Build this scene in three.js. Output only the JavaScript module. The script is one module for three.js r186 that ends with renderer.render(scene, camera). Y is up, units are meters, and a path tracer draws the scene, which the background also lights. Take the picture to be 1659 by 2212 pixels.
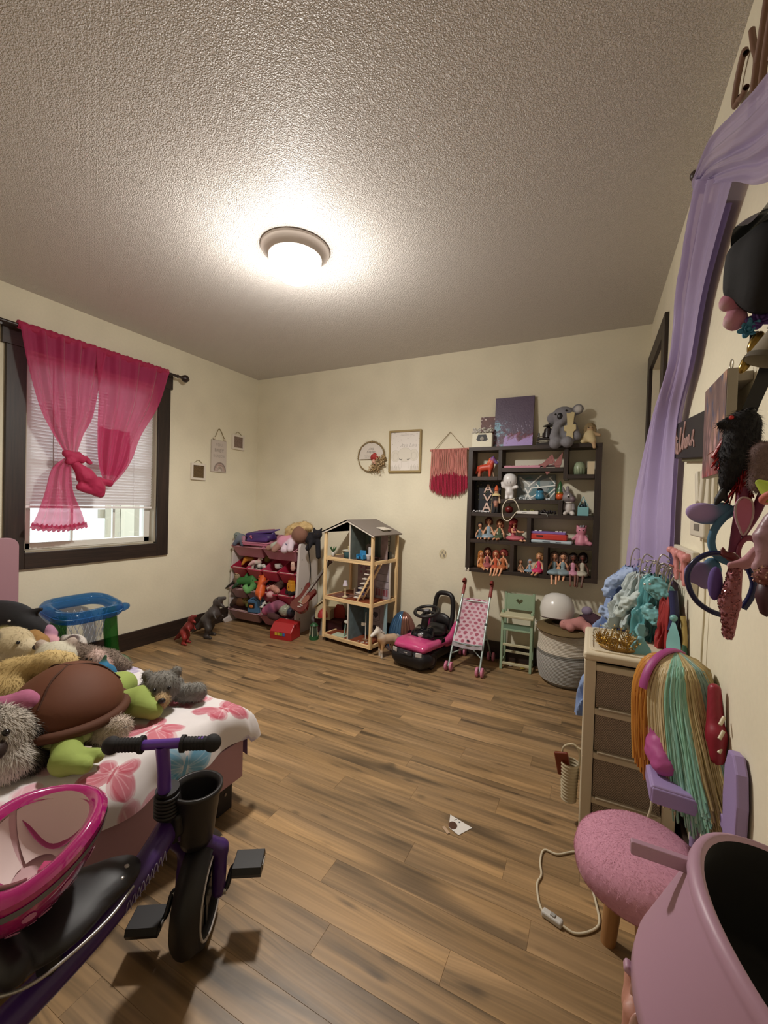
import * as THREE from 'three';
import { RoundedBoxGeometry } from 'three/addons/geometries/RoundedBoxGeometry.js';
import { mergeGeometries } from 'three/addons/utils/BufferGeometryUtils.js';

// ---------- camera, sky, lamp, exposure ----------
const scene = new THREE.Scene();
const camera = new THREE.PerspectiveCamera(101.676, 1659 / 2212, 0.03, 60);
camera.position.set(0, 1.1802, 0);
camera.rotation.set(-0.018335, 0.466581, 0.028634, 'YXZ');
scene.add(camera);
const renderer = new THREE.WebGLRenderer({ antialias: true });
renderer.toneMapping = THREE.LinearToneMapping;
renderer.toneMappingExposure = 1.08;
renderer.shadowMap.enabled = true;
scene.background = new THREE.Color().setRGB(3.2, 3.75, 4.0);   // bright overcast sky outside the window
const LAMP = [-1.375, 2.44, -1.665];                            // ceiling light: its PointLight is in its builder
const LAMP_POWER = 7.4, LAMP_GLOW = 3.0;   // downward light of the dome, and its all-round glow

const XL = -3.182, XR = 0.307, ZB = -3.311, ZF = 0.5, CE = 2.44, PI = Math.PI;

// ---------- helpers ----------
let seed = 20240611;
function rnd() { seed = (seed + 0x6D2B79F5) | 0; let t = Math.imul(seed ^ (seed >>> 15), 1 | seed); t = (t + Math.imul(t ^ (t >>> 7), 61 | t)) ^ t; return ((t ^ (t >>> 14)) >>> 0) / 4294967296; }
const rr = (a, b) => a + (b - a) * rnd();
const V = (x, y, z) => new THREE.Vector3(x, y, z);
const used = {};
function numbered(n) { const k = used[n] = (used[n] ?? -1) + 1; return k ? n + '_' + String(k).padStart(3, '0') : n; }
const mcache = {};
function mat(c, r = 0.6, o = {}) {
  const key = c + '|' + r + '|' + JSON.stringify(o, (k, v) => v && v.isTexture ? v.uuid : v);
  if (mcache[key]) return mcache[key];
  const p = { color: c, roughness: r, side: THREE.DoubleSide, ...o };
  for (const k of ['sheenColor', 'attenuationColor', 'emissive']) if (p[k] !== undefined) p[k] = new THREE.Color(p[k]);
  const phys = ['clearcoat', 'sheen', 'transmission', 'iridescence', 'thickness', 'ior'].some((k) => k in o);
  return mcache[key] = phys ? new THREE.MeshPhysicalMaterial(p) : new THREE.MeshStandardMaterial(p);
}
const vmat = (r = 0.9, o = {}) => mat('#ffffff', r, { vertexColors: true, ...o });
function flat(g) {   // non-indexed with position, normal, uv (and colour when it has one)
  const n = g.index ? g.toNonIndexed() : g;
  if (!n.attributes.normal) n.computeVertexNormals();
  if (!n.attributes.uv) n.setAttribute('uv', new THREE.BufferAttribute(new Float32Array(n.attributes.position.count * 2), 2));
  for (const k of Object.keys(n.attributes)) if (!['position', 'normal', 'uv', 'color'].includes(k)) n.deleteAttribute(k);
  return n;
}
function J(gs) {
  gs = (Array.isArray(gs) ? gs.flat(9) : [gs]);
  if (gs.length === 1) return gs[0];
  gs = gs.map(flat);
  if (gs.some((g) => g.attributes.color)) for (const g of gs) if (!g.attributes.color) paint(g, '#ffffff');
  return mergeGeometries(gs);
}
const tmpC = new THREE.Color();
function paint(g, c) { tmpC.set(c); const n = g.attributes.position.count, a = new Float32Array(n * 3); for (let i = 0; i < n; i++) tmpC.toArray(a, i * 3); g.setAttribute('color', new THREE.BufferAttribute(a, 3)); return g; }
function mesh(name, gs, m, parent) { const o = new THREE.Mesh(J(gs), m); o.name = name; o.castShadow = o.receiveShadow = true; parent.add(o); return o; }
const P = (parent, name, gs, m, label) => { const o = mesh(name, gs, m, parent); if (label) o.userData.label = label; return o; };
function T(name, label, category, pos = [0, 0, 0], ry = 0, group) {
  const o = new THREE.Group(); o.name = numbered(name); o.position.set(...pos); o.rotation.y = ry;
  o.userData = { label, category }; if (group) o.userData.group = group; scene.add(o); return o;
}
function one(name, label, category, gs, m, pos = [0, 0, 0], ry = 0, group) {
  const o = mesh(numbered(name), gs, m, scene); o.position.set(...pos); o.rotation.y = ry; o.userData = { label, category }; if (group) o.userData.group = group; return o;
}
function struct(name, gs, m) { const o = gs ? mesh(name, gs, m, scene) : new THREE.Group(); o.name = name; if (!gs) scene.add(o); o.userData.kind = 'structure'; return o; }
const mv = (g, x = 0, y = 0, z = 0, rx = 0, ry = 0, rz = 0, s = 1) => { g = g.clone(); if (s !== 1) g.scale(...(Array.isArray(s) ? s : [s, s, s])); if (rx) g.rotateX(rx); if (ry) g.rotateY(ry); if (rz) g.rotateZ(rz); return g.translate(x, y, z); };
const B = (w, h, d, x = 0, y = 0, z = 0, r = 0, n = 2) => (r ? new RoundedBoxGeometry(w, h, d, n, Math.min(r, w / 2.01, h / 2.01, d / 2.01)) : new THREE.BoxGeometry(w, h, d)).translate(x, y, z);
const box = (x0, x1, y0, y1, z0, z1, r = 0) => B(Math.abs(x1 - x0), Math.abs(y1 - y0), Math.abs(z1 - z0), (x0 + x1) / 2, (y0 + y1) / 2, (z0 + z1) / 2, r);
const C = (r1, r2, h, x = 0, y = 0, z = 0, n = 20, open = false) => new THREE.CylinderGeometry(r1, r2, h, n, 1, open).translate(x, y, z);   // r1 top
const S = (r, x = 0, y = 0, z = 0, sx = 1, sy = 1, sz = 1, n = 16) => new THREE.SphereGeometry(r, n, Math.max(6, n * 0.7 | 0)).scale(sx, sy, sz).translate(x, y, z);
function bar(a, b, r, r2 = r, n = 10) {
  a = V(...a); b = V(...b); const d = b.clone().sub(a), g = new THREE.CylinderGeometry(r2, r, d.length(), n);
  g.applyQuaternion(new THREE.Quaternion().setFromUnitVectors(V(0, 1, 0), d.normalize())); return g.translate(...a.add(b).multiplyScalar(0.5).toArray());
}
const tube = (pts, r, seg = 24, n = 8, closed = false) => new THREE.TubeGeometry(new THREE.CatmullRomCurve3(pts.map((p) => V(...p)), closed, 'centripetal'), seg, r, n, closed);
const lathe = (pts, n = 28, y = 0) => new THREE.LatheGeometry(pts.map((p) => new THREE.Vector2(p[0], p[1])), n).translate(0, y, 0);
function ext(pts, d, bev = 0, holes = []) {   // outline in XY pushed along +Z
  const s = new THREE.Shape(pts.map((p) => new THREE.Vector2(p[0], p[1]))); for (const h of holes) s.holes.push(new THREE.Path(h.map((p) => new THREE.Vector2(p[0], p[1]))));
  return new THREE.ExtrudeGeometry(s, { depth: d, bevelEnabled: bev > 0, bevelThickness: bev, bevelSize: bev, bevelSegments: 2, curveSegments: 8 });
}
const circ = (r, n = 20, x = 0, y = 0, sy = 1) => Array.from({ length: n }, (_, i) => [x + r * Math.cos(i / n * 2 * PI), y + r * sy * Math.sin(i / n * 2 * PI)]);
const rrect = (w, h, r, n = 4) => { const o = []; for (const [cx, cy, a] of [[w / 2 - r, h / 2 - r, 0], [-w / 2 + r, h / 2 - r, PI / 2], [-w / 2 + r, -h / 2 + r, PI], [w / 2 - r, -h / 2 + r, 1.5 * PI]]) for (let i = 0; i <= n; i++) o.push([cx + r * Math.cos(a + i / n * PI / 2), cy + r * Math.sin(a + i / n * PI / 2)]); return o; };
// sheet through a grid of points, with folds: f(u, v) -> [x, y, z]
function sheet(f, nu, nv) {
  const pos = [], uv = [], idx = [];
  for (let j = 0; j <= nv; j++) for (let i = 0; i <= nu; i++) { pos.push(...f(i / nu, j / nv)); uv.push(i / nu, j / nv); }
  for (let j = 0; j < nv; j++) for (let i = 0; i < nu; i++) { const a = j * (nu + 1) + i, b = a + 1, c = a + nu + 1, d = c + 1; idx.push(a, c, b, b, c, d); }
  const g = new THREE.BufferGeometry(); g.setAttribute('position', new THREE.Float32BufferAttribute(pos, 3)); g.setAttribute('uv', new THREE.Float32BufferAttribute(uv, 2)); g.setIndex(idx); g.computeVertexNormals(); return g;
}
const lerp = (a, b, t) => a + (b - a) * t;
function track(rows, t) { const n = rows.length - 1, k = Math.min(n - 1, Math.floor(t * n)), f = t * n - k, s = f; return rows[k].map((v, i) => { const p0 = rows[Math.max(0, k - 1)][i], p1 = v, p2 = rows[k + 1][i], p3 = rows[Math.min(n, k + 2)][i]; return 0.5 * (2 * p1 + (p2 - p0) * s + (2 * p0 - 5 * p1 + 4 * p2 - p3) * s * s + (3 * p1 - p0 - 3 * p2 + p3) * s * s * s); }); }
// value noise
const NP = (() => { const p = []; let s = 7; for (let i = 0; i < 512; i++) { s = (s * 16807) % 2147483647; p.push(s / 2147483647); } return p; })();
const h3 = (x, y, z) => NP[(x * 73 + y * 157 + z * 311) & 511];
function noise(x, y, z = 0) {
  const X = Math.floor(x), Y = Math.floor(y), Z = Math.floor(z), f = (t) => t * t * (3 - 2 * t), u = f(x - X), v = f(y - Y), w = f(z - Z);
  const l = (k) => lerp(lerp(h3(X, Y, Z + k), h3(X + 1, Y, Z + k), u), lerp(h3(X, Y + 1, Z + k), h3(X + 1, Y + 1, Z + k), u), v);
  return lerp(l(0), l(1), w);
}
function fbm(x, y, z = 0, o = 4) { let s = 0, a = 0.5; for (let i = 0; i < o; i++) { s += a * noise(x, y, z); x *= 2.03; y *= 2.03; z *= 2.03; a *= 0.5; } return s; }
// wrapped noise for tiling textures, period p cells over the unit square
function wnoise(u, v, p, q = p, k = 0) { const x = u * p, y = v * q, X = Math.floor(x), Y = Math.floor(y), f = (t) => t * t * (3 - 2 * t), a = f(x - X), b = f(y - Y), g = (i, j) => h3(((X + i) % p + p) % p, ((Y + j) % q + q) % q, k); return lerp(lerp(g(0, 0), g(1, 0), a), lerp(g(0, 1), g(1, 1), a), b); }
function tex(w, h, fn, srgb = true, rep) {
  const d = new Uint8Array(w * h * 4);
  for (let y = 0; y < h; y++) for (let x = 0; x < w; x++) { const c = fn(x / w, y / h), i = (y * w + x) * 4; if (typeof c === 'number') d[i] = d[i + 1] = d[i + 2] = Math.max(0, Math.min(255, c * 255)); else for (let k = 0; k < 3; k++) d[i + k] = Math.max(0, Math.min(255, c[k] * 255)); d[i + 3] = 255; }
  const t = new THREE.DataTexture(d, w, h, THREE.RGBAFormat); t.wrapS = t.wrapT = THREE.RepeatWrapping; t.magFilter = THREE.LinearFilter; t.minFilter = THREE.LinearMipmapLinearFilter; t.generateMipmaps = true;
  if (srgb) t.colorSpace = THREE.SRGBColorSpace; if (rep) t.repeat.set(rep[0], rep[1]); t.needsUpdate = true; return t;
}
function canvasTex(w, h, draw) { const c = document.createElement('canvas'); c.width = w; c.height = h; draw(c.getContext('2d'), w, h); const t = new THREE.CanvasTexture(c); t.colorSpace = THREE.SRGBColorSpace; return t; }
// uv in metres by the dominant face direction
function boxUV(g, s = 1, ox = 0, oy = 0) {
  g = flat(g); const p = g.attributes.position, n = g.attributes.normal, uv = g.attributes.uv;
  for (let i = 0; i < p.count; i++) { const ax = Math.abs(n.getX(i)), ay = Math.abs(n.getY(i)), az = Math.abs(n.getZ(i)); if (ay >= ax && ay >= az) uv.setXY(i, p.getX(i) * s + ox, p.getZ(i) * s + oy); else if (ax >= az) uv.setXY(i, p.getZ(i) * s + ox, p.getY(i) * s + oy); else uv.setXY(i, p.getX(i) * s + ox, p.getY(i) * s + oy); }
  return g;
}
// ---------- soft bodies: smooth union of tapered capsules / ellipsoids, meshed by surface nets ----------
// prims: [x,y,z,r,col] ball | [x,y,z,r, x2,y2,z2,r2, col] tapered capsule | {e:[x,y,z,rx,ry,rz], c, rot:[rx,ry,rz]}
function blob(prims, { cell = 0.008, k = 0.012, lump = 0, blend = 0.003 } = {}) {
  const Q = prims.map((p) => {
    if (Array.isArray(p)) return p.length <= 5 ? { a: p.slice(0, 3), b: p.slice(0, 3), ra: p[3], rb: p[3], c: p[4] } : { a: p.slice(0, 3), b: p.slice(4, 7), ra: p[3], rb: p[7], c: p[8] };
    const q = new THREE.Quaternion().setFromEuler(new THREE.Euler(...(p.rot || [0, 0, 0]))).invert(); return { e: p.e, q, c: p.c };
  });
  const lo = [1e9, 1e9, 1e9], hi = [-1e9, -1e9, -1e9];
  for (const q of Q) for (let i = 0; i < 3; i++) { if (q.e) { const m = Math.max(q.e[3], q.e[4], q.e[5]); lo[i] = Math.min(lo[i], q.e[i] - m); hi[i] = Math.max(hi[i], q.e[i] + m); } else { lo[i] = Math.min(lo[i], q.a[i] - q.ra, q.b[i] - q.rb); hi[i] = Math.max(hi[i], q.a[i] + q.ra, q.b[i] + q.rb); } }
  const pad = 2.5 * cell + k; let vol = 1; for (let i = 0; i < 3; i++) { lo[i] -= pad; hi[i] += pad; vol *= hi[i] - lo[i]; }
  cell = Math.max(cell, Math.cbrt(vol / 450000));
  const n = [0, 1, 2].map((i) => Math.ceil((hi[i] - lo[i]) / cell) + 1), [nx, ny, nz] = n, tv = V(0, 0, 0);
  const dist = (q, x, y, z) => {
    if (q.e) { tv.set(x - q.e[0], y - q.e[1], z - q.e[2]).applyQuaternion(q.q); const ux = tv.x / q.e[3], uy = tv.y / q.e[4], uz = tv.z / q.e[5], k0 = Math.hypot(ux, uy, uz), k1 = Math.hypot(ux / q.e[3], uy / q.e[4], uz / q.e[5]); return k1 < 1e-9 ? -Math.min(q.e[3], q.e[4], q.e[5]) : k0 * (k0 - 1) / k1; }
    const bx = q.b[0] - q.a[0], by = q.b[1] - q.a[1], bz = q.b[2] - q.a[2], px = x - q.a[0], py = y - q.a[1], pz = z - q.a[2], L = bx * bx + by * by + bz * bz, t = L ? Math.max(0, Math.min(1, (px * bx + py * by + pz * bz) / L)) : 0;
    return Math.hypot(px - bx * t, py - by * t, pz - bz * t) - (q.ra + (q.rb - q.ra) * t);
  };
  const F = new Float32Array(nx * ny * nz);
  for (let z = 0, i = 0; z < nz; z++) for (let y = 0; y < ny; y++) for (let x = 0; x < nx; x++, i++) {
    const X = lo[0] + x * cell, Y = lo[1] + y * cell, Z = lo[2] + z * cell; let d = 1e3;
    for (const q of Q) { const e = dist(q, X, Y, Z), h = Math.max(k - Math.abs(d - e), 0) / k; d = Math.min(d, e) - h * h * k * 0.25; }
    F[i] = d + (lump && Math.abs(d) < 4 * cell ? (fbm(X / lump[0] + 9, Y / lump[0] + 9, Z / lump[0] + 9, 2) - 0.4) * lump[1] : 0);
  }
  const vid = new Int32Array(nx * ny * nz).fill(-1), pos = [], col = [], idx = [], sx = 1, sy = nx, sz = nx * ny, hasC = Q.some((q) => q.c);
  const ca = Q.map((q) => new THREE.Color(q.c || '#fff'));
  const corners = [0, sx, sy, sx + sy, sz, sx + sz, sy + sz, sx + sy + sz], edges = [[0, 1], [2, 3], [4, 5], [6, 7], [0, 2], [1, 3], [4, 6], [5, 7], [0, 4], [1, 5], [2, 6], [3, 7]];
  for (let z = 0; z < nz - 1; z++) for (let y = 0; y < ny - 1; y++) for (let x = 0; x < nx - 1; x++) {
    const b = x + y * sy + z * sz; let m = 0; for (let c = 0; c < 8; c++) if (F[b + corners[c]] < 0) m |= 1 << c;
    if (m === 0 || m === 255) continue;
    let X = 0, Y = 0, Z = 0, c = 0;
    for (const [p, q] of edges) { if (((m >> p) & 1) === ((m >> q) & 1)) continue; const a = F[b + corners[p]], e = F[b + corners[q]], t = a / (a - e); X += lerp(p & 1, q & 1, t); Y += lerp((p >> 1) & 1, (q >> 1) & 1, t); Z += lerp(p >> 2, q >> 2, t); c++; }
    const wx = lo[0] + (x + X / c) * cell, wy = lo[1] + (y + Y / c) * cell, wz = lo[2] + (z + Z / c) * cell;
    vid[b] = pos.length / 3; pos.push(wx, wy, wz);
    if (hasC) { const ds = Q.map((q) => dist(q, wx, wy, wz)), mn = Math.min(...ds); let w = 0, r = 0, g = 0, bl = 0; ds.forEach((d, i) => { const e = Math.exp(-(d - mn) / blend); w += e; r += ca[i].r * e; g += ca[i].g * e; bl += ca[i].b * e; }); col.push(r / w, g / w, bl / w); }
  }
  for (let z = 1; z < nz - 1; z++) for (let y = 1; y < ny - 1; y++) for (let x = 1; x < nx - 1; x++) {
    const b = x + y * sy + z * sz, s = F[b] < 0;
    const quad = (o, u, v) => { if (s === (F[b + o] < 0)) return; const A = vid[b], Bq = vid[b - u], Cq = vid[b - u - v], D = vid[b - v]; if (A < 0 || Bq < 0 || Cq < 0 || D < 0) return; if (s) idx.push(A, Bq, Cq, A, Cq, D); else idx.push(A, Cq, Bq, A, D, Cq); };
    quad(sx, sy, sz); quad(sy, sz, sx); quad(sz, sx, sy);
  }
  const g = new THREE.BufferGeometry(); g.setAttribute('position', new THREE.Float32BufferAttribute(pos, 3)); g.setIndex(idx); g.computeVertexNormals();
  const uv = new Float32Array(pos.length / 3 * 2); for (let i = 0; i < uv.length / 2; i++) { uv[i * 2] = pos[i * 3] + pos[i * 3 + 2] * 0.73; uv[i * 2 + 1] = pos[i * 3 + 1] + pos[i * 3 + 2] * 0.37; } g.setAttribute('uv', new THREE.BufferAttribute(uv, 2));
  if (hasC) g.setAttribute('color', new THREE.Float32BufferAttribute(col, 3)); return g;
}
// tufts of pile standing on a surface: thin blades with the colour under them
function pile(g, n, len, wid, { down = 0.3, jit = 0.5, lift = 0.55, col, lo = 0.75, hi = 1.15, where } = {}) {
  const p = g.attributes.position, nn = g.attributes.normal, cc = g.attributes.color, ix = g.index, tri = ix ? ix.count / 3 : p.count / 3, A = V(0, 0, 0), Bv = V(0, 0, 0), Cv = V(0, 0, 0), N = V(0, 0, 0), area = [], get = (t, k) => ix ? ix.getX(t * 3 + k) : t * 3 + k; let tot = 0;
  for (let t = 0; t < tri; t++) { A.fromBufferAttribute(p, get(t, 0)); Bv.fromBufferAttribute(p, get(t, 1)); Cv.fromBufferAttribute(p, get(t, 2)); tot += Bv.sub(A).cross(Cv.sub(A)).length(); area.push(tot); }
  const pos = [], col_ = [], nor = [], c0 = new THREE.Color(col || '#fff'), D = V(0, 0, 0), W = V(0, 0, 0);
  for (let i = 0; i < n; i++) {
    const q = rnd() * tot; let a = 0, b = tri - 1; while (a < b) { const m = (a + b) >> 1; if (area[m] < q) a = m + 1; else b = m; }
    const i0 = get(a, 0), i1 = get(a, 1), i2 = get(a, 2); let u = rnd(), v = rnd(); if (u + v > 1) { u = 1 - u; v = 1 - v; }
    const w = 1 - u - v; A.fromBufferAttribute(p, i0).multiplyScalar(w).addScaledVector(Bv.fromBufferAttribute(p, i1), u).addScaledVector(Cv.fromBufferAttribute(p, i2), v);
    if (where && !where(A.x, A.y, A.z)) continue;
    N.fromBufferAttribute(nn, i0).normalize(); D.set(rr(-jit, jit), rr(-jit, jit) - down - 0.25, rr(-jit, jit)); D.addScaledVector(N, -D.dot(N)); if (D.lengthSq() < 1e-6) D.set(N.y, N.z, N.x); D.normalize().addScaledVector(N, lift).normalize(); W.copy(D).cross(N).normalize().multiplyScalar(wid / 2);
    const L = len * rr(0.6, 1.2), s = rr(lo, hi); A.addScaledVector(N, -0.002);
    pos.push(A.x - W.x, A.y - W.y, A.z - W.z, A.x + W.x, A.y + W.y, A.z + W.z, A.x + D.x * L, A.y + D.y * L, A.z + D.z * L);
    const r = cc ? cc.getX(i0) : c0.r, gg = cc ? cc.getY(i0) : c0.g, bb = cc ? cc.getZ(i0) : c0.b; for (let k = 0; k < 3; k++) { col_.push(r * s, gg * s, bb * s); nor.push(N.x, N.y, N.z); }
  }
  const o = new THREE.BufferGeometry(); o.setAttribute('position', new THREE.Float32BufferAttribute(pos, 3)); o.setAttribute('normal', new THREE.Float32BufferAttribute(nor, 3)); o.setAttribute('color', new THREE.Float32BufferAttribute(col_, 3)); return o;
}
function fur(parent, g, n, len, wid, o = {}) { const m = P(parent, o.name || 'fur', pile(g, n, len, wid, o), vmat(0.95)); m.userData.kind = 'stuff'; return m; }
// ---------- procedural surfaces ----------
const bumpPeel = tex(256, 256, (u, v) => 0.5 * wnoise(u, v, 48) + 0.35 * wnoise(u, v, 96, 96, 3) + 0.15 * wnoise(u, v, 128, 128, 5), false);
const bumpCeil = tex(1024, 1024, (u, v) => { const a = wnoise(u, v, 110, 110, 1), b = wnoise(u, v, 190, 190, 2), c = wnoise(u, v, 60, 60, 4); const s = 0.5 * a + 0.3 * b + 0.2 * c; return Math.max(0, Math.min(1, (s - 0.42) * 4)); }, false);
const wallTone = tex(256, 256, (u, v) => { const t = 0.97 + 0.03 * wnoise(u, v, 8) + 0.015 * (wnoise(u, v, 128) - 0.5); return [0.895 * t, 0.865 * t, 0.77 * t]; });
const mWall = mat('#ffffff', 0.75, { map: wallTone, bumpMap: bumpPeel, bumpScale: 0.0006 });
const mCeil = mat('#dad4cf', 0.36, { bumpMap: bumpCeil, bumpScale: 0.003 });
const darkWood = tex(512, 256, (u, v) => { const g = wnoise(u, v, 6, 64) * 0.5 + wnoise(u, v, 20, 128, 2) * 0.3 + wnoise(u, v, 4, 4, 3) * 0.4; const t = 0.55 + 0.75 * g; return [0.17 * t, 0.122 * t, 0.097 * t]; });
const mDark = mat('#ffffff', 0.5, { map: darkWood });
const woodUV = (g, along = 'x', s = 1) => { g = flat(g); const p = g.attributes.position, uv = g.attributes.uv, o = rnd() * 9; for (let i = 0; i < p.count; i++) { const x = p.getX(i), y = p.getY(i), z = p.getZ(i); if (along === 'x') uv.setXY(i, x * s + o, (y + z) * 2 * s + o); else if (along === 'y') uv.setXY(i, y * s + o, (x + z) * 2 * s + o); else uv.setXY(i, z * s + o, (x + y) * 2 * s + o); } return g; };
const palePlank = (a, b, c) => tex(512, 256, (u, v) => { const g = wnoise(u, v, 5, 48) * 0.5 + wnoise(u, v, 16, 128, 2) * 0.3 + wnoise(u, v, 3, 6, 3) * 0.35, t = 0.72 + 0.45 * g; return [a * t, b * t, c * t]; });
const mPine = mat('#ffffff', 0.55, { map: palePlank(0.93, 0.8, 0.6) });

// ---------- room shell ----------
{
  const wt = 0.12;
  const floor = struct('floor', box(XL - wt, XR + wt, -0.1, -0.006, ZB - wt, ZF + wt), mat('#3a2c1c', 0.9));
  // vinyl planks, each its own mesh; grain textures shared, uv shifted per variant
  const grain = (br, sd) => tex(1024, 512, (u, v) => {
    const wob = 0.06 * (wnoise(u, v, 4, 8, sd) - 0.5), vv = v + wob, fine = wnoise(u, vv, 10, 220, sd + 1), mid = wnoise(u, vv, 6, 64, sd + 2), big = wnoise(u, vv, 3, 14, sd + 3), blot = wnoise(u, vv, 5, 22, sd + 4);
    const knot = Math.pow(Math.max(0, wnoise(u, vv, 14, 30, sd + 5) - 0.78) * 4.5, 2), streak = Math.pow(Math.max(0, blot - 0.6) * 2.5, 1.3);
    let t = 0.76 + 0.14 * fine + 0.2 * mid + 0.3 * (big - 0.4); t *= 1 - 0.4 * streak - 0.35 * Math.min(1, knot);
    const gr = 0.5 * wnoise(u, vv, 4, 10, sd + 6); return [br * 0.65 * t, br * (0.52 + 0.02 * gr) * t, br * (0.355 + 0.06 * gr) * t];
  });
  const planksM = [grain(0.9, 11), grain(0.94, 41), grain(0.85, 71)].map((t) => mat('#ffffff', 0.4, { map: t, bumpMap: bumpPeel, bumpScale: 0.0002 }));
  const pw = 0.0935, pl = 0.92, gap = 0.0004, geos = [];
  const plank = (len, du, dv) => { const g = flat(new RoundedBoxGeometry(len - gap, 0.006, pw - gap, 1, 0.0005)), p = g.attributes.position, uv = g.attributes.uv; for (let i = 0; i < p.count; i++) uv.setXY(i, p.getX(i) / 1.5 + du, p.getZ(i) / 0.75 + dv); return g; };
  for (let k = 0; k < 14; k++) geos.push(plank(pl, rnd(), rnd()));
  let row = 0;
  for (let z = ZB; z < ZF; z += pw, row++) {
    let x = XL - [0.1, 0.62, 0.3, 0.8, 0.2, 0.5, 0.72][row % 7];
    for (; x < XR; x += pl) {
      const a = Math.max(x, XL), b = Math.min(x + pl, XR); if (b - a < 0.02) continue;
      const full = b - a > pl - 1e-4, o = mesh('plank', full ? geos[Math.floor(rnd() * geos.length)] : plank(b - a, rnd(), rnd()), planksM[Math.floor(rnd() * 3)], floor); o.position.set((a + b) / 2, -0.003, z + pw / 2);
    }
  }
  const wallUV = (g) => boxUV(g, 1.0);
  struct('ceiling', boxUV(box(XL - wt, XR + wt, CE, CE + 0.12, ZB - wt, ZF + wt), 2.9), mCeil);
  struct('wall_back', wallUV(box(XL - wt, XR + wt, 0, CE, ZB - wt, ZB)), mWall);
  struct('wall_front', wallUV(box(XL - wt, XR + wt, 0, CE, ZF, ZF + wt)), mWall);
  const W = { z0: -2.19, z1: -1.312, y0: 0.812, y1: 2.07 };
  struct('wall_left', [box(XL - wt, XL, 0, W.y0, ZB, ZF), box(XL - wt, XL, W.y1, CE, ZB, ZF), box(XL - wt, XL, W.y0, W.y1, ZB, W.z0), box(XL - wt, XL, W.y0, W.y1, W.z1, ZF)].map(wallUV), mWall);
  const D = { z0: -3.19, z1: -2.64, y1: 2.1 };
  struct('wall_right', [box(XR, XR + wt, D.y1, CE, ZB, ZF), box(XR, XR + wt, 0, D.y1, ZB, D.z0), box(XR, XR + wt, 0, D.y1, D.z1, ZF)].map(wallUV), mWall);
  // dark baseboards with a rounded top edge
  const bh = 0.135, bt = 0.016;
  struct('baseboard_left', woodUV(box(XL, XL + bt, 0, bh, ZB, ZF, 0.004), 'z'), mDark);
  struct('baseboard_back', woodUV(box(XL + bt, XR - bt, 0, bh, ZB, ZB + bt, 0.004), 'x'), mDark);
  struct('baseboard_right', [woodUV(box(XR - bt, XR, 0, bh, D.z1 + 0.1, ZF, 0.004), 'z')], mDark);
  struct('baseboard_front', woodUV(box(XL + bt, XR - bt, 0, bh, ZF - bt, ZF, 0.004), 'x'), mDark);
  // door in the right wall: dark casing, pale panel
  const door = struct('door_1');
  P(door, 'panel', [box(XR + 0.05, XR + 0.085, 0, D.y1, D.z0, D.z1, 0.004), box(XR + 0.043, XR + 0.06, 1.15, 1.95, D.z0 + 0.1, D.z1 - 0.1, 0.006), box(XR + 0.043, XR + 0.06, 0.15, 1.0, D.z0 + 0.1, D.z1 - 0.1, 0.006)], mat('#cfc8c4', 0.5));
  for (const [z0, z1, y0, y1] of [[D.z0 - 0.1, D.z0, 0, D.y1 + 0.1], [D.z1, D.z1 + 0.1, 0, D.y1 + 0.1], [D.z0, D.z1, D.y1, D.y1 + 0.1]]) P(door, 'casing_board', woodUV(box(XR - 0.02, XR, y0, y1, z0, z1, 0.003), y1 - y0 > 0.5 ? 'y' : 'z'), mDark);
  P(door, 'knob', [S(0.026, XR - 0.0, 0.95, D.z1 - 0.06), bar([XR, 0.95, D.z1 - 0.06], [XR + 0.06, 0.95, D.z1 - 0.06], 0.012)], mat('#6b5a40', 0.3, { metalness: 0.9 }));

  // ---------- window ----------
  const win = struct('window_1');
  const tw = 0.102;
  for (const [z0, z1, y0, y1, al] of [[W.z0 - tw, W.z0, W.y0 - tw, W.y1 + 0.01, 'y'], [W.z1, W.z1 + tw, W.y0 - tw, W.y1 + 0.01, 'y'], [W.z0, W.z1, W.y0 - tw, W.y0, 'z'], [W.z0 - tw - 0.02, W.z1 + tw + 0.02, W.y1 + 0.01, W.y1 + 0.14, 'z']])
    P(win, 'casing_board', woodUV(box(XL, XL + 0.022, y0, y1, z0, z1, 0.003), al), mDark);
  P(win, 'jamb', [box(XL - wt, XL, W.y0, W.y0 + 0.012, W.z0, W.z1), box(XL - wt, XL, W.y1 - 0.012, W.y1, W.z0, W.z1), box(XL - wt, XL, W.y0, W.y1, W.z0, W.z0 + 0.012), box(XL - wt, XL, W.y0, W.y1, W.z1 - 0.012, W.z1)], mat('#a59a86', 0.6));
  const fr = mat('#d8d6cf', 0.45), fx = XL - 0.085;
  P(win, 'frame', [box(fx - 0.03, fx + 0.03, W.y0 + 0.012, W.y0 + 0.055, W.z0 + 0.012, W.z1 - 0.012, 0.004), box(fx - 0.03, fx + 0.03, W.y1 - 0.05, W.y1 - 0.012, W.z0 + 0.012, W.z1 - 0.012, 0.004), box(fx - 0.03, fx + 0.03, W.y0 + 0.012, W.y1 - 0.012, W.z0 + 0.012, W.z0 + 0.06, 0.004), box(fx - 0.03, fx + 0.03, W.y0 + 0.012, W.y1 - 0.012, W.z1 - 0.06, W.z1 - 0.012, 0.004)], fr);
  P(win, 'meeting_rail', box(fx - 0.025, fx + 0.03, 1.37, 1.41, W.z0 + 0.05, W.z1 - 0.05, 0.004), fr);
  for (const z of [-1.62, -1.905]) P(win, 'muntin', box(fx - 0.008, fx + 0.012, W.y0 + 0.05, W.y1 - 0.05, z - 0.008, z + 0.008), fr);
  const glass = mat('#ffffff', 0.02, { transmission: 1, thickness: 0, ior: 1.45 });
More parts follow.
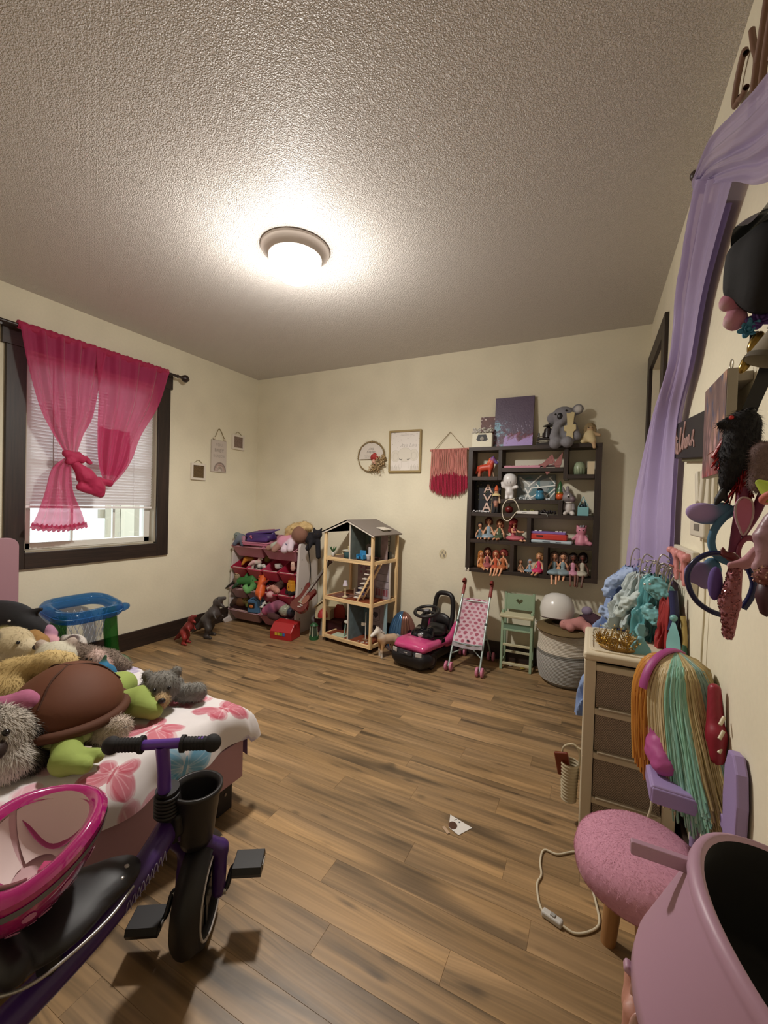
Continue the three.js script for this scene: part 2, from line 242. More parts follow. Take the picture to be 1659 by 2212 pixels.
  for (const [a, b] of [[W.z0 + 0.05, -1.905], [-1.905, -1.62], [-1.62, W.z1 - 0.05]]) for (const [c, d] of [[W.y0 + 0.05, 1.38], [1.4, W.y1 - 0.04]]) P(win, 'pane', box(fx - 0.002, fx + 0.002, c, d, a + 0.006, b - 0.006), glass);
}
// ---------- ceiling lamp ----------
{
  const l = T('ceiling_lamp', 'round flush-mount ceiling light with bright frosted glass dome', 'lamp', [LAMP[0], LAMP[1], LAMP[2]]);
  P(l, 'pan', lathe([[0.02, 0], [0.168, 0], [0.17, -0.006], [0.166, -0.014], [0.155, -0.018], [0.15, -0.026], [0.142, -0.032], [0.136, -0.045], [0.13, -0.046]].map(([a, b]) => [a, b]), 48), mat('#c4b9b0', 0.4));
  P(l, 'dome', lathe([[0.131, -0.04], [0.13, -0.056], [0.122, -0.084], [0.105, -0.115], [0.08, -0.142], [0.05, -0.158], [0.012, -0.165], [0, -0.165]], 48), mat('#ffffff', 0.4, { emissive: '#fff6e6', emissiveIntensity: 3 }));
  P(l, 'finial', lathe([[0, -0.164], [0.013, -0.166], [0.014, -0.172], [0.006, -0.178], [0, -0.179]], 20), mat('#8f887c', 0.35, { metalness: 0.7 }));
  const warm = new THREE.Color().setRGB(1.0, 0.95, 0.88);
  const sp = new THREE.SpotLight(warm, LAMP_POWER, 0, 1.47, 0.35, 2); sp.position.set(0, -0.19, 0); sp.target.position.set(0, -2, 0); l.add(sp, sp.target); sp.target.name = 'aim'; sp.name = 'lamp_light'; sp.castShadow = true; sp.shadow.radius = 4; sp.shadow.mapSize.set(2048, 2048); sp.shadow.bias = -0.002;
  const pt = new THREE.PointLight(warm, LAMP_GLOW, 0, 2); pt.position.set(0, -0.19, 0); pt.castShadow = true; pt.shadow.radius = 4; pt.shadow.mapSize.set(2048, 2048); pt.shadow.bias = -0.002; l.add(pt); pt.name = 'lamp_glow';
}
// ---------- outside the window ----------
{
  one('garden_ground', 'pale ground outside the window', 'ground', box(-9, XL - 0.16, -0.5, -0.4, -9, 5), mat('#8d8a78', 0.95)).userData.kind = 'structure';
  const f = T('fence', 'weathered vertical board fence seen through the window below the blind', 'fence', [-4.5, -0.4, 0]);
  const fm = ['#a39a8c', '#b8b0a2', '#948a7c', '#b0a698'].map((c) => mat(c, 0.85));
  for (let i = 0; i < 8; i++) P(f, 'board', B(0.02, 1.75 + rr(-0.02, 0.02), 0.145, rr(-0.006, 0.006), 0.875, -2.62 - i * 0.152, 0.003, 1), fm[i % 4]);
  P(f, 'rail', [B(0.04, 0.09, 1.3, -0.03, 1.4, -3.15), B(0.04, 0.09, 1.3, -0.03, 0.4, -3.15)], fm[2]);
  const h = T('neighbour_wall', 'white lap siding of the house next door seen through the window', 'wall', [-5.6, -0.4, 0]);
  const hm = mat('#e9ecec', 0.7);
  for (let i = 0; i < 22; i++) P(h, 'siding_board', mv(B(0.014, 0.13, 4.6, 0, 0, 0), 0, 0.06 + i * 0.115, -2.1, 0, 0, -0.1), hm);
  P(h, 'backing', B(0.05, 2.6, 4.6, -0.04, 1.3, -2.1), hm);
}
// ---------- blind, rod and curtain ----------
{
  const b = T('window_blind', 'white slatted venetian blind pulled most of the way down the window', 'blind', [XL - 0.032, 0, 0]);
  const wm = mat('#efeaea', 0.5, { transmission: 0.28, thickness: 0 }), z0 = -2.175, z1 = -1.327, zc = (z0 + z1) / 2, L = z1 - z0;
  P(b, 'head_rail', B(0.03, 0.03, L, 0, 2.045, zc, 0.003), mat('#efeaea', 0.5));
  const sl = mv(B(0.0012, 0.0245, L - 0.01), 0, 0, 0, 0, 0, -0.42);
  for (let y = 1.125; y < 2.025; y += 0.0208) P(b, 'slat', sl, wm).position.set(0, y, zc);
  P(b, 'bottom_rail', B(0.02, 0.016, L - 0.006, 0, 1.1, zc, 0.003), mat('#efeaea', 0.5));
  for (const z of [-1.5, -2.02]) P(b, 'ladder_cord', [bar([0.014, 1.1, z], [0.014, 2.04, z], 0.0012, 0.0012, 5), bar([-0.014, 1.1, z], [-0.014, 2.04, z], 0.0012, 0.0012, 5)], wm);
  P(b, 'tilt_wand', bar([0.022, 1.35, -1.475], [0.02, 2.03, -1.47], 0.004, 0.004, 6), mat('#b9b4b6', 0.3));
  const r = T('curtain_rod', 'dark brown curtain rod with ball finial above the window', 'curtain rod', [XL + 0.085, 2.185, 0]);
  const dm = mat('#2a1c18', 0.35);
  P(r, 'pole', bar([0, 0, -2.3], [0, 0, -1.1], 0.0115), dm);
  for (const s of [[-2.3, -1], [-1.1, 1]]) P(r, 'finial', mv(lathe([[0, 0], [0.013, 0], [0.015, 0.008], [0.01, 0.014], [0.01, 0.04], [0.012, 0.043], [0.022, 0.052], [0.031, 0.07], [0.03, 0.087], [0.018, 0.102], [0.007, 0.108], [0.005, 0.114], [0, 0.115]], 20), 0, 0, s[0], s[1] * PI / 2), dm);
  for (const z of [-2.24, -1.16]) P(r, 'bracket', [box(-0.085, -0.06, -0.03, 0.03, z - 0.015, z + 0.015, 0.003), bar([-0.07, -0.015, z], [0, -0.018, z], 0.007)], dm);
  const c = T('curtain', 'sheer magenta curtain tied in a big knot over the window blind', 'curtain', [XL + 0.085, 0, 0]);
  const cm = mat('#cf3070', 0.75, { transmission: 0.45, thickness: 0, transparent: true, opacity: 0.82 }), cm2 = mat('#c02458', 0.75, { transmission: 0.3, thickness: 0, transparent: true, opacity: 0.94 });
  const panel = (rows, n, A, ph, bulge = 0) => sheet((u, v) => { const [y, a, q, dy] = track(rows, v), w = Math.abs(a - q), e = Math.sin(u * PI); const fold = A * Math.min(1, w / 0.35 + 0.3) * (Math.sin(u * n * 2 * PI + ph) + 0.5 * Math.sin(u * n * 3.7 * PI + ph * 2 + v * 2)); return [0.016 + fold + bulge * e * Math.sin(v * PI), y + (dy || 0) * e + 0.006 * Math.sin(u * n * 2 * PI), lerp(a, q, u)]; }, 90, 40);
  P(c, 'rod_pocket', sheet((u, v) => { const a = v * 2 * PI, z = lerp(-1.235, -2.215, u), w = 0.002 * Math.sin(u * 190) + 0.002 * Math.sin(u * 77); return [Math.cos(a) * (0.017 + w), 0.005 + Math.sin(a) * (0.024 + w) + 2.185, z]; }, 160, 14), cm2);
  P(c, 'left_panel', panel([[2.185, -1.24, -1.73, 0], [1.957, -1.28, -1.69, 0], [1.72, -1.342, -1.65, 0], [1.587, -1.405, -1.595, 0], [1.44, -1.495, -1.553, 0]], 5, 0.012, 0.4, 0.012), cm);
  P(c, 'right_panel', panel([[2.185, -1.66, -2.212, 0], [1.9, -1.678, -2.125, -0.02], [1.65, -1.677, -1.99, -0.02], [1.47, -1.683, -1.925, -0.02], [1.36, -1.7, -1.865, -0.015], [1.27, -1.74, -1.79, -0.01]], 4, 0.013, 1.2, 0.03), cm);
  P(c, 'back_fold', panel([[1.66, -1.69, -1.9, 0], [1.45, -1.69, -1.9, 0], [1.33, -1.72, -1.83, 0]], 2, 0.012, 2.2, -0.01), cm);
  P(c, 'tail', panel([[1.43, -1.495, -1.535, 0], [1.35, -1.415, -1.525, 0], [1.2, -1.378, -1.54, 0], [1.06, -1.338, -1.598, 0], [0.985, -1.306, -1.624, -0.02]], 3.5, 0.013, 0.1, 0.02), cm);
  P(c, 'hem_ruffle', panel([[1.005, -1.31, -1.62, -0.02], [0.985, -1.304, -1.626, -0.022], [0.968, -1.3, -1.63, -0.022]], 12, 0.007, 0.6, 0.01), cm2);
  P(c, 'knot', blob([[0.03, 1.45, -1.49, 0.026, 0.04, 1.425, -1.57, 0.03], [0.035, 1.40, -1.505, 0.024, 0.035, 1.44, -1.55, 0.03], [0.03, 1.43, -1.6, 0.018, 0.03, 1.405, -1.63, 0.014]], { cell: 0.006, k: 0.008, lump: [0.02, 0.012] }), cm2);
  P(c, 'loop', blob([[0.03, 1.40, -1.53, 0.02, 0.04, 1.32, -1.6, 0.05], [0.04, 1.31, -1.6, 0.05, 0.035, 1.235, -1.69, 0.04], [0.035, 1.24, -1.58, 0.03, 0.03, 1.2, -1.7, 0.028], [0.03, 1.3, -1.67, 0.02, 0.03, 1.275, -1.76, 0.022]], { cell: 0.007, k: 0.02, lump: [0.03, 0.02] }), cm2);
}
// ---------- small frames on the left wall ----------
{
  const white = mat('#d9d0c2', 0.6), rope = mat('#8d7f5f', 0.9);
  const weave = (a, b, c) => tex(128, 128, (u, v) => { const t = 0.75 + 0.25 * (Math.sin(u * 2 * PI * 16) * Math.sin(v * 2 * PI * 16)) + 0.3 * (wnoise(u, v, 32) - 0.5); return [a * t, b * t, c * t]; });
  const small = (label, y, z, w, h, cloth) => {
    const g = T('picture_frame', label, 'frame', [XL, y, z], PI / 2, 'small wooden frames on the left wall');
    P(g, 'frame', ext(rrect(w, h, 0.003).map(([a, b]) => [a, b]), 0.014, 0.002, [rrect(w - 0.032, h - 0.032, 0.002).reverse()]), white).position.z = 0.002;
    P(g, 'cloth', B(w - 0.03, h - 0.03, 0.006, 0, 0, 0.006), cloth);
    P(g, 'cord', tube([[-w * 0.3, h / 2, 0.01], [0, h / 2 + 0.03, 0.006], [w * 0.3, h / 2, 0.01]], 0.0022, 12, 6), rope);
  };
  small('little white frame with brown burlap, lowest of the three hangings beside the window', 1.425, -2.585, 0.15, 0.145, mat('#ffffff', 0.95, { map: weave(0.5, 0.4, 0.26) }));
  small('little white frame with pale pink cloth, nearest the room corner', 1.752, -3.043, 0.15, 0.142, mat('#ffffff', 0.95, { map: weave(0.66, 0.56, 0.5) }));
  const s = T('wall_sign', 'tall pale wooden sign with grey lettering and a rainbow, hung on a beaded rope', 'sign', [XL, 1.588, -2.81], PI / 2);
  P(s, 'board', B(0.178, 0.3, 0.009, 0, 0, 0.006, 0.002), mat('#b9ada0', 0.7));
  P(s, 'print', new THREE.PlaneGeometry(0.17, 0.29).translate(0, 0, 0.0112), mat('#ffffff', 0.7, { map: canvasTex(256, 436, (x, w, h) => { x.fillStyle = '#c5bab0'; x.fillRect(0, 0, w, h); x.fillStyle = '#9a9087'; x.textAlign = 'center'; x.font = '60px sans-serif'; x.fillText('YOU', w / 2, 80); x.font = 'bold 66px sans-serif'; x.fillText('BABY', w / 2, 160); x.font = '52px sans-serif'; x.fillText('RAINBOW', w / 2, 235, 200); }) }));
  const cols = ['#8f8078', '#b49a90', '#b8a79d', '#a99a8e'];
  for (let i = 0; i < 4; i++) P(s, 'rainbow_arc', mv(new THREE.TorusGeometry(0.066 - i * 0.014, 0.006, 6, 20, PI), 0.012, -0.138, 0.012, 0, 0, 0, [1, 1.15, 0.5]), mat(cols[i], 0.7));
  P(s, 'rope', tube([[-0.07, 0.15, 0.012], [-0.045, 0.19, 0.014], [0, 0.258, 0.008], [0.045, 0.19, 0.014], [0.07, 0.15, 0.012]], 0.0035, 24, 6), rope);
  for (const q of [-1, 1]) P(s, 'bead', S(0.012, q * 0.062, 0.163, 0.014), mat('#d8cdb6', 0.5));
}
// ---------- hangings on the back wall ----------
{
  const h = T('hoop_sign', 'round twig hoop with white lettered plaque, red rose and dried flowers', 'wreath', [-1.803, 1.605, ZB]);
  const tw = mat('#8a7550', 0.85);
  P(h, 'hoop', [tube(circ(0.133, 26).map(([a, b]) => [a * rr(0.985, 1.015), b * rr(0.985, 1.015), 0.02 + rr(-0.003, 0.003)]), 0.0045, 80, 6, true), tube(circ(0.137, 22).map(([a, b]) => [a * rr(0.98, 1.02), b * rr(0.98, 1.02), 0.018]), 0.003, 70, 5, true)], tw);
  const tk = []; for (let i = 0; i < 90; i++) { const a = rr(0, 2 * PI), r = 0.135; tk.push(bar([Math.cos(a) * r, Math.sin(a) * r, 0.02], [Math.cos(a + 0.12) * (r + rr(0.004, 0.018)), Math.sin(a + 0.12) * (r + rr(0.004, 0.018)), 0.02 + rr(-0.008, 0.01)], 0.001, 0.0006, 4)); }
  P(h, 'twig_ends', tk, tw).userData.kind = 'stuff';
  const hp = []; for (let i = 0; i <= 24; i++) { const a = -0.18 + i / 24 * (PI + 0.36); hp.push([0.122 * Math.cos(a), 0.122 * Math.sin(a)]); }
  P(h, 'plaque', ext(hp, 0.005, 0.0008), mat('#cfc6bb', 0.7)).position.z = 0.014;
  P(h, 'lettering', new THREE.PlaneGeometry(0.19, 0.11).translate(-0.005, 0.035, 0.0212), mat('#ffffff', 0.7, { map: canvasTex(400, 232, (x, w, hh) => { x.fillStyle = '#cfc6bb'; x.fillRect(0, 0, w, hh); x.fillStyle = '#4c4844'; x.textAlign = 'center'; x.font = 'italic 62px serif'; x.fillText('Ava', w / 2 + 10, 62); x.fillText('Hayden', w / 2 + 10, 122, 200); x.font = 'italic 26px serif'; x.fillStyle = '#77716a'; x.fillText('you are so', w / 2 - 80, 166); x.fillText('very loved', w / 2 - 60, 206); }) }));
  P(h, 'loop_tab', bar([0, 0.118, 0.02], [0.002, 0.145, 0.012], 0.006), tw);
  const petals = []; for (let i = 0; i < 14; i++) { const a = i * 2.4, r = 0.008 + i * 0.0017; petals.push(mv(S(0.017, 0, 0, 0, 1, 0.9, 0.35, 8), 0.035 + Math.cos(a) * r, -0.005 + Math.sin(a) * r, 0.048 - i * 0.0012, Math.sin(a) * -0.9, Math.cos(a) * 0.9, 0)); }
  P(h, 'red_rose', petals, mat('#a3342f', 0.7));
  P(h, 'pink_bud', [S(0.018, 0.038, -0.046, 0.04, 1, 1.1, 0.8), S(0.012, 0.05, -0.06, 0.042)], mat('#c99a86', 0.7));
  const fl = [], fc = ['#b79c74', '#a98d64', '#c4ab85', '#8a7048'];
  for (let i = 0; i < 220; i++) { const q = rnd() < 0.55, cx = q ? rr(0.06, 0.15) : rr(0.005, 0.1), cy = q ? rr(-0.075, 0.0) : rr(-0.13, -0.07), a = rr(0, 6.3); fl.push(paint(mv(S(0.012, 0, 0, 0, 1, 0.35, 0.14, 5), cx + rr(-0.012, 0.012), cy + rr(-0.012, 0.012), rr(0.02, 0.055), rr(-0.8, 0.8), rr(-0.8, 0.8), a), fc[i & 3])); }
  for (let i = 0; i < 80; i++) { const x = rr(0.0, 0.13), y = rr(-0.12, -0.03), a = rr(-2.2, 0.2); fl.push(paint(bar([x, y, 0.03], [x + Math.cos(a) * rr(0.03, 0.07), y + Math.sin(a) * rr(0.03, 0.075), rr(0.01, 0.05)], 0.0012, 0.0005, 4), fc[i & 3])); }
  P(h, 'dried_flowers', fl, vmat(0.95)).userData.kind = 'stuff';

  const e = T('elephant_print', 'framed line drawing of a sleepy elephant on the back wall', 'picture', [-1.476, 1.643, ZB]);
  const W = 0.3, H = 0.362;
  P(e, 'frame', ext(rrect(W, H, 0.004), 0.018, 0.002, [rrect(W - 0.026, H - 0.026, 0.002).reverse()]), mat('#9b8657', 0.5)).position.z = 0.003;
  P(e, 'mount', B(W - 0.01, H - 0.01, 0.008, 0, 0, 0.007), mat('#7d6c48', 0.7));
  P(e, 'print', new THREE.PlaneGeometry(W - 0.02, H - 0.02).translate(0, 0, 0.0125), mat('#ffffff', 0.55, { map: canvasTex(560, 684, (x, w, h2) => {
    x.fillStyle = '#e2dbd3'; x.fillRect(0, 0, w, h2); x.strokeStyle = '#b3ab9d'; x.lineWidth = 3; const E = (a, b, r, s) => { x.beginPath(); x.ellipse(a, b, r, s, 0, 0, 7); x.stroke(); };
    x.fillStyle = '#d9d2c4'; for (const [a, b, r, s] of [[105, 420, 85, 100], [450, 410, 80, 100], [280, 400, 130, 120]]) { x.beginPath(); x.ellipse(a, b, r, s, 0, 0, 7); x.fill(); E(a, b, r, s); } E(105, 430, 50, 64); E(450, 420, 46, 62);
    x.beginPath(); x.moveTo(210, 480); x.quadraticCurveTo(240, 600, 190, 660); x.moveTo(350, 480); x.quadraticCurveTo(330, 600, 380, 660); x.stroke();
    x.strokeStyle = '#4c463c'; x.lineWidth = 9; for (const [a, r] of [[205, 0.1], [345, -0.35]]) { x.beginPath(); x.ellipse(a, 462, 30, 20, r, 0.3, 2.8); x.stroke(); }
    x.strokeStyle = '#a9a091'; x.lineWidth = 4; for (let i = 0; i < 26; i++) { const a = i < 13 ? 12 + i * 14 : 390 + (i - 13) * 13; x.beginPath(); x.moveTo(a, 670); x.quadraticCurveTo(a + 6, 610, a + (i % 3 - 1) * 10, 560 + (i * 37 % 50)); x.stroke(); }
    x.fillStyle = '#b5aca6'; x.font = 'italic 78px serif'; x.fillText('Ava Lou', 190, 265); x.font = '30px serif'; x.fillText('dream little one', 190, 70); for (let i = 0; i < 24; i++) { x.beginPath(); x.arc((i * 97) % 540 + 10, (i * 61) % 280 + 20, 4 + i % 3 * 2, 0, 7); x.fill(); }
  }) }));

  const m = T('macrame_hanging', 'pink yarn wall hanging with magenta dip-dyed ends on a wooden dowel', 'wall hanging', [-1.075, 1.64, ZB]);
  P(m, 'dowel', bar([-0.165, 0, 0.022], [0.165, 0.004, 0.022], 0.009), mat('#b9776a', 0.6));
  P(m, 'cord', [bar([-0.13, 0.005, 0.022], [0, 0.15, 0.008], 0.0022, 0.0022, 6), bar([0.13, 0.005, 0.022], [0, 0.15, 0.008], 0.0022, 0.0022, 6)], mat('#8a7350', 0.9));
  const up = [], dn = [];
  for (let i = 0; i < 52; i++) {
    const t = i / 51, x = -0.148 + t * 0.296, sag = 1 - Math.pow(2 * t - 1, 2), bot = -0.31 - 0.055 * sag + rr(-0.012, 0.008), sw = 0.012 * Math.sin(t * 16), dye = -0.225 - 0.0 * sag + 0.035 * Math.sin(t * PI) + rr(-0.014, 0.014), zz = 0.03 + (i % 2) * 0.006;
    const pts = (a, b) => { const o = []; for (let j = 0; j <= 5; j++) { const y = lerp(a, b, j / 5), q = Math.min(1, -y / 0.1); o.push([x * (1 + 0.08 * Math.max(0, -y) / 0.3) + sw * Math.sin(Math.min(1, -y / 0.2) * PI), y, zz - 0.006 * q]); } return o; };
    up.push(tube(pts(0.008, dye), 0.0034, 10, 5)); dn.push(tube(pts(dye, bot), 0.0034, 6, 5));
    for (let k = 0; k < 3; k++) dn.push(bar([x * 1.08, bot + 0.004, zz - 0.006], [x * 1.08 + rr(-0.006, 0.006), bot - rr(0.008, 0.024), zz - 0.008 + rr(-0.004, 0.004)], 0.0013, 0.0006, 4));
  }
  P(m, 'pink_strands', up, mat('#c9847a', 0.95)).userData.kind = 'stuff'; P(m, 'dyed_ends', dn, mat('#a3213f', 0.95)).userData.kind = 'stuff';
  const k = T('wall_sticker', 'tiny pencil scribble sticker low on the back wall above the toy car', 'sticker', [-1.108, 0.781, ZB + 0.002]);
  P(k, 'drawing', [tube([[-0.02, 0.03, 0], [-0.012, 0.01, 0], [-0.02, -0.012, 0], [-0.014, -0.03, 0]], 0.002, 12, 5), tube([[0.004, 0.034, 0], [-0.004, 0.01, 0], [0.008, -0.006, 0], [0.0, -0.034, 0]], 0.002, 12, 5), tube([[0.018, 0.03, 0], [0.022, 0.008, 0], [0.014, -0.01, 0], [0.018, -0.03, 0]], 0.002, 12, 5)], mat('#5e5a66', 0.8));
  P(k, 'backing', ext(circ(0.034, 18, 0, 0, 1.2), 0.0006, 0), mat('#cfc3a0', 0.8)).position.z = -0.0016;
}
// ---------- toy figures used in several places ----------
const dollGeo = {};
// a toy doll about h tall when standing; sitting dolls keep their seat at y = 0 and legs towards +z
function doll(label, pos, ry, { h = 0.2, sit = true, skin = '#d9a07c', hair = '#7a3a22', dress = '#d36a8a', long = 0.35, skirt = 0.16, leg = null, arms = 0, group, hang = 0.12, puff = 1, name = 'toy_doll' } = {}) {
  const t = T(name, label, 'doll', pos, ry, group), key = [sit, long, skirt, arms, hang, puff].join();
  let G = dollGeo[key];
  if (!G) {
    const hip = sit ? 0.04 : 0.5, c = 0.0105, B0 = [], sh = hip + 0.25, hd = hip + 0.4;
    B0.push({ e: [0, hd, 0.004, 0.062, 0.078, 0.066] }, [0, hd - 0.1, 0, 0.022, 0, sh, 0, 0.026], [0, sh - 0.03, 0, 0.052, 0, hip + 0.1, 0, 0.04], [0, hip + 0.08, 0, 0.042, 0, hip + 0.01, 0, 0.056]);
    for (const s of [-1, 1]) {
      const a = arms ? [s * 0.1, sh - 0.08, 0.08] : [s * 0.115, sh - 0.13, 0.01], b = arms ? [s * 0.12, sh - 0.07, 0.2] : [s * 0.13, hip + 0.01, 0.05];
      B0.push([s * 0.055, sh - 0.02, 0, 0.026, ...a, 0.02], [...a, 0.02, ...b, 0.016], [...b, 0.018]);
      if (sit) B0.push([s * 0.035, 0.04, 0, 0.04, s * 0.05, 0.035, 0.2, 0.03], [s * 0.05, 0.035, 0.2, 0.028, s * 0.045, 0.03 - hang, 0.25 + 0.06, 0.02], [s * 0.045, 0.03 - hang, 0.31, 0.021, s * 0.045, 0.022 - hang, 0.35, 0.015]);
      else B0.push([s * 0.03, hip, 0, 0.042, s * 0.034, 0.26, 0.004, 0.03], [s * 0.034, 0.26, 0.004, 0.03, s * 0.034, 0.04, 0, 0.02], [s * 0.034, 0.02, 0, 0.02, s * 0.036, 0.016, 0.045, 0.016]);
    }
    const body = blob(B0, { cell: c, k: 0.02 });
    const D = [[0, sh - 0.035, 0.002, 0.057, 0, hip + 0.1, 0.002, 0.046]];
    D.push(sit ? { e: [0, 0.06, 0.07, skirt * 0.95, 0.07, skirt * 1.2] } : [0, hip + 0.06, 0, 0.055, 0, hip - 0.16, 0, skirt * 0.75]);
    const dr = blob(D, { cell: c, k: 0.03, lump: [0.06, 0.02] });
    const H = [{ e: [0, hd + 0.022, -0.014, 0.074 * puff, 0.078, 0.072 * puff] }, [-0.05 * puff, hd + 0.02, -0.02, 0.04, -0.065 * puff, hd - long, -0.035, 0.035], [0.05 * puff, hd + 0.02, -0.02, 0.04, 0.065 * puff, hd - long, -0.035, 0.035], [0, hd, -0.045, 0.055, 0, hd - long * 1.05, -0.06, 0.045]];
    const ha = blob(H, { cell: c, k: 0.025, lump: [0.03, 0.035] });
    const eye = [-1, 1].map((s) => S(0.011, s * 0.026, hd + 0.002, 0.064, 1, 1.2, 0.6, 8)), lip = S(0.012, 0, hd - 0.038, 0.06, 1.2, 0.5, 0.5, 8);
    const ln = []; for (const s of [-1, 1]) ln.push(sit ? [s * 0.036, 0.042, 0.09, 0.042, s * 0.05, 0.036, 0.2, 0.034] : [s * 0.03, hip - 0.02, 0, 0.045, s * 0.034, 0.1, 0, 0.028]);
    G = dollGeo[key] = { body, dr, ha, eye, lip, legs: blob(ln, { cell: c, k: 0.01 }) };
  }
  t.scale.setScalar(h * 1.18);
  P(t, 'body', G.body, mat(skin, 0.5)); P(t, 'dress', G.dr, mat(dress, 0.7)); P(t, 'hair', G.ha, mat(hair, 0.75)); for (const e of G.eye) P(t, 'eye', e, mat('#20181a', 0.3)); P(t, 'mouth', G.lip, mat('#b0424e', 0.5));
  if (leg) P(t, 'trousers', G.legs, mat(leg, 0.7));
  return t;
}
// ---------- cube shelf on the back wall ----------
const SH = { x0: -0.877, x1: 0.036, y0: 0.7, y1: 1.637, z: ZB, d: 0.15 };
{
  const s = T('wall_shelf', 'dark brown wooden display shelf of uneven boxes mounted on the back wall', 'shelf', [0, 0, ZB]);
  const th = 0.028, d = 0.15;
  const hb = (x0, x1, yTop, dd = d) => P(s, 'shelf_board', woodUV(box(x0, x1, yTop - th, yTop, 0.001, dd, 0.0015), 'x'), mDark), vb = (xc, y0, y1, w = th) => P(s, 'upright', woodUV(box(xc - w / 2, xc + w / 2, y0, y1, 0.001, d, 0.0015), 'y'), mDark);
  hb(SH.x0, SH.x1, SH.y1); hb(SH.x0, SH.x1, SH.y0 + 0.012);
  vb(SH.x0 + 0.017, SH.y0 + 0.012, SH.y1 - th, 0.034); vb(SH.x1 - 0.02, SH.y0 + 0.012, SH.y1 - th, 0.04);
  hb(-0.843, -0.652, 1.412); vb(-0.637, 1.385, SH.y1 - th); hb(-0.623, -0.202, 1.475); vb(-0.187, 1.39, SH.y1 - th); hb(-0.173, -0.005, 1.425);
  hb(-0.63, -0.228, 1.245, 0.12); vb(-0.213, 1.14, 1.245); hb(-0.843, -0.005, 1.14); vb(-0.417, 0.935, 1.112); hb(-0.843, -0.005, 0.935); vb(-0.53, 0.712, 0.907); vb(-0.297, 0.712, 0.907);
}
const SZ = ZB + 0.085, FZ = ZB + 0.12;   // middle and front of the shelf depth
{
  // --- on top ---
  const wb = T('gift_box', 'small white card box with dark print, left end of the shelf top', 'box', [-0.785, 1.637, ZB + 0.095], 0.03);
  P(wb, 'carton', B(0.15, 0.108, 0.06, 0, 0.054, 0, 0.003), mat('#e6e2cc', 0.6));
  P(wb, 'print', ext([[-0.03, 0.098], [0.03, 0.098], [0.044, 0.06], [0.03, 0.048], [-0.03, 0.048], [-0.044, 0.06]], 0.0008, 0), mat('#1d1d1f', 0.5)).position.z = 0.0302;
  P(wb, 'printed_figure', S(0.016, 0, 0.066, 0.0312, 1, 1, 0.08, 12), mat('#8a857a', 0.5));
  const lace = T('white_garland', 'scrap of white artificial blossom lying on the white card box', 'garland', [-0.79, 1.745, ZB + 0.09]);
  const lg = []; for (let i = 0; i < 60; i++) lg.push(mv(S(0.011, 0, 0, 0, 1, 0.7, 0.4, 6), rr(-0.075, 0.075), 0.01 + rr(-0.004, 0.03), rr(-0.02, 0.03), rr(-1, 1), rr(-1, 1), rr(-1, 1)));
  P(lace, 'blossom', lg, mat('#c9c5bd', 0.85)).userData.kind = 'stuff';
  const paint2 = (name, label, w, h, pos, rx, map) => { const c = T(name, label, 'painting', pos); c.rotation.x = rx; P(c, 'canvas', B(w, h, 0.016, 0, h / 2, 0, 0.002), mat('#4b3b4a', 0.8)); P(c, 'painted_face', new THREE.PlaneGeometry(w - 0.003, h - 0.003).translate(0, h / 2, 0.0084), mat('#ffffff', 0.45, { map, bumpMap: bumpPeel, bumpScale: 0.0008 })); return c; };
  const mixc = (a, b, t) => a.map((v, i) => lerp(v, b[i], Math.max(0, Math.min(1, t))));
  paint2('purple_canvas', 'large dark purple abstract canvas leaning on the wall above the shelf', 0.285, 0.388, [-0.565, 1.637, ZB + 0.062], -0.1, tex(256, 348, (u, v) => { const y = v; let c = mixc([0.33, 0.27, 0.36], [0.37, 0.31, 0.4], fbm(u * 5, v * 6)); const n = fbm(u * 9 + 3, v * 14 - u * 6), m = fbm(u * 16, v * 20 + 8); const low = 0.62 - y * 1.5 + (n - 0.45) * 0.6; c = mixc(c, [0.4, 0.16, 0.2], (low - 0.22) * 7 * (u > 0.25 ? 1 : 0.2)); if (y < 0.55 && u < 0.45) c = mixc(c, [0.5, 0.68, 0.76], (m - 0.45) * 7 * (1 - u * 2) * (y < 0.5 ? 1 : 0.5)); const lav = 0.2 - y + (n - 0.45) * 0.3; if (u > 0.25) c = mixc(c, [0.68, 0.58, 0.82], lav * 12); if (y > 0.08 && y < 0.5) c = mixc(c, [0.78, 0.78, 0.88], (fbm(u * 30, v * 22 + u * 20) - 0.62) * 9 * (1 - Math.abs(y - 0.3) * 3)); return c; }));
  paint2('red_canvas', 'small dark red canvas peeking out behind the large purple canvas', 0.15, 0.25, [-0.745, 1.637, ZB + 0.03], -0.05, tex(128, 200, (u, v) => { const n = fbm(u * 6, v * 8); let c = mixc([0.3, 0.12, 0.11], [0.42, 0.2, 0.17], n * 1.4 - 0.2); return mixc(c, [0.82, 0.76, 0.74], (fbm(u * 8 + 4, v * 10) - 0.5 - 0.35 * Math.abs(v - 0.45) * 0 - (v > 0.45 && v < 0.9 ? 0.14 : 0)) * 10); }));
  // black bead tiara
  const ti = T('black_tiara', 'black beaded tower crown toy beside the grey koala on the shelf top', 'crown', [-0.328, 1.637, ZB + 0.09]);
  const bl = mat('#221a1b', 0.35), w2 = 0.06;
  P(ti, 'base', [B(0.128, 0.022, 0.04, 0, 0.012, 0, 0.003), B(0.12, 0.016, 0.036, 0, 0.05, 0, 0.003)], bl);
  const beads = []; for (let i = 0; i < 14; i++) { beads.push(S(0.005, -0.058 + i * 0.009, 0.03, 0.016, 1, 1, 1, 6)); beads.push(S(0.004, -0.055 + i * 0.0085, 0.066, 0.014, 1, 1, 1, 6)); } P(ti, 'beads', beads, mat('#8d847c', 0.3)).userData.kind = 'stuff';
  for (const x of [-0.05, -0.02, 0.02, 0.05]) P(ti, 'post', C(0.006, 0.008, 0.03, x, 0.078, 0, 10), bl);
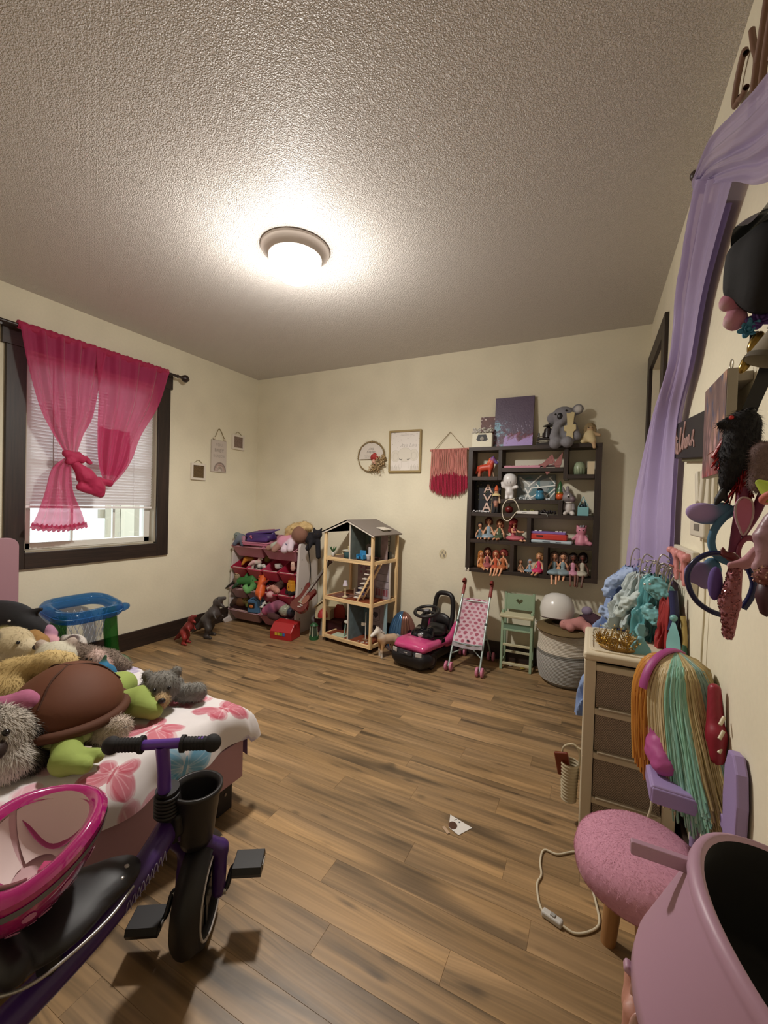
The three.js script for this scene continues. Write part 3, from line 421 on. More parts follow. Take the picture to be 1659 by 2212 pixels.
  P(ti, 'tower', [C(0.03, 0.034, 0.036, 0.012, 0.076, 0, 14), C(0.026, 0.03, 0.03, 0.012, 0.105, 0, 14), C(0.006, 0.022, 0.02, 0.012, 0.13, 0, 12)], bl);
  P(ti, 'roof', lathe([[0.045, 0.0], [0.02, 0.012], [0.004, 0.02], [0, 0.026]], 12).translate(0.018, 0.14, 0), bl);
  // koala plush
  const k = T('koala_plush', 'grey koala plush toy sitting on the shelf top with legs over the edge', 'plush', [-0.205, 1.637, ZB + 0.09], -0.12);
  const gk = '#85848a', kg = blob([{ e: [0, 0.085, -0.012, 0.062, 0.082, 0.052], c: gk }, { e: [-0.012, 0.205, 0.0, 0.078, 0.068, 0.06], c: gk }, { e: [-0.09, 0.2, -0.012, 0.036, 0.04, 0.02], c: gk }, { e: [0.08, 0.248, -0.01, 0.036, 0.036, 0.02], c: gk }, { e: [0.084, 0.244, 0.008, 0.02, 0.022, 0.012], c: '#c9c5c2' }, [-0.05, 0.13, 0.02, 0.03, -0.062, 0.05, 0.06, 0.028, gk], [0.05, 0.13, 0.02, 0.03, 0.085, 0.05, 0.04, 0.028, gk], [-0.03, 0.03, 0.03, 0.036, -0.04, 0.008, 0.088, 0.036, gk], [-0.04, 0.01, 0.088, 0.036, -0.045, 0.0, 0.1, 0.034, gk], [0.03, 0.03, 0.03, 0.036, 0.035, 0.006, 0.09, 0.037, gk], [-0.015, 0.165, 0.035, 0.03, -0.02, 0.15, 0.045, 0.02, gk]], { cell: 0.006, k: 0.02 });
  P(k, 'body', kg, vmat()); fur(k, kg, 5000, 0.011, 0.002);
  P(k, 'nose', S(0.02, -0.025, 0.195, 0.062, 0.9, 1.15, 0.6), mat('#17171a', 0.4)); for (const s of [-1, 1]) P(k, 'eye', S(0.007, -0.02 + s * 0.035, 0.222 + s * 0.01, 0.055), mat('#111', 0.2));
  const cd = T('wooden_cross', 'cream carved cross figure propped in front of the koala plush', 'ornament', [-0.168, 1.655, ZB + 0.16]);
  P(cd, 'figure', mv(ext([[-0.02, 0], [0.02, 0], [0.018, 0.05], [0.036, 0.07], [0.034, 0.1], [0.016, 0.1], [0.02, 0.15], [0.024, 0.185], [0.01, 0.19], [-0.012, 0.18], [-0.024, 0.186], [-0.018, 0.14], [-0.016, 0.098], [-0.036, 0.094], [-0.036, 0.066], [-0.018, 0.055]], 0.014, 0.003), 0, 0.008, 0, -0.12), mat('#c9b98c', 0.7));
  const dd = T('angel_doll', 'small cream angel doll sitting at the right end of the shelf top', 'doll', [-0.045, 1.637, ZB + 0.1], 0.1);
  P(dd, 'body', blob([{ e: [0, 0.108, 0, 0.026, 0.028, 0.026], c: '#b99a76' }, [0, 0.085, 0, 0.02, 0, 0.02, 0, 0.034, '#cdbb90'], [0, 0.06, 0.01, 0.03, 0.012, 0.02, 0.045, 0.024, '#cdbb90'], [-0.02, 0.07, 0.01, 0.014, -0.05, 0.02, 0.02, 0.012, '#cdbb90'], [0.02, 0.07, 0.01, 0.014, 0.058, 0.055, 0.025, 0.01, '#b99a76'], [0.02, 0.01, 0.05, 0.013, 0.025, -0.03, 0.062, 0.011, '#b99a76'], [-0.02, 0.02, 0.03, 0.018, -0.045, 0.012, 0.045, 0.014, '#cdbb90']], { cell: 0.004, k: 0.01 }), vmat(0.8));
  P(dd, 'hair', blob([{ e: [0, 0.116, -0.006, 0.034, 0.032, 0.03] }, [-0.026, 0.11, 0, 0.014, -0.03, 0.08, 0, 0.012], [0.026, 0.11, 0, 0.014, 0.03, 0.082, 0, 0.012]], { cell: 0.004, k: 0.01, lump: [0.01, 0.01] }), mat('#8d7a58', 0.9)); for (const s of [-1, 1]) P(dd, 'eye', S(0.003, s * 0.01, 0.11, 0.026), mat('#222', 0.3));
  // --- row 1 ---
  const pony = T('painted_horse', 'orange and purple painted toy horse in the top left box of the shelf', 'figurine', [-0.752, 1.412, SZ]);
  const or = '#c2472f', pu = '#6a5aa0', tn = '#a98a72'; P(pony, 'body', blob([[-0.04, 0.068, 0, 0.027, 0.03, 0.078, 0, 0.027, or], [0.03, 0.085, 0, 0.022, 0.05, 0.135, 0, 0.015, or], [0.046, 0.138, 0, 0.017, 0.078, 0.108, 0, 0.011, pu], [0.052, 0.15, 0.008, 0.005, 0.054, 0.162, 0.009, 0.003, pu], [-0.045, 0.06, 0.012, 0.014, -0.05, 0.008, 0.014, 0.009, or], [-0.05, 0.02, 0.014, 0.0095, -0.05, 0.007, 0.014, 0.01, tn], [-0.04, 0.06, -0.012, 0.014, -0.035, 0.008, -0.014, 0.009, tn], [0.03, 0.065, 0.012, 0.013, 0.03, 0.008, 0.014, 0.009, or], [0.035, 0.06, -0.012, 0.013, 0.055, 0.008, -0.014, 0.009, tn], [-0.066, 0.075, 0, 0.009, -0.078, 0.03, 0, 0.008, or], [0.028, 0.14, 0, 0.01, 0.012, 0.098, 0, 0.012, '#d96a3a']], { cell: 0.004, k: 0.01 }), vmat(0.45));
  const pd = T('pink_wand', 'pink glitter paddle wand with foil bow lying on the upper middle shelf', 'wand', [-0.42, 1.475, FZ - 0.01]);
  P(pd, 'paddle', mv(ext([[-0.19, -0.012], [0.06, -0.016], [0.06, 0.014], [-0.16, 0.018], [-0.2, 0.004]], 0.01, 0.003), 0, 0.004, 0, -PI / 2), mat('#c98a9e', 0.5));
  const sp = []; for (let i = 0; i < 70; i++) sp.push(B(rr(0.004, 0.012), 0.004, rr(0.003, 0.008), rr(-0.19, 0.06), 0.018, rr(-0.012, 0.014))); P(pd, 'glitter', sp, mat('#d9a0b4', 0.25, { metalness: 0.4 })).userData.kind = 'stuff';
  P(pd, 'handle', bar([0.04, 0.012, 0], [0.16, 0.012, 0.012], 0.007), mat('#3a2226', 0.5));
  const foil = mat('#c78f9a', 0.18, { metalness: 0.85 });
  for (const pts of [[[0.1, 0.012], [0.14, 0.1], [0.16, 0.04]], [[0.07, 0.02], [0.13, 0.085], [0.15, 0.03]], [[0.14, 0.01], [0.21, 0.11], [0.2, 0.02]], [[0.08, 0.008], [0.15, -0.012], [0.11, -0.05]], [[0.13, 0.02], [0.19, -0.006], [0.2, 0.03]], [[0.05, 0.02], [0.12, 0.05], [0.1, 0.005]]]) P(pd, 'foil_leaf', ext(pts, 0.002, 0.002), foil).position.z = rr(0.004, 0.024);
  const card = T('white_card', 'white card strip standing at the back of the upper middle shelf', 'card', [-0.42, 1.475, ZB + 0.02]); P(card, 'sheet', B(0.3, 0.068, 0.004, 0.02, 0.034, 0), mat('#d6cfc0', 0.7)); P(card, 'fold', B(0.3, 0.003, 0.02, 0.02, 0.002, 0.01), mat('#d6cfc0', 0.7));
  const egg = T('green_dome', 'pale green carved glass dome in the top right box', 'ornament', [-0.102, 1.425, SZ]);
  P(egg, 'dome', lathe([[0, 0.093], [0.02, 0.09], [0.034, 0.074], [0.04, 0.05], [0.04, 0.03], [0.036, 0], [0, 0]], 24), mat('#93a184', 0.35)); const rib = []; for (let i = 0; i < 16; i++) { const a = i / 16 * 6.283; rib.push(tube([[0.037 * Math.cos(a), 0.004, 0.037 * Math.sin(a)], [0.041 * Math.cos(a), 0.04, 0.041 * Math.sin(a)], [0.022 * Math.cos(a), 0.088, 0.022 * Math.sin(a)]], 0.0018, 8, 4)); } P(egg, 'ribs', rib, mat('#6f7d62', 0.4)).userData.kind = 'stuff';
  const nc = T('paper_card', 'small cream card standing beside the green glass dome', 'card', [-0.03, 1.425, SZ + 0.01], -0.15); P(nc, 'card', B(0.045, 0.092, 0.003, 0, 0.046, 0), mat('#d6c3a0', 0.75)); P(nc, 'stand', B(0.03, 0.004, 0.03, 0, 0.002, -0.012), mat('#d6c3a0', 0.75));
  // --- row 2 ---
  const av = T('name_board', 'black board with white letters A V A stacked downwards, on the left', 'sign', [-0.742, 1.14, ZB + 0.05]);
  P(av, 'board', B(0.198, 0.238, 0.012, 0, 0.119, 0, 0.002), mat('#14161f', 0.6));
  const stars = []; for (let i = 0; i < 22; i++) stars.push(mv(new THREE.TetrahedronGeometry(rr(0.006, 0.011)), rr(-0.085, 0.085), rr(0.02, 0.225), 0.009, 0, 0, rr(0, 3), [1, 1, 0.3])); P(av, 'glitter_stars', stars, mat('#4d5038', 0.5)).userData.kind = 'stuff';
  const lm = mat('#d9b9aa', 0.6), A = [[-0.038, 0], [-0.026, 0], [-0.018, 0.022], [0.018, 0.022], [0.026, 0], [0.038, 0], [0.007, 0.075], [-0.007, 0.075]], Ah = [[-0.013, 0.032], [0.013, 0.032], [0, 0.06]], Vp = [[-0.038, 0.06], [-0.026, 0.06], [0, 0.014], [0.026, 0.06], [0.038, 0.06], [0.006, 0], [-0.006, 0]];
  P(av, 'letter_a', ext(A, 0.006, 0.001, [Ah]), lm).position.set(0.003, 0.154, 0.008); P(av, 'letter_v', ext(Vp, 0.006, 0.001), lm).position.set(0, 0.09, 0.008); P(av, 'letter_a', ext(A, 0.006, 0.001, [Ah]), lm).position.set(-0.004, 0.012, 0.008); for (const o of av.children) if (o.name.startsWith('letter')) o.scale.set(0.85, 0.84, 1);
  const cr = T('costume_jewels', 'little heap of white and silver beads in front of the black letter board', 'beads', [-0.77, 1.14, FZ + 0.01]); const jb = []; for (let i = 0; i < 40; i++) jb.push(S(rr(0.003, 0.007), rr(-0.07, 0.06), 0.006 + rr(-0.002, 0.006), rr(-0.015, 0.012), 1, 0.8, 1, 6)); P(cr, 'bead', jb, mat('#d9d6d8', 0.25)).userData.kind = 'stuff';
  const nu = T('soldier_figure', 'toy soldier figure with orange hat and cream collar beside the letter board', 'figurine', [-0.665, 1.14, FZ - 0.012]);
  P(nu, 'body', blob([[0, 0.145, 0, 0.016, '#b98a66'], [0, 0.115, 0, 0.02, 0, 0.07, 0, 0.018, '#262326'], [-0.009, 0.07, 0, 0.009, -0.01, 0.0, 0, 0.008, '#1b191b'], [0.009, 0.07, 0, 0.009, 0.01, 0.0, 0, 0.008, '#1b191b'], [-0.02, 0.115, 0, 0.008, -0.028, 0.07, 0.004, 0.007, '#262326'], [0.02, 0.115, 0, 0.008, 0.028, 0.07, 0.004, 0.007, '#c9a98a'], [0, 0.07, 0.006, 0.016, 0, 0.052, 0.006, 0.013, '#c98f7a']], { cell: 0.0035, k: 0.006 }), vmat(0.6)).position.y = 0.008;
  P(nu, 'collar', [C(0.02, 0.034, 0.018, 0, 0.138, 0, 14)], mat('#d2c08e', 0.8)); P(nu, 'hat', [C(0.012, 0.016, 0.03, 0, 0.182, 0, 12), S(0.008, 0, 0.2, 0)], mat('#cf5a2c', 0.6)); P(nu, 'staff', bar([-0.034, 0.0, 0.012], [-0.026, 0.16, 0.008], 0.0018, 0.0018, 5), mat('#b59a78', 0.6));
  const wf = T('white_figure', 'plain white plaster figure with big round head on the middle shelf', 'figurine', [-0.57, 1.245, FZ - 0.015]);
  const wfm = mat('#d9d7d6', 0.35); P(wf, 'body', blob([{ e: [0, 0.142, 0, 0.052, 0.056, 0.045] }, [0, 0.095, 0, 0.022, 0, 0.055, 0, 0.028], [-0.014, 0.05, 0, 0.016, -0.017, 0.012, 0.003, 0.014], [0.014, 0.05, 0, 0.016, 0.017, 0.012, 0.003, 0.014], [-0.017, 0.01, 0.01, 0.012], [0.017, 0.01, 0.01, 0.012], [-0.022, 0.085, 0, 0.013, -0.045, 0.098, 0.006, 0.013], [-0.045, 0.098, 0.006, 0.014, -0.052, 0.125, 0.01, 0.013], [0.022, 0.085, 0, 0.013, 0.052, 0.092, 0.008, 0.013]], { cell: 0.004, k: 0.009 }), wfm);
  P(wf, 'brow_mark', [mv(B(0.002, 0.016, 0.002), -0.01, 0.125, 0.043, 0, 0, 0.3), mv(B(0.002, 0.016, 0.002), 0.012, 0.125, 0.043, 0, 0, -0.3)], mat('#77757a', 0.6));
  const art = T('geometric_canvas', 'canvas of grey and teal triangles with white lines on the middle shelf', 'painting', [-0.392, 1.245, ZB + 0.035]); art.rotation.x = -0.06;
  P(art, 'canvas', B(0.27, 0.188, 0.014, 0, 0.094, 0, 0.002), mat('#5d6a6c', 0.8));
  P(art, 'painted_face', new THREE.PlaneGeometry(0.267, 0.185).translate(0, 0.094, 0.0074), mat('#ffffff', 0.6, { map: canvasTex(512, 356, (x, w, h) => { const cs = ['#5e6b6d', '#7d8a8c', '#4c6a6b', '#8e9696', '#5b7a80', '#6d7780', '#a7aaa6']; x.fillStyle = '#6a7374'; x.fillRect(0, 0, w, h); let q = 5; const R = () => (q = (q * 16807) % 2147483647) / 2147483647; for (let i = 0; i < 26; i++) { x.fillStyle = cs[i % 7]; x.beginPath(); for (let j = 0; j < 3; j++) x.lineTo(R() * w, R() * h); x.fill(); } x.strokeStyle = '#e2e2dd'; x.lineWidth = 17; for (const l of [[110, 190, 190, 356], [190, 190, 512, 150], [190, 190, 110, 356], [150, 170, 330, 0], [260, 130, 430, 356], [512, 190, 330, 356], [30, 30, 170, 150], [430, 40, 512, 130], [150, 356, 330, 240], [512, 240, 420, 356]]) { x.beginPath(); x.moveTo(l[0], l[1]); x.lineTo(l[2], l[3]); x.stroke(); } }) }));
  const jar = T('blue_jar', 'small glossy blue jar with dark lid in front of the triangle canvas', 'jar', [-0.357, 1.245, FZ - 0.03]);
  P(jar, 'pot', lathe([[0, 0.002], [0.026, 0.002], [0.033, 0.018], [0.03, 0.034], [0.022, 0.042], [0.027, 0.05], [0.028, 0.062], [0.02, 0.07], [0, 0.07]], 24), mat('#3f7f9e', 0.2)); P(jar, 'lid', lathe([[0.024, 0.064], [0.021, 0.078], [0.01, 0.085], [0, 0.086]], 20), mat('#141a22', 0.2));
  const foilc = T('foil_scraps', 'crumpled scraps of clear and white foil in front of the triangle canvas', 'foil', [-0.42, 1.245, FZ - 0.02]); const fs = []; for (let i = 0; i < 26; i++) fs.push(mv(new THREE.TetrahedronGeometry(rr(0.006, 0.016)), rr(-0.1, 0.13), rr(0.006, 0.014), rr(-0.03, 0.005), rr(0, 3), rr(0, 3), 0, [1, 0.6, 1])); P(foilc, 'scrap', fs, mat('#cdd3d6', 0.3)).userData.kind = 'stuff';
  const tr = T('tree_ornament', 'glossy green tree ornament with orange pot on the shelf upright', 'ornament', [-0.222, 1.245, FZ - 0.03]);
  P(tr, 'pot', S(0.029, 0, 0.027, 0, 1, 0.9, 1), mat('#c9582f', 0.25)); P(tr, 'tree', [lathe([[0.026, 0.05], [0.02, 0.075], [0.024, 0.078], [0.014, 0.1], [0.017, 0.103], [0.004, 0.135], [0, 0.138]], 14)], mat('#2f5a32', 0.3)); P(tr, 'gold_band', mv(new THREE.TorusGeometry(0.022, 0.006, 8, 18), 0, 0.05, 0, PI / 2), mat('#b98f45', 0.25, { metalness: 0.8 }));
  const rb = T('grey_rabbit', 'grey toy rabbit with white belly on the right of the middle row', 'figurine', [-0.16, 1.14, FZ - 0.02]);
  const rg = '#7d7678', rw = '#cfc9c4'; P(rb, 'body', blob([{ e: [0, 0.052, 0, 0.031, 0.044, 0.03], c: rg }, { e: [0, 0.05, 0.016, 0.02, 0.034, 0.018], c: rw }, { e: [-0.008, 0.125, 0.004, 0.037, 0.036, 0.034], c: rg }, { e: [0.024, 0.112, 0.02, 0.018, 0.02, 0.02], c: '#6c5a60' }, [-0.03, 0.15, -0.004, 0.011, -0.046, 0.188, -0.006, 0.012, rg], [-0.01, 0.155, -0.006, 0.011, -0.012, 0.195, -0.008, 0.012, rg], [-0.022, 0.016, 0.012, 0.016, -0.024, 0.012, 0.032, 0.014, rw], [0.022, 0.016, 0.012, 0.016, 0.026, 0.012, 0.032, 0.014, rw], [-0.028, 0.075, 0.008, 0.011, -0.03, 0.045, 0.02, 0.01, rg], [0.028, 0.075, 0.008, 0.011, 0.032, 0.045, 0.02, 0.01, rg]], { cell: 0.0038, k: 0.008 }), vmat(0.5));
  P(rb, 'eye', [S(0.011, -0.004, 0.132, 0.033, 0.9, 1.2, 0.4)], mat('#e2ded6', 0.3)); P(rb, 'pupil', S(0.006, -0.002, 0.131, 0.039, 0.9, 1.2, 0.4), mat('#1a1415', 0.2)); P(rb, 'collar', mv(new THREE.TorusGeometry(0.022, 0.005, 8, 18), 0, 0.09, 0.002, PI / 2), mat('#cfc9c4', 0.5));
  const tb = T('teal_caddy', 'small teal box with cord handle at the right end of the middle row', 'box', [-0.068, 1.14, FZ - 0.02]);
  P(tb, 'box', [B(0.07, 0.06, 0.045, 0, 0.03, 0, 0.003)], mat('#76a9ad', 0.6)); P(tb, 'handle', [bar([-0.033, 0.058, 0.02], [-0.002, 0.132, 0], 0.003, 0.003, 6), bar([0.033, 0.058, 0.02], [-0.002, 0.132, 0], 0.003, 0.003, 6)], mat('#6f9da2', 0.6)); P(tb, 'contents', [S(0.016, -0.008, 0.066, -0.004), C(0.002, 0.014, 0.05, 0.008, 0.085, -0.01, 8)], mat('#1f3640', 0.4));
  const wd = T('white_lamp_ring', 'thin white bent ring with flat white switch box hanging over the shelf edge', 'toy', [-0.56, 1.14, FZ + 0.022]);
  P(wd, 'ring', tube([[0.055, 0.012, 0.012], [-0.002, -0.055, 0.02], [-0.03, -0.045, 0.02], [-0.048, 0.03, 0.016], [-0.02, 0.095, 0.01], [0.03, 0.1, 0.008], [0.06, 0.06, 0.01], [0.07, 0.02, 0.012]], 0.0038, 60, 7, true), mat('#d6cdb8', 0.5)); P(wd, 'box', B(0.148, 0.022, 0.03, 0.13, 0.011, 0, 0.003), mat('#d8d6d2', 0.5)); P(wd, 'slot', B(0.03, 0.003, 0.002, 0.11, 0.012, 0.0152), mat('#7d7c7c', 0.6));
  const re = T('red_apple_toy', 'dark red round toy in the shadow behind the white ring', 'toy', [-0.575, 1.14, SZ - 0.02]); P(re, 'fruit', S(0.03, 0, 0.028, 0, 1, 0.92, 1), mat('#6e1f1c', 0.4)); P(re, 'stalk', bar([0, 0.052, 0], [0.006, 0.07, 0], 0.003, 0.002, 6), mat('#3a2a18', 0.8));
  const bk = T('dark_bramble', 'dark heap of beaded necklaces under the middle shelf', 'beads', [-0.305, 1.14, SZ + 0.02]); const bb = []; for (let i = 0; i < 60; i++) bb.push(S(rr(0.005, 0.009), rr(-0.06, 0.06), 0.008 + rnd() * 0.02, rr(-0.02, 0.02), 1, 1, 1, 6)); P(bk, 'bead', bb, mat('#2b2528', 0.35)).userData.kind = 'stuff'; P(bk, 'strand', tube([[-0.06, 0.01, 0.02], [-0.02, 0.005, 0.045], [0.005, 0.004, 0.05], [0.012, -0.012, 0.062]], 0.003, 16, 6), mat('#8c8a86', 0.4));
  const yb = T('yellow_beads', 'short string of olive and yellow beads behind the white switch box', 'beads', [-0.42, 1.14, SZ + 0.005]); const yl = []; for (let i = 0; i < 14; i++) yl.push(S(0.008, -0.05 + i * 0.008, 0.02 + 0.008 * Math.sin(i), 0.004 * Math.cos(i * 2), 1, 1, 1, 8)); P(yb, 'bead', yl, mat('#6d6a38', 0.4)).userData.kind = 'stuff'; P(yb, 'tray', B(0.13, 0.012, 0.03, 0, 0.006, 0, 0.003), mat('#3b3a30', 0.6));
  // --- row 3 ---
  const gr4 = 'dolls on the left of the fourth row';
  doll('dark-haired boy doll sitting at the left end of the fourth row', [-0.79, 0.935, FZ - 0.05], 0.2, { h: 0.2, hair: '#2a1c18', dress: '#5d7480', skirt: 0.14, long: 0.02, leg: '#4c6573', hang: 0.0, group: gr4 });
  doll('brown-haired doll in pale blue dress in the middle of the fourth row left box', [-0.725, 0.935, FZ - 0.06], 0.1, { h: 0.27, hair: '#5b2f20', dress: '#8fa3b0', skirt: 0.17, long: 0.06, arms: 0, hang: 0.0, group: gr4 });
  doll('doll in dark green top beside the red-haired doll', [-0.64, 0.935, FZ - 0.055], -0.15, { h: 0.25, hair: '#6d3a22', dress: '#47583f', skirt: 0.14, long: 0.1, leg: '#6f8fb5', hang: 0.0, group: gr4 });
  doll('doll with very long bright red hair and pink dress reaching forward', [-0.535, 0.935, FZ - 0.04], 0.9, { h: 0.27, hair: '#7e1d22', dress: '#b8616c', skirt: 0.2, long: 0.22, arms: 1, puff: 1.35, hang: 0.0, group: gr4 });
  const kb = T('toy_keyboard', 'red and purple toy piano stacked in the right box of the fourth row', 'toy', [-0.285, 0.96, SZ + 0.01], -0.04);
  P(kb, 'case', B(0.25, 0.042, 0.1, 0, 0.021, 0, 0.008), mat('#b8342a', 0.45)); P(kb, 'top', B(0.235, 0.018, 0.085, -0.004, 0.05, 0, 0.004), mat('#7d62a3', 0.45)); for (let i = 0; i < 5; i++) P(kb, 'key', B(0.02, 0.008, 0.024, -0.085 + [0, 0.03, 0.14, 0.165, 0.19][i], 0.062, 0.02, 0.003), mat('#d5d0cf', 0.4)); P(kb, 'label', B(0.046, 0.012, 0.001, -0.055, 0.026, 0.0503), mat('#2a1716', 0.5));
  const ty = T('toy_tablet', 'pale blue toy tablet lying under the red toy piano', 'toy', [-0.265, 0.935, SZ + 0.012], -0.04); P(ty, 'body', B(0.275, 0.024, 0.105, 0, 0.0125, 0, 0.01), mat('#a9b7c0', 0.4)); P(ty, 'buttons', [B(0.05, 0.006, 0.001, -0.03, 0.012, 0.053), B(0.035, 0.006, 0.001, 0.05, 0.012, 0.053)], mat('#4d5865', 0.4));
  const pg = T('pink_cat_toy', 'small pink vinyl animal toy in a skirt at the right end of the fourth row', 'figurine', [-0.075, 0.935, FZ - 0.03]);
  P(pg, 'body', blob([{ e: [0, 0.1, 0, 0.034, 0.03, 0.028] }, [0, 0.07, 0, 0.022, 0, 0.02, 0, 0.04], [-0.022, 0.12, 0, 0.01, -0.028, 0.138, 0, 0.006], [0.022, 0.12, 0, 0.01, 0.03, 0.136, 0, 0.006], [-0.025, 0.065, 0, 0.012, -0.05, 0.04, 0.012, 0.01], [0.03, 0.02, 0.01, 0.018, 0.06, 0.012, 0.02, 0.014], [0.025, 0.06, 0, 0.012, 0.04, 0.035, 0.02, 0.01]], { cell: 0.004, k: 0.01 }), mat('#c77f92', 0.5)); P(pg, 'bow', [S(0.009, -0.004, 0.13, 0.012), S(0.009, 0.012, 0.132, 0.012)], mat('#8d8a94', 0.4)); for (const s of [-1, 1]) P(pg, 'eye', S(0.004, s * 0.012, 0.104, 0.026), mat('#2b2022', 0.3));
  // --- row 4 (bottom) ---
  const g5 = 'dolls sitting along the bottom row of the shelf', by = 0.712;
  doll('blonde doll leaning sideways at the left end of the bottom row', [-0.77, by, FZ - 0.03], 0.7, { h: 0.21, hair: '#b5702f', dress: '#c07a3e', skirt: 0.15, long: 0.24, hang: 0.03, group: g5 });
  doll('auburn doll at the back between the blonde and red-haired dolls of the bottom row', [-0.725, by, SZ - 0.02], 0.1, { h: 0.25, hair: '#5d2420', dress: '#a2585a', skirt: 0.16, long: 0.1, hang: 0.03, group: g5 });
  doll('auburn doll in orange swimsuit with legs over the shelf edge', [-0.655, by, FZ - 0.02], -0.1, { h: 0.23, hair: '#8a3a22', dress: '#c25a3a', skirt: 0.1, long: 0.12, hang: 0.16, group: g5 });
  doll('big-eyed red-haired doll in gold top, right of the first bottom box', [-0.6, by, FZ - 0.03], -0.25, { h: 0.25, hair: '#7a2a26', dress: '#b0643a', skirt: 0.13, long: 0.06, hang: 0.14, puff: 1.2, group: g5 });
  doll('tiny brown-haired doll low in the middle bottom box', [-0.475, by, SZ], 0.5, { h: 0.14, hair: '#6b4a2f', dress: '#a8876a', skirt: 0.13, long: 0.1, hang: 0.04, group: g5 });
  doll('small doll in silvery blue dress in the middle bottom box', [-0.41, by, FZ - 0.04], 0, { h: 0.15, hair: '#8a99a8', dress: '#8aa3b5', skirt: 0.22, long: 0.06, hang: 0.04, group: g5 });
  doll('blonde doll in hot pink mermaid dress in the middle bottom box', [-0.345, by, FZ - 0.03], -0.3, { h: 0.24, hair: '#a3774a', dress: '#cf3a6a', skirt: 0.15, long: 0.06, leg: '#cf3a6a', hang: 0.04, group: g5 });
  doll('grey-haired doll in frilly blue dress, first of the right bottom box', [-0.245, by, FZ - 0.04], 0.1, { h: 0.26, hair: '#7d6258', dress: '#7f939b', skirt: 0.2, long: 0.12, hang: 0.2, group: g5 });
  doll('grey-haired doll in frilly blue dress, second of the right bottom box', [-0.185, by, FZ - 0.045], -0.05, { h: 0.26, hair: '#755b50', dress: '#86999f', skirt: 0.2, long: 0.12, hang: 0.1, group: g5 });
  doll('dark-skinned doll in pink dress, third of the right bottom box', [-0.12, by, FZ - 0.035], 0.05, { h: 0.26, skin: '#6a3f30', hair: '#241613', dress: '#c78ba2', skirt: 0.13, long: 0.1, hang: 0.2, group: g5 });
  doll('dark-skinned doll in white patterned dress at the right end of the bottom row', [-0.06, by, FZ - 0.045], -0.15, { h: 0.27, skin: '#5d3a2e', hair: '#1f1513', dress: '#b9b3a2', skirt: 0.14, long: 0.1, hang: 0.2, group: g5 });
  const pc = T('white_pegs', 'pair of white pegs on the lower left corner of the shelf', 'clip', [-0.858, by, ZB + 0.152]); for (const x of [-0.011, 0.011]) P(pc, 'peg', mv(lathe([[0, 0], [0.006, 0.002], [0.007, 0.02], [0.005, 0.03], [0, 0.032]], 10), x, -0.03, 0.008), mat('#d8cfc0', 0.5)); P(pc, 'bridge', B(0.03, 0.006, 0.006, 0, -0.02, 0.002), mat('#d8cfc0', 0.5));
}
// a soft or moulded animal: one continuous body plus eyes, nose and optional pile
function toy(name, label, category, pos, ry, prims, { cell = 0.006, k = 0.015, rough = 0.9, furN = 0, furL = 0.012, furW = 0.003, furO = {}, eyes = [], eyeR = 0.006, eyeC = '#141012', nose, noseC = '#1a1314', group, lump, rx = 0, rz = 0, scale = 1, blend = 0.003 } = {}) {
  const t = T(name, label, category, pos, ry, group); t.rotation.order = 'YXZ'; t.rotation.x = rx; t.rotation.z = rz; if (scale !== 1) t.scale.setScalar(scale);
  const g = blob(prims, { cell, k, lump, blend }); P(t, 'body', g, vmat(rough));
  if (furN) fur(t, g, furN, furL, furW, furO);
  for (const e of eyes) P(t, 'eye', S(eyeR, ...e), mat(eyeC, 0.2));
  if (nose) P(t, 'nose', S(nose[3], nose[0], nose[1], nose[2], 1.2, 0.85, 0.8), mat(noseC, 0.35));
  return t;
}
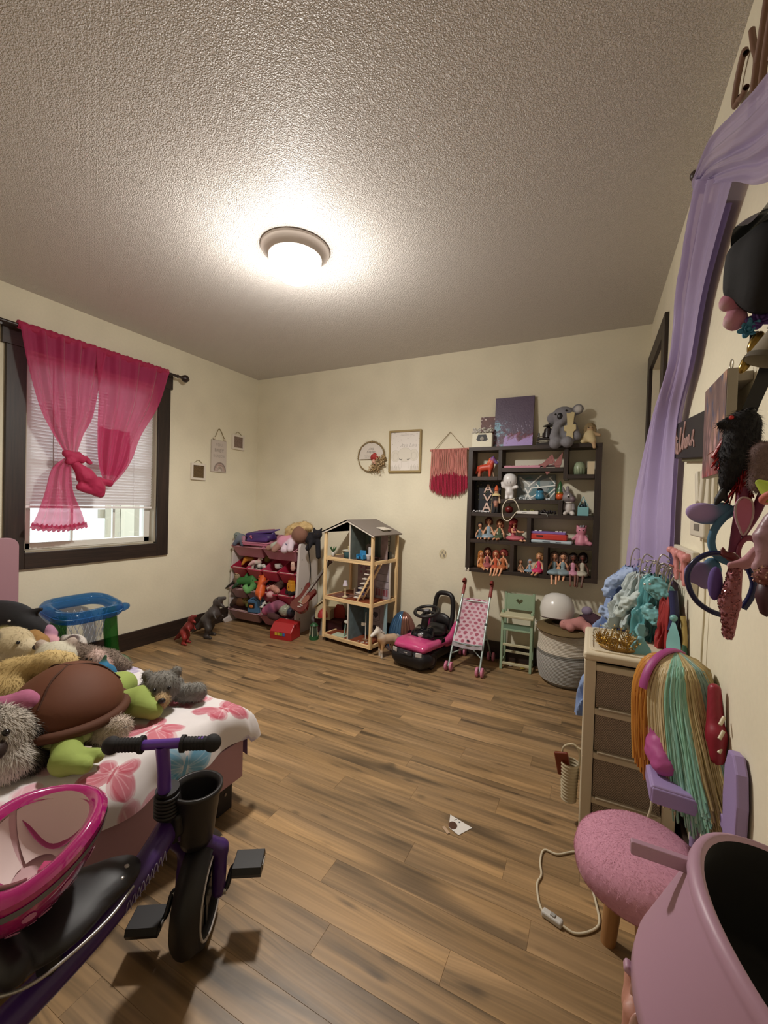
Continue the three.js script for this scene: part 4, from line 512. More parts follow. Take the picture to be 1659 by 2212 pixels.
// ---------- toy organiser ----------
{
  const X0 = -3.155, X1 = -2.33, ZO = -2.965;   // outer faces and front rails
  const o = T('toy_organizer', 'white toy rack with four tilted rows of pink plastic bins in the corner', 'shelf', [X0, 0, ZO]);
  const wm = mat('#cfc6c2', 0.5), W = X1 - X0;
  const prof = [[-0.3, 0], [0.075, 0], [0.085, 0.02], [0.07, 0.035], [0.02, 0.045], [0.018, 0.1], [-0.02, 0.77], [-0.03, 0.8], [-0.06, 0.81], [-0.26, 0.79], [-0.285, 0.7], [-0.3, 0.05]];
  for (const x of [0, W - 0.02]) P(o, 'side_panel', mv(ext(prof.map(([z, y]) => [-z, y]), 0.02, 0.002), 0, 0, 0, 0, PI / 2).translate(x, 0, 0), wm);
  for (const x of [W - 0.001]) for (const [z, y] of [[-0.05, 0.66], [-0.05, 0.4], [-0.03, 0.13]]) P(o, 'screw_cap', mv(C(0.006, 0.006, 0.003, 0, 0, 0, 10), x + 0.003, y, z, 0, 0, PI / 2), mat('#8d8580', 0.5));
  const rows = [0.742, 0.537, 0.335, 0.132], rz = [-0.012, -0.002, 0.006, 0.014];
  rows.forEach((y, i) => { P(o, 'front_rail', bar([0.02, y - 0.008, rz[i]], [W - 0.02, y - 0.008, rz[i]], 0.007), mat('#c9a7a0', 0.4)); P(o, 'rear_rail', bar([0.02, y + 0.05, -0.26], [W - 0.02, y + 0.05, -0.26], 0.007), mat('#c9a7a0', 0.4)); });
  P(o, 'top_rail', box(0.02, W - 0.02, 0.74, 0.79, -0.285, -0.27, 0.003), wm);
  const bin = (w, d, h) => { // open tapered tray, floor at y 0, front towards +z
    const t = 0.0025, a = 0.86, tr = rrect(w, d, 0.012), br = rrect(w * a, d * a, 0.012), ti = rrect(w - 2 * t, d - 2 * t, 0.011), bi = rrect(w * a - 2 * t, d * a - 2 * t, 0.011), lp = rrect(w + 0.012, d + 0.012, 0.016);
    const ring = [[bi, t], [ti, h], [lp, h], [lp, h - 0.008], [tr, h - 0.008], [br, 0]], n = tr.length;
    const side = sheet((u, v) => { const j = v * (ring.length - 1) | 0, [r, y] = ring[Math.min(j, ring.length - 1)], i = Math.round(u * n) % n; return [r[i][0], y, r[i][1]]; }, n, ring.length - 1);
    const cap = (r, y) => { const s = new THREE.ShapeGeometry(new THREE.Shape(r.map((p) => new THREE.Vector2(p[0], p[1])))); return s.rotateX(PI / 2).translate(0, y, 0); };
    return J([flat(side), cap(bi, t), cap(br, 0)]);
  };
  const pk = mat('#b07282', 0.4), cr = mat('#a3263f', 0.4), dp = mat('#b8405c', 0.4), mv2 = mat('#a58088', 0.45);
  const in0 = 0.025, IW = W - 0.05, tilt = 0.42, wide = bin(IW / 2 - 0.012, 0.27, 0.12), nar = bin(IW / 4 - 0.01, 0.26, 0.115);
  const put = (g, m, x, r) => { const q = P(o, 'bin', g, m); q.rotation.x = tilt; q.position.set(in0 + x, rows[r] - 0.055, -0.135 + rz[r]); return q; };
  put(wide, pk, IW * 0.25, 0); put(wide, pk, IW * 0.75, 0);
  for (let i = 0; i < 4; i++) { put(nar, [cr, dp, dp, cr][i], IW * (0.125 + 0.25 * i), 1); put(nar, [mv2, mv2, cr, cr][i], IW * (0.125 + 0.25 * i), 2); }
  put(wide, mv2, IW * 0.25, 3); put(wide, pk, IW * 0.75, 3);

  // --- toys in the bins, top row ---
  const bag = T('purple_bag', 'dark purple quilted bag lying across the top left bin', 'bag', [-2.86, 0.78, -3.07], 0.12); P(bag, 'pouch', blob([{ e: [0, 0.05, 0, 0.16, 0.05, 0.09], c: '#3a2560' }, [-0.13, 0.06, 0.03, 0.03, 0.13, 0.085, 0.02, 0.03, '#3a2560'], [-0.1, 0.02, 0.07, 0.02, 0.1, 0.03, 0.075, 0.02, '#4a2d70']], { cell: 0.008, k: 0.02 }), vmat(0.5)); P(bag, 'flap', mv(B(0.3, 0.012, 0.15, 0, 0, 0, 0.005), 0, 0.1, -0.01, 0.12, 0, 0.12), mat('#4c2e78', 0.5)); P(bag, 'charm', [S(0.012, -0.06, 0.06, 0.09), S(0.008, -0.05, 0.045, 0.095)], mat('#b3607a', 0.5));
  const pb = T('pink_box', 'shallow pink plastic lid on top of the top left bin', 'box', [-2.85, 0.748, -3.0], 0.05); P(pb, 'lid', B(0.3, 0.03, 0.08, 0, 0.02, 0, 0.008), mat('#b86a86', 0.4)); P(pb, 'rim', B(0.31, 0.008, 0.09, 0, 0.034, 0, 0.004), mat('#c77f98', 0.4));
  const mg = T('magenta_folder', 'magenta cloth folded behind the purple bag', 'cloth', [-2.9, 0.79, -3.16]); P(mg, 'fold', [mv(B(0.2, 0.02, 0.1, 0, 0.05, 0, 0.008), 0, 0.04, 0, 0.2, 0, 0.1), B(0.19, 0.03, 0.1, 0, 0.03, 0, 0.01)], mat('#a04a72', 0.7));
  toy('elephant_plush', 'grey-blue elephant plush at the left end of the top bin row', 'plush', [-3.06, 0.75, -3.0], 0.3, [{ e: [0, 0.055, 0, 0.055, 0.05, 0.05], c: '#6d7480' }, { e: [-0.035, 0.085, 0.01, 0.035, 0.035, 0.03], c: '#78827e' }, [-0.03, 0.03, 0.04, 0.02, -0.04, 0.005, 0.05, 0.018, '#5a6070'], [0.03, 0.03, 0.04, 0.02, 0.04, 0.005, 0.05, 0.018, '#5a6070'], [0.045, 0.07, 0.03, 0.018, 0.06, 0.04, 0.06, 0.012, '#a5788a']], { furN: 900, furL: 0.008, eyes: [[-0.03, 0.09, 0.042]] });
  const bd = T('rag_doll', 'large cloth doll with blonde hair and pink patterned pyjamas flopped over the top right bin', 'doll', [-2.5, 0.77, -3.05]);
  P(bd, 'body', blob([{ e: [0.14, 0.115, 0.035, 0.075, 0.078, 0.07], c: '#7d5848' }, [0.08, 0.06, 0.03, 0.055, -0.02, 0.04, 0.06, 0.06, '#c98ba0'], [0.05, 0.02, 0.08, 0.038, 0.04, -0.02, 0.12, 0.036, '#d3c0cc'], [-0.02, 0.04, 0.06, 0.04, -0.1, 0.0, 0.1, 0.03, '#a9b8a8'], [-0.1, 0.0, 0.1, 0.028, -0.15, -0.02, 0.115, 0.026, '#9d7468'], [-0.04, 0.01, 0.1, 0.03, -0.07, -0.03, 0.13, 0.026, '#9d7468'], [0.08, 0.05, 0.08, 0.03, 0.11, -0.01, 0.13, 0.028, '#d3c0cc']], { cell: 0.008, k: 0.02 }), vmat(0.9));
  const hairG = blob([{ e: [0.08, 0.15, 0.0, 0.08, 0.065, 0.06] }, { e: [0.15, 0.18, -0.01, 0.09, 0.05, 0.06] }, [0.03, 0.14, 0.02, 0.05, 0.0, 0.09, 0.04, 0.03], { e: [0.02, 0.14, 0.0, 0.05, 0.05, 0.05] }], { cell: 0.009, k: 0.02, lump: [0.03, 0.03] }); paint(hairG, '#c9ad7a'); P(bd, 'hair', hairG, mat('#c9ad7a', 0.8)); fur(bd, hairG, 1600, 0.03, 0.003, { name: 'hair_strands', jit: 0.7 });
  const dots = []; for (let i = 0; i < 12; i++) dots.push(S(0.007, 0.05 + rr(-0.03, 0.05), 0.02 + rr(-0.03, 0.02), 0.115 + rr(0, 0.02), 1, 1, 0.4, 6)); P(bd, 'printed_dots', dots, mat('#4a4a68', 0.8)).userData.kind = 'stuff';
  toy('black_cat_plush', 'black cat plush hanging over the right end of the toy rack', 'plush', [-2.27, 0.75, -3.08], 0.4, [{ e: [0, 0.1, 0, 0.075, 0.06, 0.06], c: '#15131a' }, { e: [0.05, 0.14, 0.03, 0.045, 0.042, 0.04], c: '#15131a' }, [0.03, 0.17, 0.03, 0.016, 0.02, 0.2, 0.03, 0.006, '#15131a'], [0.075, 0.17, 0.03, 0.016, 0.09, 0.2, 0.03, 0.006, '#15131a'], [0.06, 0.08, 0.04, 0.024, 0.075, -0.05, 0.07, 0.022, '#15131a'], [0.0, 0.07, 0.05, 0.024, -0.02, 0.02, 0.08, 0.022, '#15131a']], { furN: 1200, furL: 0.01, eyes: [[0.035, 0.15, 0.068], [0.065, 0.15, 0.068]], eyeR: 0.004, eyeC: '#5a4a20' });
  // --- second row ---
  const gB = 'small toys in the second row of pink bins';
  const xr = (f) => X0 + 0.025 + f * IW, y2 = 0.555, z2 = -3.06;
  toy('toy_banana', 'orange-yellow banana toy in the first bin of the second row', 'toy', [xr(0.14), y2, z2], 0.5, [[-0.05, 0.0, 0.02, 0.012, -0.02, 0.05, 0, 0.022, '#c47f28'], [-0.02, 0.05, 0, 0.022, 0.04, 0.05, 0.01, 0.02, '#c47f28'], [0.04, 0.05, 0.01, 0.02, 0.075, 0.02, 0.02, 0.009, '#a5661e']], { rough: 0.5, group: gB });
  toy('white_pony', 'cream and pink toy pony in the second bin of the second row', 'toy', [xr(0.33), y2 - 0.01, z2 + 0.03], 0.4, [[-0.04, 0.04, 0, 0.022, 0.02, 0.045, 0, 0.022, '#cfc0b4'], [0.02, 0.05, 0, 0.02, 0.03, 0.09, 0, 0.016, '#cf9a9a'], [0.03, 0.09, 0, 0.018, 0.05, 0.08, 0.01, 0.012, '#cfc0b4'], [-0.04, 0.02, 0, 0.013, -0.045, -0.02, 0, 0.012, '#cfc0b4'], [0.02, 0.02, 0, 0.013, 0.025, -0.02, 0, 0.012, '#cfc0b4'], [-0.03, 0.05, 0.02, 0.016, -0.07, 0.02, 0.02, 0.012, '#d8b0b0']], { rough: 0.6, group: gB, eyes: [[0.045, 0.09, 0.018]], eyeR: 0.004 });
  toy('olive_bear', 'olive plush toy at the back of the second bin of the second row', 'plush', [xr(0.42), y2 + 0.03, z2 - 0.03], 0, [{ e: [0, 0.04, 0, 0.034, 0.042, 0.03], c: '#7d6c34' }, [0, 0.08, 0, 0.02, '#7d6c34'], [-0.02, 0.095, 0, 0.009, '#7d6c34'], [0.02, 0.095, 0, 0.009, '#7d6c34']], { furN: 400, furL: 0.007, group: gB, eyes: [[-0.008, 0.086, 0.018], [0.008, 0.086, 0.018]], eyeR: 0.003 });
  toy('toy_cow', 'black and white toy cow lying at the front of the second row', 'toy', [xr(0.42), y2 - 0.03, z2 + 0.06], 0.2, [[-0.03, 0.03, 0, 0.024, 0.03, 0.03, 0, 0.024, '#1c1b1d'], [0.0, 0.04, 0.01, 0.02, '#d6d2cc'], [0.04, 0.045, 0.01, 0.017, 0.058, 0.036, 0.02, 0.012, '#d6d2cc'], [-0.03, 0.01, 0.01, 0.01, -0.03, -0.01, 0.02, 0.009, '#d6d2cc'], [0.02, 0.01, 0.01, 0.01, 0.02, -0.01, 0.02, 0.009, '#1c1b1d']], { rough: 0.5, group: gB, eyes: [[0.05, 0.052, 0.025]], eyeR: 0.003 });
  const cup = T('toy_teapot', 'small white toy cup in the third bin of the second row', 'cup', [xr(0.65), y2 - 0.01, z2 + 0.02], 0, gB); P(cup, 'bowl', lathe([[0, 0], [0.02, 0], [0.03, 0.02], [0.032, 0.05], [0.029, 0.05], [0.027, 0.02], [0, 0.006]], 20), mat('#c9c2be', 0.4)); P(cup, 'handle', mv(new THREE.TorusGeometry(0.014, 0.004, 8, 16), 0.036, 0.03, 0), mat('#c9c2be', 0.4));
  toy('pink_bunny', 'tiny peach bunny toy in the last bin of the second row', 'toy', [xr(0.9), y2 - 0.01, z2 + 0.04], 0, [{ e: [0, 0.03, 0, 0.024, 0.03, 0.02], c: '#cf9f90' }, [0, 0.065, 0.005, 0.02, '#d8b8a8'], [-0.01, 0.08, 0, 0.007, -0.014, 0.115, 0, 0.007, '#cf9f90'], [0.01, 0.08, 0, 0.007, 0.016, 0.112, 0, 0.007, '#cf9f90']], { group: gB, eyes: [[-0.007, 0.07, 0.022], [0.007, 0.07, 0.022]], eyeR: 0.003 });
  // --- third row ---
  const gC = 'toys in the third row of bins', y3 = 0.355, z3 = -3.03;
  toy('toy_monkey', 'brown monkey toy with long tail over the left end of the third row', 'plush', [xr(0.04), y3, z3 + 0.03], 0.2, [{ e: [0, 0.04, 0, 0.045, 0.04, 0.035], c: '#6b5a48' }, [0.01, 0.095, 0, 0.035, '#b59f80'], [0.045, 0.12, 0, 0.022, '#c9bca0'], [-0.02, 0.03, 0.03, 0.012, -0.06, -0.01, 0.05, 0.008, '#2a221c'], [-0.06, -0.01, 0.05, 0.008, -0.1, -0.04, 0.05, 0.006, '#2a221c'], [0.03, 0.02, 0.03, 0.018, 0.05, 0.01, 0.05, 0.016, '#c9bca0']], { furN: 500, furL: 0.008, group: gC, eyes: [[0.0, 0.105, 0.034], [0.02, 0.105, 0.034]], eyeR: 0.004 });
  toy('green_dragon', 'green dragon toy spilling out of the third row', 'plush', [xr(0.25), y3, z3 + 0.05], 0.3, [[-0.08, 0.05, 0, 0.035, 0.04, 0.06, 0, 0.045, '#2f6a30'], [0.04, 0.08, 0, 0.03, 0.09, 0.03, 0.03, 0.035, '#3f7a38'], [0.08, 0.02, 0.04, 0.03, 0.05, -0.02, 0.06, 0.028, '#5f9a58'], [0.0, 0.0, 0.05, 0.028, 0.03, -0.03, 0.07, 0.022, '#6aa562'], [-0.02, 0.1, 0, 0.016, -0.01, 0.13, 0, 0.006, '#2f6a30'], [0.05, 0.1, 0.01, 0.014, 0.07, 0.125, 0.01, 0.006, '#2f6a30'], [-0.1, 0.02, 0.03, 0.02, -0.13, -0.01, 0.05, 0.012, '#1d3a20']], { rough: 0.6, group: gC, eyes: [[0.07, 0.075, 0.045], [0.095, 0.065, 0.045]], eyeR: 0.005 });
  toy('orange_robot', 'bright orange winged toy leaning out of the middle of the third row', 'toy', [xr(0.5), y3, z3 + 0.06], -0.3, [[0, 0.09, 0, 0.032, 0.04, -0.02, 0.05, 0.045, '#cf5a22'], [-0.03, 0.1, 0, 0.03, '#c7532a'], [-0.05, 0.13, 0, 0.012, -0.06, 0.17, 0, 0.005, '#d8682c'], [0.0, 0.12, 0, 0.012, 0.015, 0.155, 0, 0.005, '#d8682c'], [-0.03, 0.06, 0.03, 0.016, -0.09, 0.06, 0.03, 0.01, '#8c3020'], [0.05, 0.06, 0.02, 0.014, 0.1, 0.1, 0, 0.008, '#8c3020'], [0.06, -0.02, 0.06, 0.022, 0.09, -0.06, 0.08, 0.012, '#cf5a22']], { rough: 0.45, group: gC, eyes: [[-0.04, 0.11, 0.028], [-0.018, 0.11, 0.03]], eyeR: 0.005 });
  toy('toy_hedgehog', 'brown spiky-haired toy figure in the third bin of the third row', 'toy', [xr(0.72), y3, z3 + 0.03], 0.1, [{ e: [0, 0.05, 0, 0.04, 0.035, 0.03], c: '#4a2f28' }, [-0.05, 0.03, 0.03, 0.024, 0.02, 0.01, 0.05, 0.022, '#c79080'], [0.03, 0.09, 0, 0.022, '#5a4038'], [-0.07, 0.03, 0.03, 0.014, -0.1, 0.02, 0.04, 0.01, '#d3b0a0']], { furN: 300, furL: 0.03, furW: 0.004, group: gC, eyes: [[0.025, 0.095, 0.02], [0.042, 0.095, 0.018]], eyeR: 0.003 });
  one('white_ball', 'small pale pink ball at the front of the third row', 'ball', [S(0.035, 0, 0, 0, 1, 0.9, 1, 20), mv(new THREE.TorusGeometry(0.0335, 0.0016, 6, 28), 0, 0, 0, 1.2)], mat('#cf9fa4', 0.4), [xr(0.66), y3 - 0.03, -2.935], 0, gC);
  const rob = T('yellow_truck', 'yellow-orange toy truck with black wheels in the last bin of the third row', 'toy', [xr(0.93), y3 + 0.005, z3 + 0.06], -0.3, gC); P(rob, 'cab', [B(0.07, 0.075, 0.05, 0, 0.05, 0, 0.008), B(0.05, 0.03, 0.045, 0.005, 0.1, 0, 0.006)], mat('#c78a24', 0.4)); for (const x of [-0.022, 0.022]) P(rob, 'wheel', mv(C(0.02, 0.02, 0.06, 0, 0, 0, 16), x, 0.005, 0.004, PI / 2), mat('#141214', 0.6)); P(rob, 'badge', mv(C(0.008, 0.008, 0.004, 0, 0, 0, 10), 0, 0.055, 0.026, PI / 2), mat('#7a4a18', 0.5));
  // --- fourth row ---
  const gD = 'toys in the bottom row of bins', y4 = 0.15, z4 = -3.0;
  toy('brown_lion', 'brown and olive plush in the left bottom bin', 'plush', [xr(0.13), y4, z4 + 0.0], 0.3, [{ e: [0, 0.04, 0, 0.07, 0.045, 0.05], c: '#5d3a1e' }, [0.06, 0.06, 0.02, 0.036, '#6d5a2c'], [-0.06, 0.05, 0.03, 0.03, '#3b2414'], [-0.08, 0.02, 0.05, 0.02, '#2b1c14'], [0.08, 0.02, 0.04, 0.02, '#55602c']], { furN: 700, furL: 0.012, group: gD, eyes: [[0.05, 0.075, 0.054], [0.075, 0.07, 0.052]], eyeR: 0.004 });
  const cam = T('toy_camera', 'blue toy oven with orange window in the bottom row', 'toy', [xr(0.42), y4 - 0.03, z4 + 0.05], 0.15, gD); P(cam, 'case', B(0.13, 0.12, 0.08, 0, 0.075, 0, 0.01), mat('#44698c', 0.5)); P(cam, 'window', B(0.07, 0.05, 0.01, -0.02, 0.085, 0.04, 0.006), mat('#241c1c', 0.4)); P(cam, 'glow_food', S(0.022, -0.02, 0.076, 0.045, 1, 0.7, 0.3), mat('#bd6a2c', 0.5)); P(cam, 'handle', tube([[-0.06, 0.12, 0.03], [0, 0.155, 0.03], [0.06, 0.12, 0.03]], 0.008, 14, 8), mat('#44698c', 0.5));
  const gate = T('toy_fence', 'white toy playpen panel with rectangular holes lying on the bottom row', 'toy', [xr(0.6), y4 + 0.075, z4 + 0.02], 0.1, gD); { const hs = []; for (let i = 0; i < 4; i++) for (let j = 0; j < 2; j++) hs.push([[-0.1 + i * 0.052, -0.045 + j * 0.046], [-0.1 + i * 0.052 + 0.036, -0.045 + j * 0.046], [-0.1 + i * 0.052 + 0.036, -0.045 + j * 0.046 + 0.032], [-0.1 + i * 0.052, -0.045 + j * 0.046 + 0.032]].reverse()); const p = P(gate, 'panel', ext(rrect(0.23, 0.11, 0.008), 0.008, 0.001, hs), mat('#d6d4cc', 0.5)); p.rotation.x = -0.9; }
  toy('striped_snake', 'pink plush with dark stripes rolled up in the bottom row', 'plush', [xr(0.72), y4 + 0.01, z4 + 0.06], 0.1, [[-0.07, 0.02, 0.02, 0.042, -0.03, 0.04, 0.02, 0.045, '#b55c80'], [-0.03, 0.04, 0.02, 0.046, -0.015, 0.045, 0.02, 0.047, '#5a3048'], [-0.01, 0.05, 0.01, 0.045, 0.03, 0.07, 0, 0.045, '#c06c8c'], [0.03, 0.07, 0, 0.046, 0.045, 0.075, 0, 0.046, '#5a3048'], [0.05, 0.08, 0, 0.044, 0.09, 0.07, 0, 0.04, '#8c5468'], [0.0, -0.01, 0.05, 0.03, 0.06, -0.02, 0.05, 0.03, '#4a2c2a']], { furN: 900, furL: 0.008, group: gD });
  const gl = T('glitter_globe', 'clear silver glitter ball in the right bottom bin', 'ball', [xr(0.87), y4 + 0.05, z4 + 0.05], 0, gD); P(gl, 'globe', S(0.055, 0, 0.0, 0, 1, 1, 1, 24), mat('#8d9080', 0.12)); const gt = []; for (let i = 0; i < 50; i++) { const a = rr(0, 6.3), b = rr(-1.2, 1.4); gt.push(S(0.006, 0.053 * Math.cos(a) * Math.cos(b), 0.053 * Math.sin(b), 0.053 * Math.sin(a) * Math.cos(b), 1, 1, 1, 5)); } P(gl, 'sequins', gt, mat('#b9bba4', 0.2, { metalness: 0.5 })).userData.kind = 'stuff';
  one('navy_ball', 'dark navy ball at the right end of the bottom row', 'ball', [S(0.042, 0, 0, 0, 1, 1, 1, 20), mv(new THREE.TorusGeometry(0.041, 0.002, 6, 28), 0, 0, 0, 1.2)], mat('#2b3140', 0.5), [xr(0.975) - 0.01, y4 + 0.045, z4 + 0.05], 0, gD);
  const cord = T('cream_ribbon', 'cream ribbon hanging down over the rails of the toy rack', 'ribbon', [xr(0.51), 0, -2.945]); P(cord, 'strand', sheet((u, v) => [0.004 * Math.sin(v * 9) + (u - 0.5) * 0.014, lerp(0.37, 0.09, v), 0.008 * Math.sin(v * PI) + 0.0], 1, 16), mat('#b8a58c', 0.8)); P(cord, 'bow', [S(0.01, 0.0, 0.37, 0.0)], mat('#b8a58c', 0.8));
  // --- toy cash register on the floor ---
  const reg = T('toy_cash_register', 'red toy cash register with rainbow buttons on the floor by the toy rack', 'toy', [-2.36, 0, -2.84], 0.12);
  P(reg, 'case', mv(ext([[-0.075, 0], [0.06, 0], [0.065, 0.06], [0.01, 0.12], [-0.075, 0.125]].map(([a, b]) => [a, b]), 0.2, 0.006), -0.1, 0.006, 0, 0, -PI / 2).translate(0.2, 0, 0), mat('#a82426', 0.4));
  ['#c7a52c', '#b9b02e', '#4f9a3c', '#2e5fa8'].forEach((c, i) => P(reg, 'colour_key', B(0.022, 0.026, 0.012, -0.045 + i * 0.026 + 0.0, 0.048, 0.066, 0.003), mat(c, 0.5)));
  for (let i = 0; i < 8; i++) P(reg, 'button', mv(C(0.009, 0.009, 0.008, 0, 0, 0, 12), -0.06 + (i % 4) * 0.038, 0.1 - (i >> 2) * 0.022, 0.035 + (i >> 2) * 0.018, 0.8), mat('#b9a98a', 0.5));
  P(reg, 'lever', [bar([0.09, 0.08, 0.01], [0.112, 0.13, 0.02], 0.005), S(0.01, 0.113, 0.133, 0.02)], mat('#8d1c22', 0.4));
  // --- toy guitar ---
  const gu = T('toy_guitar', 'dark red toy electric guitar leaning against the toy rack', 'guitar', [-2.275, 0.13, -2.74]); gu.rotation.set(-0.75, 0, -0.2, 'YXZ'); gu.scale.setScalar(0.85);
  const gb = [[0, 0.19], [0.05, 0.185], [0.085, 0.2], [0.1, 0.24], [0.085, 0.29], [0.06, 0.33], [0.065, 0.38], [0.075, 0.43], [0.055, 0.46], [0.04, 0.44], [0.03, 0.41], [-0.02, 0.41], [-0.03, 0.45], [-0.055, 0.5], [-0.08, 0.5], [-0.08, 0.45], [-0.065, 0.39], [-0.07, 0.33], [-0.095, 0.28], [-0.1, 0.23], [-0.07, 0.195]];
  const sp = new THREE.CatmullRomCurve3(gb.map(([a, b]) => V(a, b, 0)), true).getPoints(70).slice(0, -1).map((v) => [v.x, v.y]);
  P(gu, 'body', ext(sp, 0.03, 0.006), mat('#5c1214', 0.15, { clearcoat: 0.8, clearcoatRoughness: 0.1 }));
  P(gu, 'pick_guard', ext(circ(0.035, 18, 0.04, 0.32, 1.6), 0.003, 0), mat('#8a5a4a', 0.3)).position.z = 0.037;
  P(gu, 'neck', [B(0.032, 0.4, 0.016, 0, 0.6, 0.034, 0.003)], mat('#3a2018', 0.5)); const fr = []; for (let i = 0; i < 12; i++) fr.push(B(0.03, 0.002, 0.002, 0, 0.44 + i * 0.03, 0.0425)); P(gu, 'frets', fr, mat('#a9a39a', 0.3, { metalness: 0.8 })).userData.kind = 'stuff';
  P(gu, 'head_stock', ext([[-0.018, 0.79], [0.018, 0.79], [0.034, 0.83], [0.026, 0.9], [0, 0.915], [-0.026, 0.9], [-0.034, 0.83]], 0.014, 0.002), mat('#3a1a12', 0.4)).position.z = 0.026; for (const s of [-1, 1]) for (let i = 0; i < 3; i++) P(gu, 'tuning_peg', bar([s * 0.026, 0.82 + i * 0.028, 0.033], [s * 0.046, 0.82 + i * 0.028, 0.033], 0.004), mat('#c9b9a0', 0.4));
  for (const [x, y] of [[0.02, 0.225], [0.04, 0.23], [0.05, 0.25], [0.03, 0.25]]) P(gu, 'knob', mv(C(0.007, 0.007, 0.012, 0, 0, 0, 12), x, y, 0.042, PI / 2), mat('#d6d2cc', 0.3));
  P(gu, 'bridge', B(0.05, 0.014, 0.01, 0, 0.275, 0.04, 0.002), mat('#b0a890', 0.3, { metalness: 0.6 })); const st = []; for (let i = 0; i < 6; i++) st.push(bar([-0.011 + i * 0.0044, 0.275, 0.046], [-0.011 + i * 0.0044, 0.8, 0.045], 0.0006, 0.0006, 4)); P(gu, 'strings', st, mat('#b8b2a8', 0.3, { metalness: 0.7 })).userData.kind = 'stuff';
  P(gu, 'strap', tube([[-0.07, 0.49, 0.0], [-0.1, 0.62, 0.1], [-0.09, 0.72, 0.3], [-0.06, 0.76, 0.42]], 0.006, 24, 6), mat('#17120f', 0.6));
  // --- between rack and dollhouse ---
  const ml = T('mushroom_lamp', 'toy lamp with red dome cap on a grey post beside the dollhouse', 'toy', [-2.135, 0, -3.08]); P(ml, 'cap', lathe([[0.045, 0.16], [0.043, 0.19], [0.03, 0.215], [0.012, 0.228], [0, 0.23]], 20), mat('#b03434', 0.5)); P(ml, 'post', lathe([[0.034, 0], [0.03, 0.02], [0.018, 0.04], [0.016, 0.14], [0.024, 0.162], [0, 0.162]], 16), mat('#77726c', 0.6)); P(ml, 'knob', S(0.008, 0, 0.234, 0), mat('#b03434', 0.5));
  const lan = T('toy_lantern', 'green toy lantern with pale ribs on the floor beside the dollhouse', 'toy', [-2.125, 0, -2.94]); P(lan, 'base', [C(0.04, 0.042, 0.03, 0, 0.015, 0), C(0.022, 0.036, 0.018, 0, 0.128, 0)], mat('#23522c', 0.5)); P(lan, 'glass', C(0.028, 0.028, 0.09, 0, 0.075, 0), mat('#3b4a3c', 0.3)); for (let i = 0; i < 5; i++) { const a = i * 1.257; P(lan, 'rib', bar([0.036 * Math.cos(a), 0.03, 0.036 * Math.sin(a)], [0.03 * Math.cos(a), 0.122, 0.03 * Math.sin(a)], 0.0035), mat('#b9c0a8', 0.5)); }
}
// ---------- cream toy cottage on a maroon box, behind the dollhouse ----------
{
  const b = T('maroon_box', 'dark maroon storage box on the floor behind the dollhouse', 'box', [-2.1, 0, -3.19]); P(b, 'carton', B(0.3, 0.13, 0.16, 0, 0.065, 0, 0.004), mat('#3a1418', 0.6)); P(b, 'lid', B(0.306, 0.02, 0.166, 0, 0.125, 0, 0.004), mat('#451a1e', 0.6));
  const c = T('toy_cottage', 'cream toy cottage with red roof end standing behind the dollhouse', 'toy', [-2.16, 0.136, -3.19], 0.15); const cm = mat('#c9bd9a', 0.5);
  P(c, 'walls', mv(ext([[-0.07, 0], [0.07, 0], [0.07, 0.09], [0, 0.15], [-0.07, 0.09]], 0.2, 0.003, [circ(0.02, 16, 0, 0.06).reverse()]), -0.1, 0, 0, 0, 0).translate(0.1, 0, -0.1), cm);
  for (const s of [-1, 1]) P(c, 'roof', mv(B(0.115, 0.01, 0.24, 0, 0, 0, 0.003), s * 0.045, 0.13, 0, 0, 0, -s * 0.7), mat('#d8cba6', 0.5)); P(c, 'red_arch', mv(ext([[-0.05, 0], [0.05, 0], [0.05, 0.08], [0.025, 0.12], [-0.025, 0.12], [-0.05, 0.08]], 0.012, 0.003), 0.125, 0, 0, 0, 0, 0), mat('#9c2f24', 0.45)); P(c, 'window_ring', mv(new THREE.TorusGeometry(0.022, 0.004, 8, 20), 0, 0.06, 0.102), mat('#a5522c', 0.5));
}
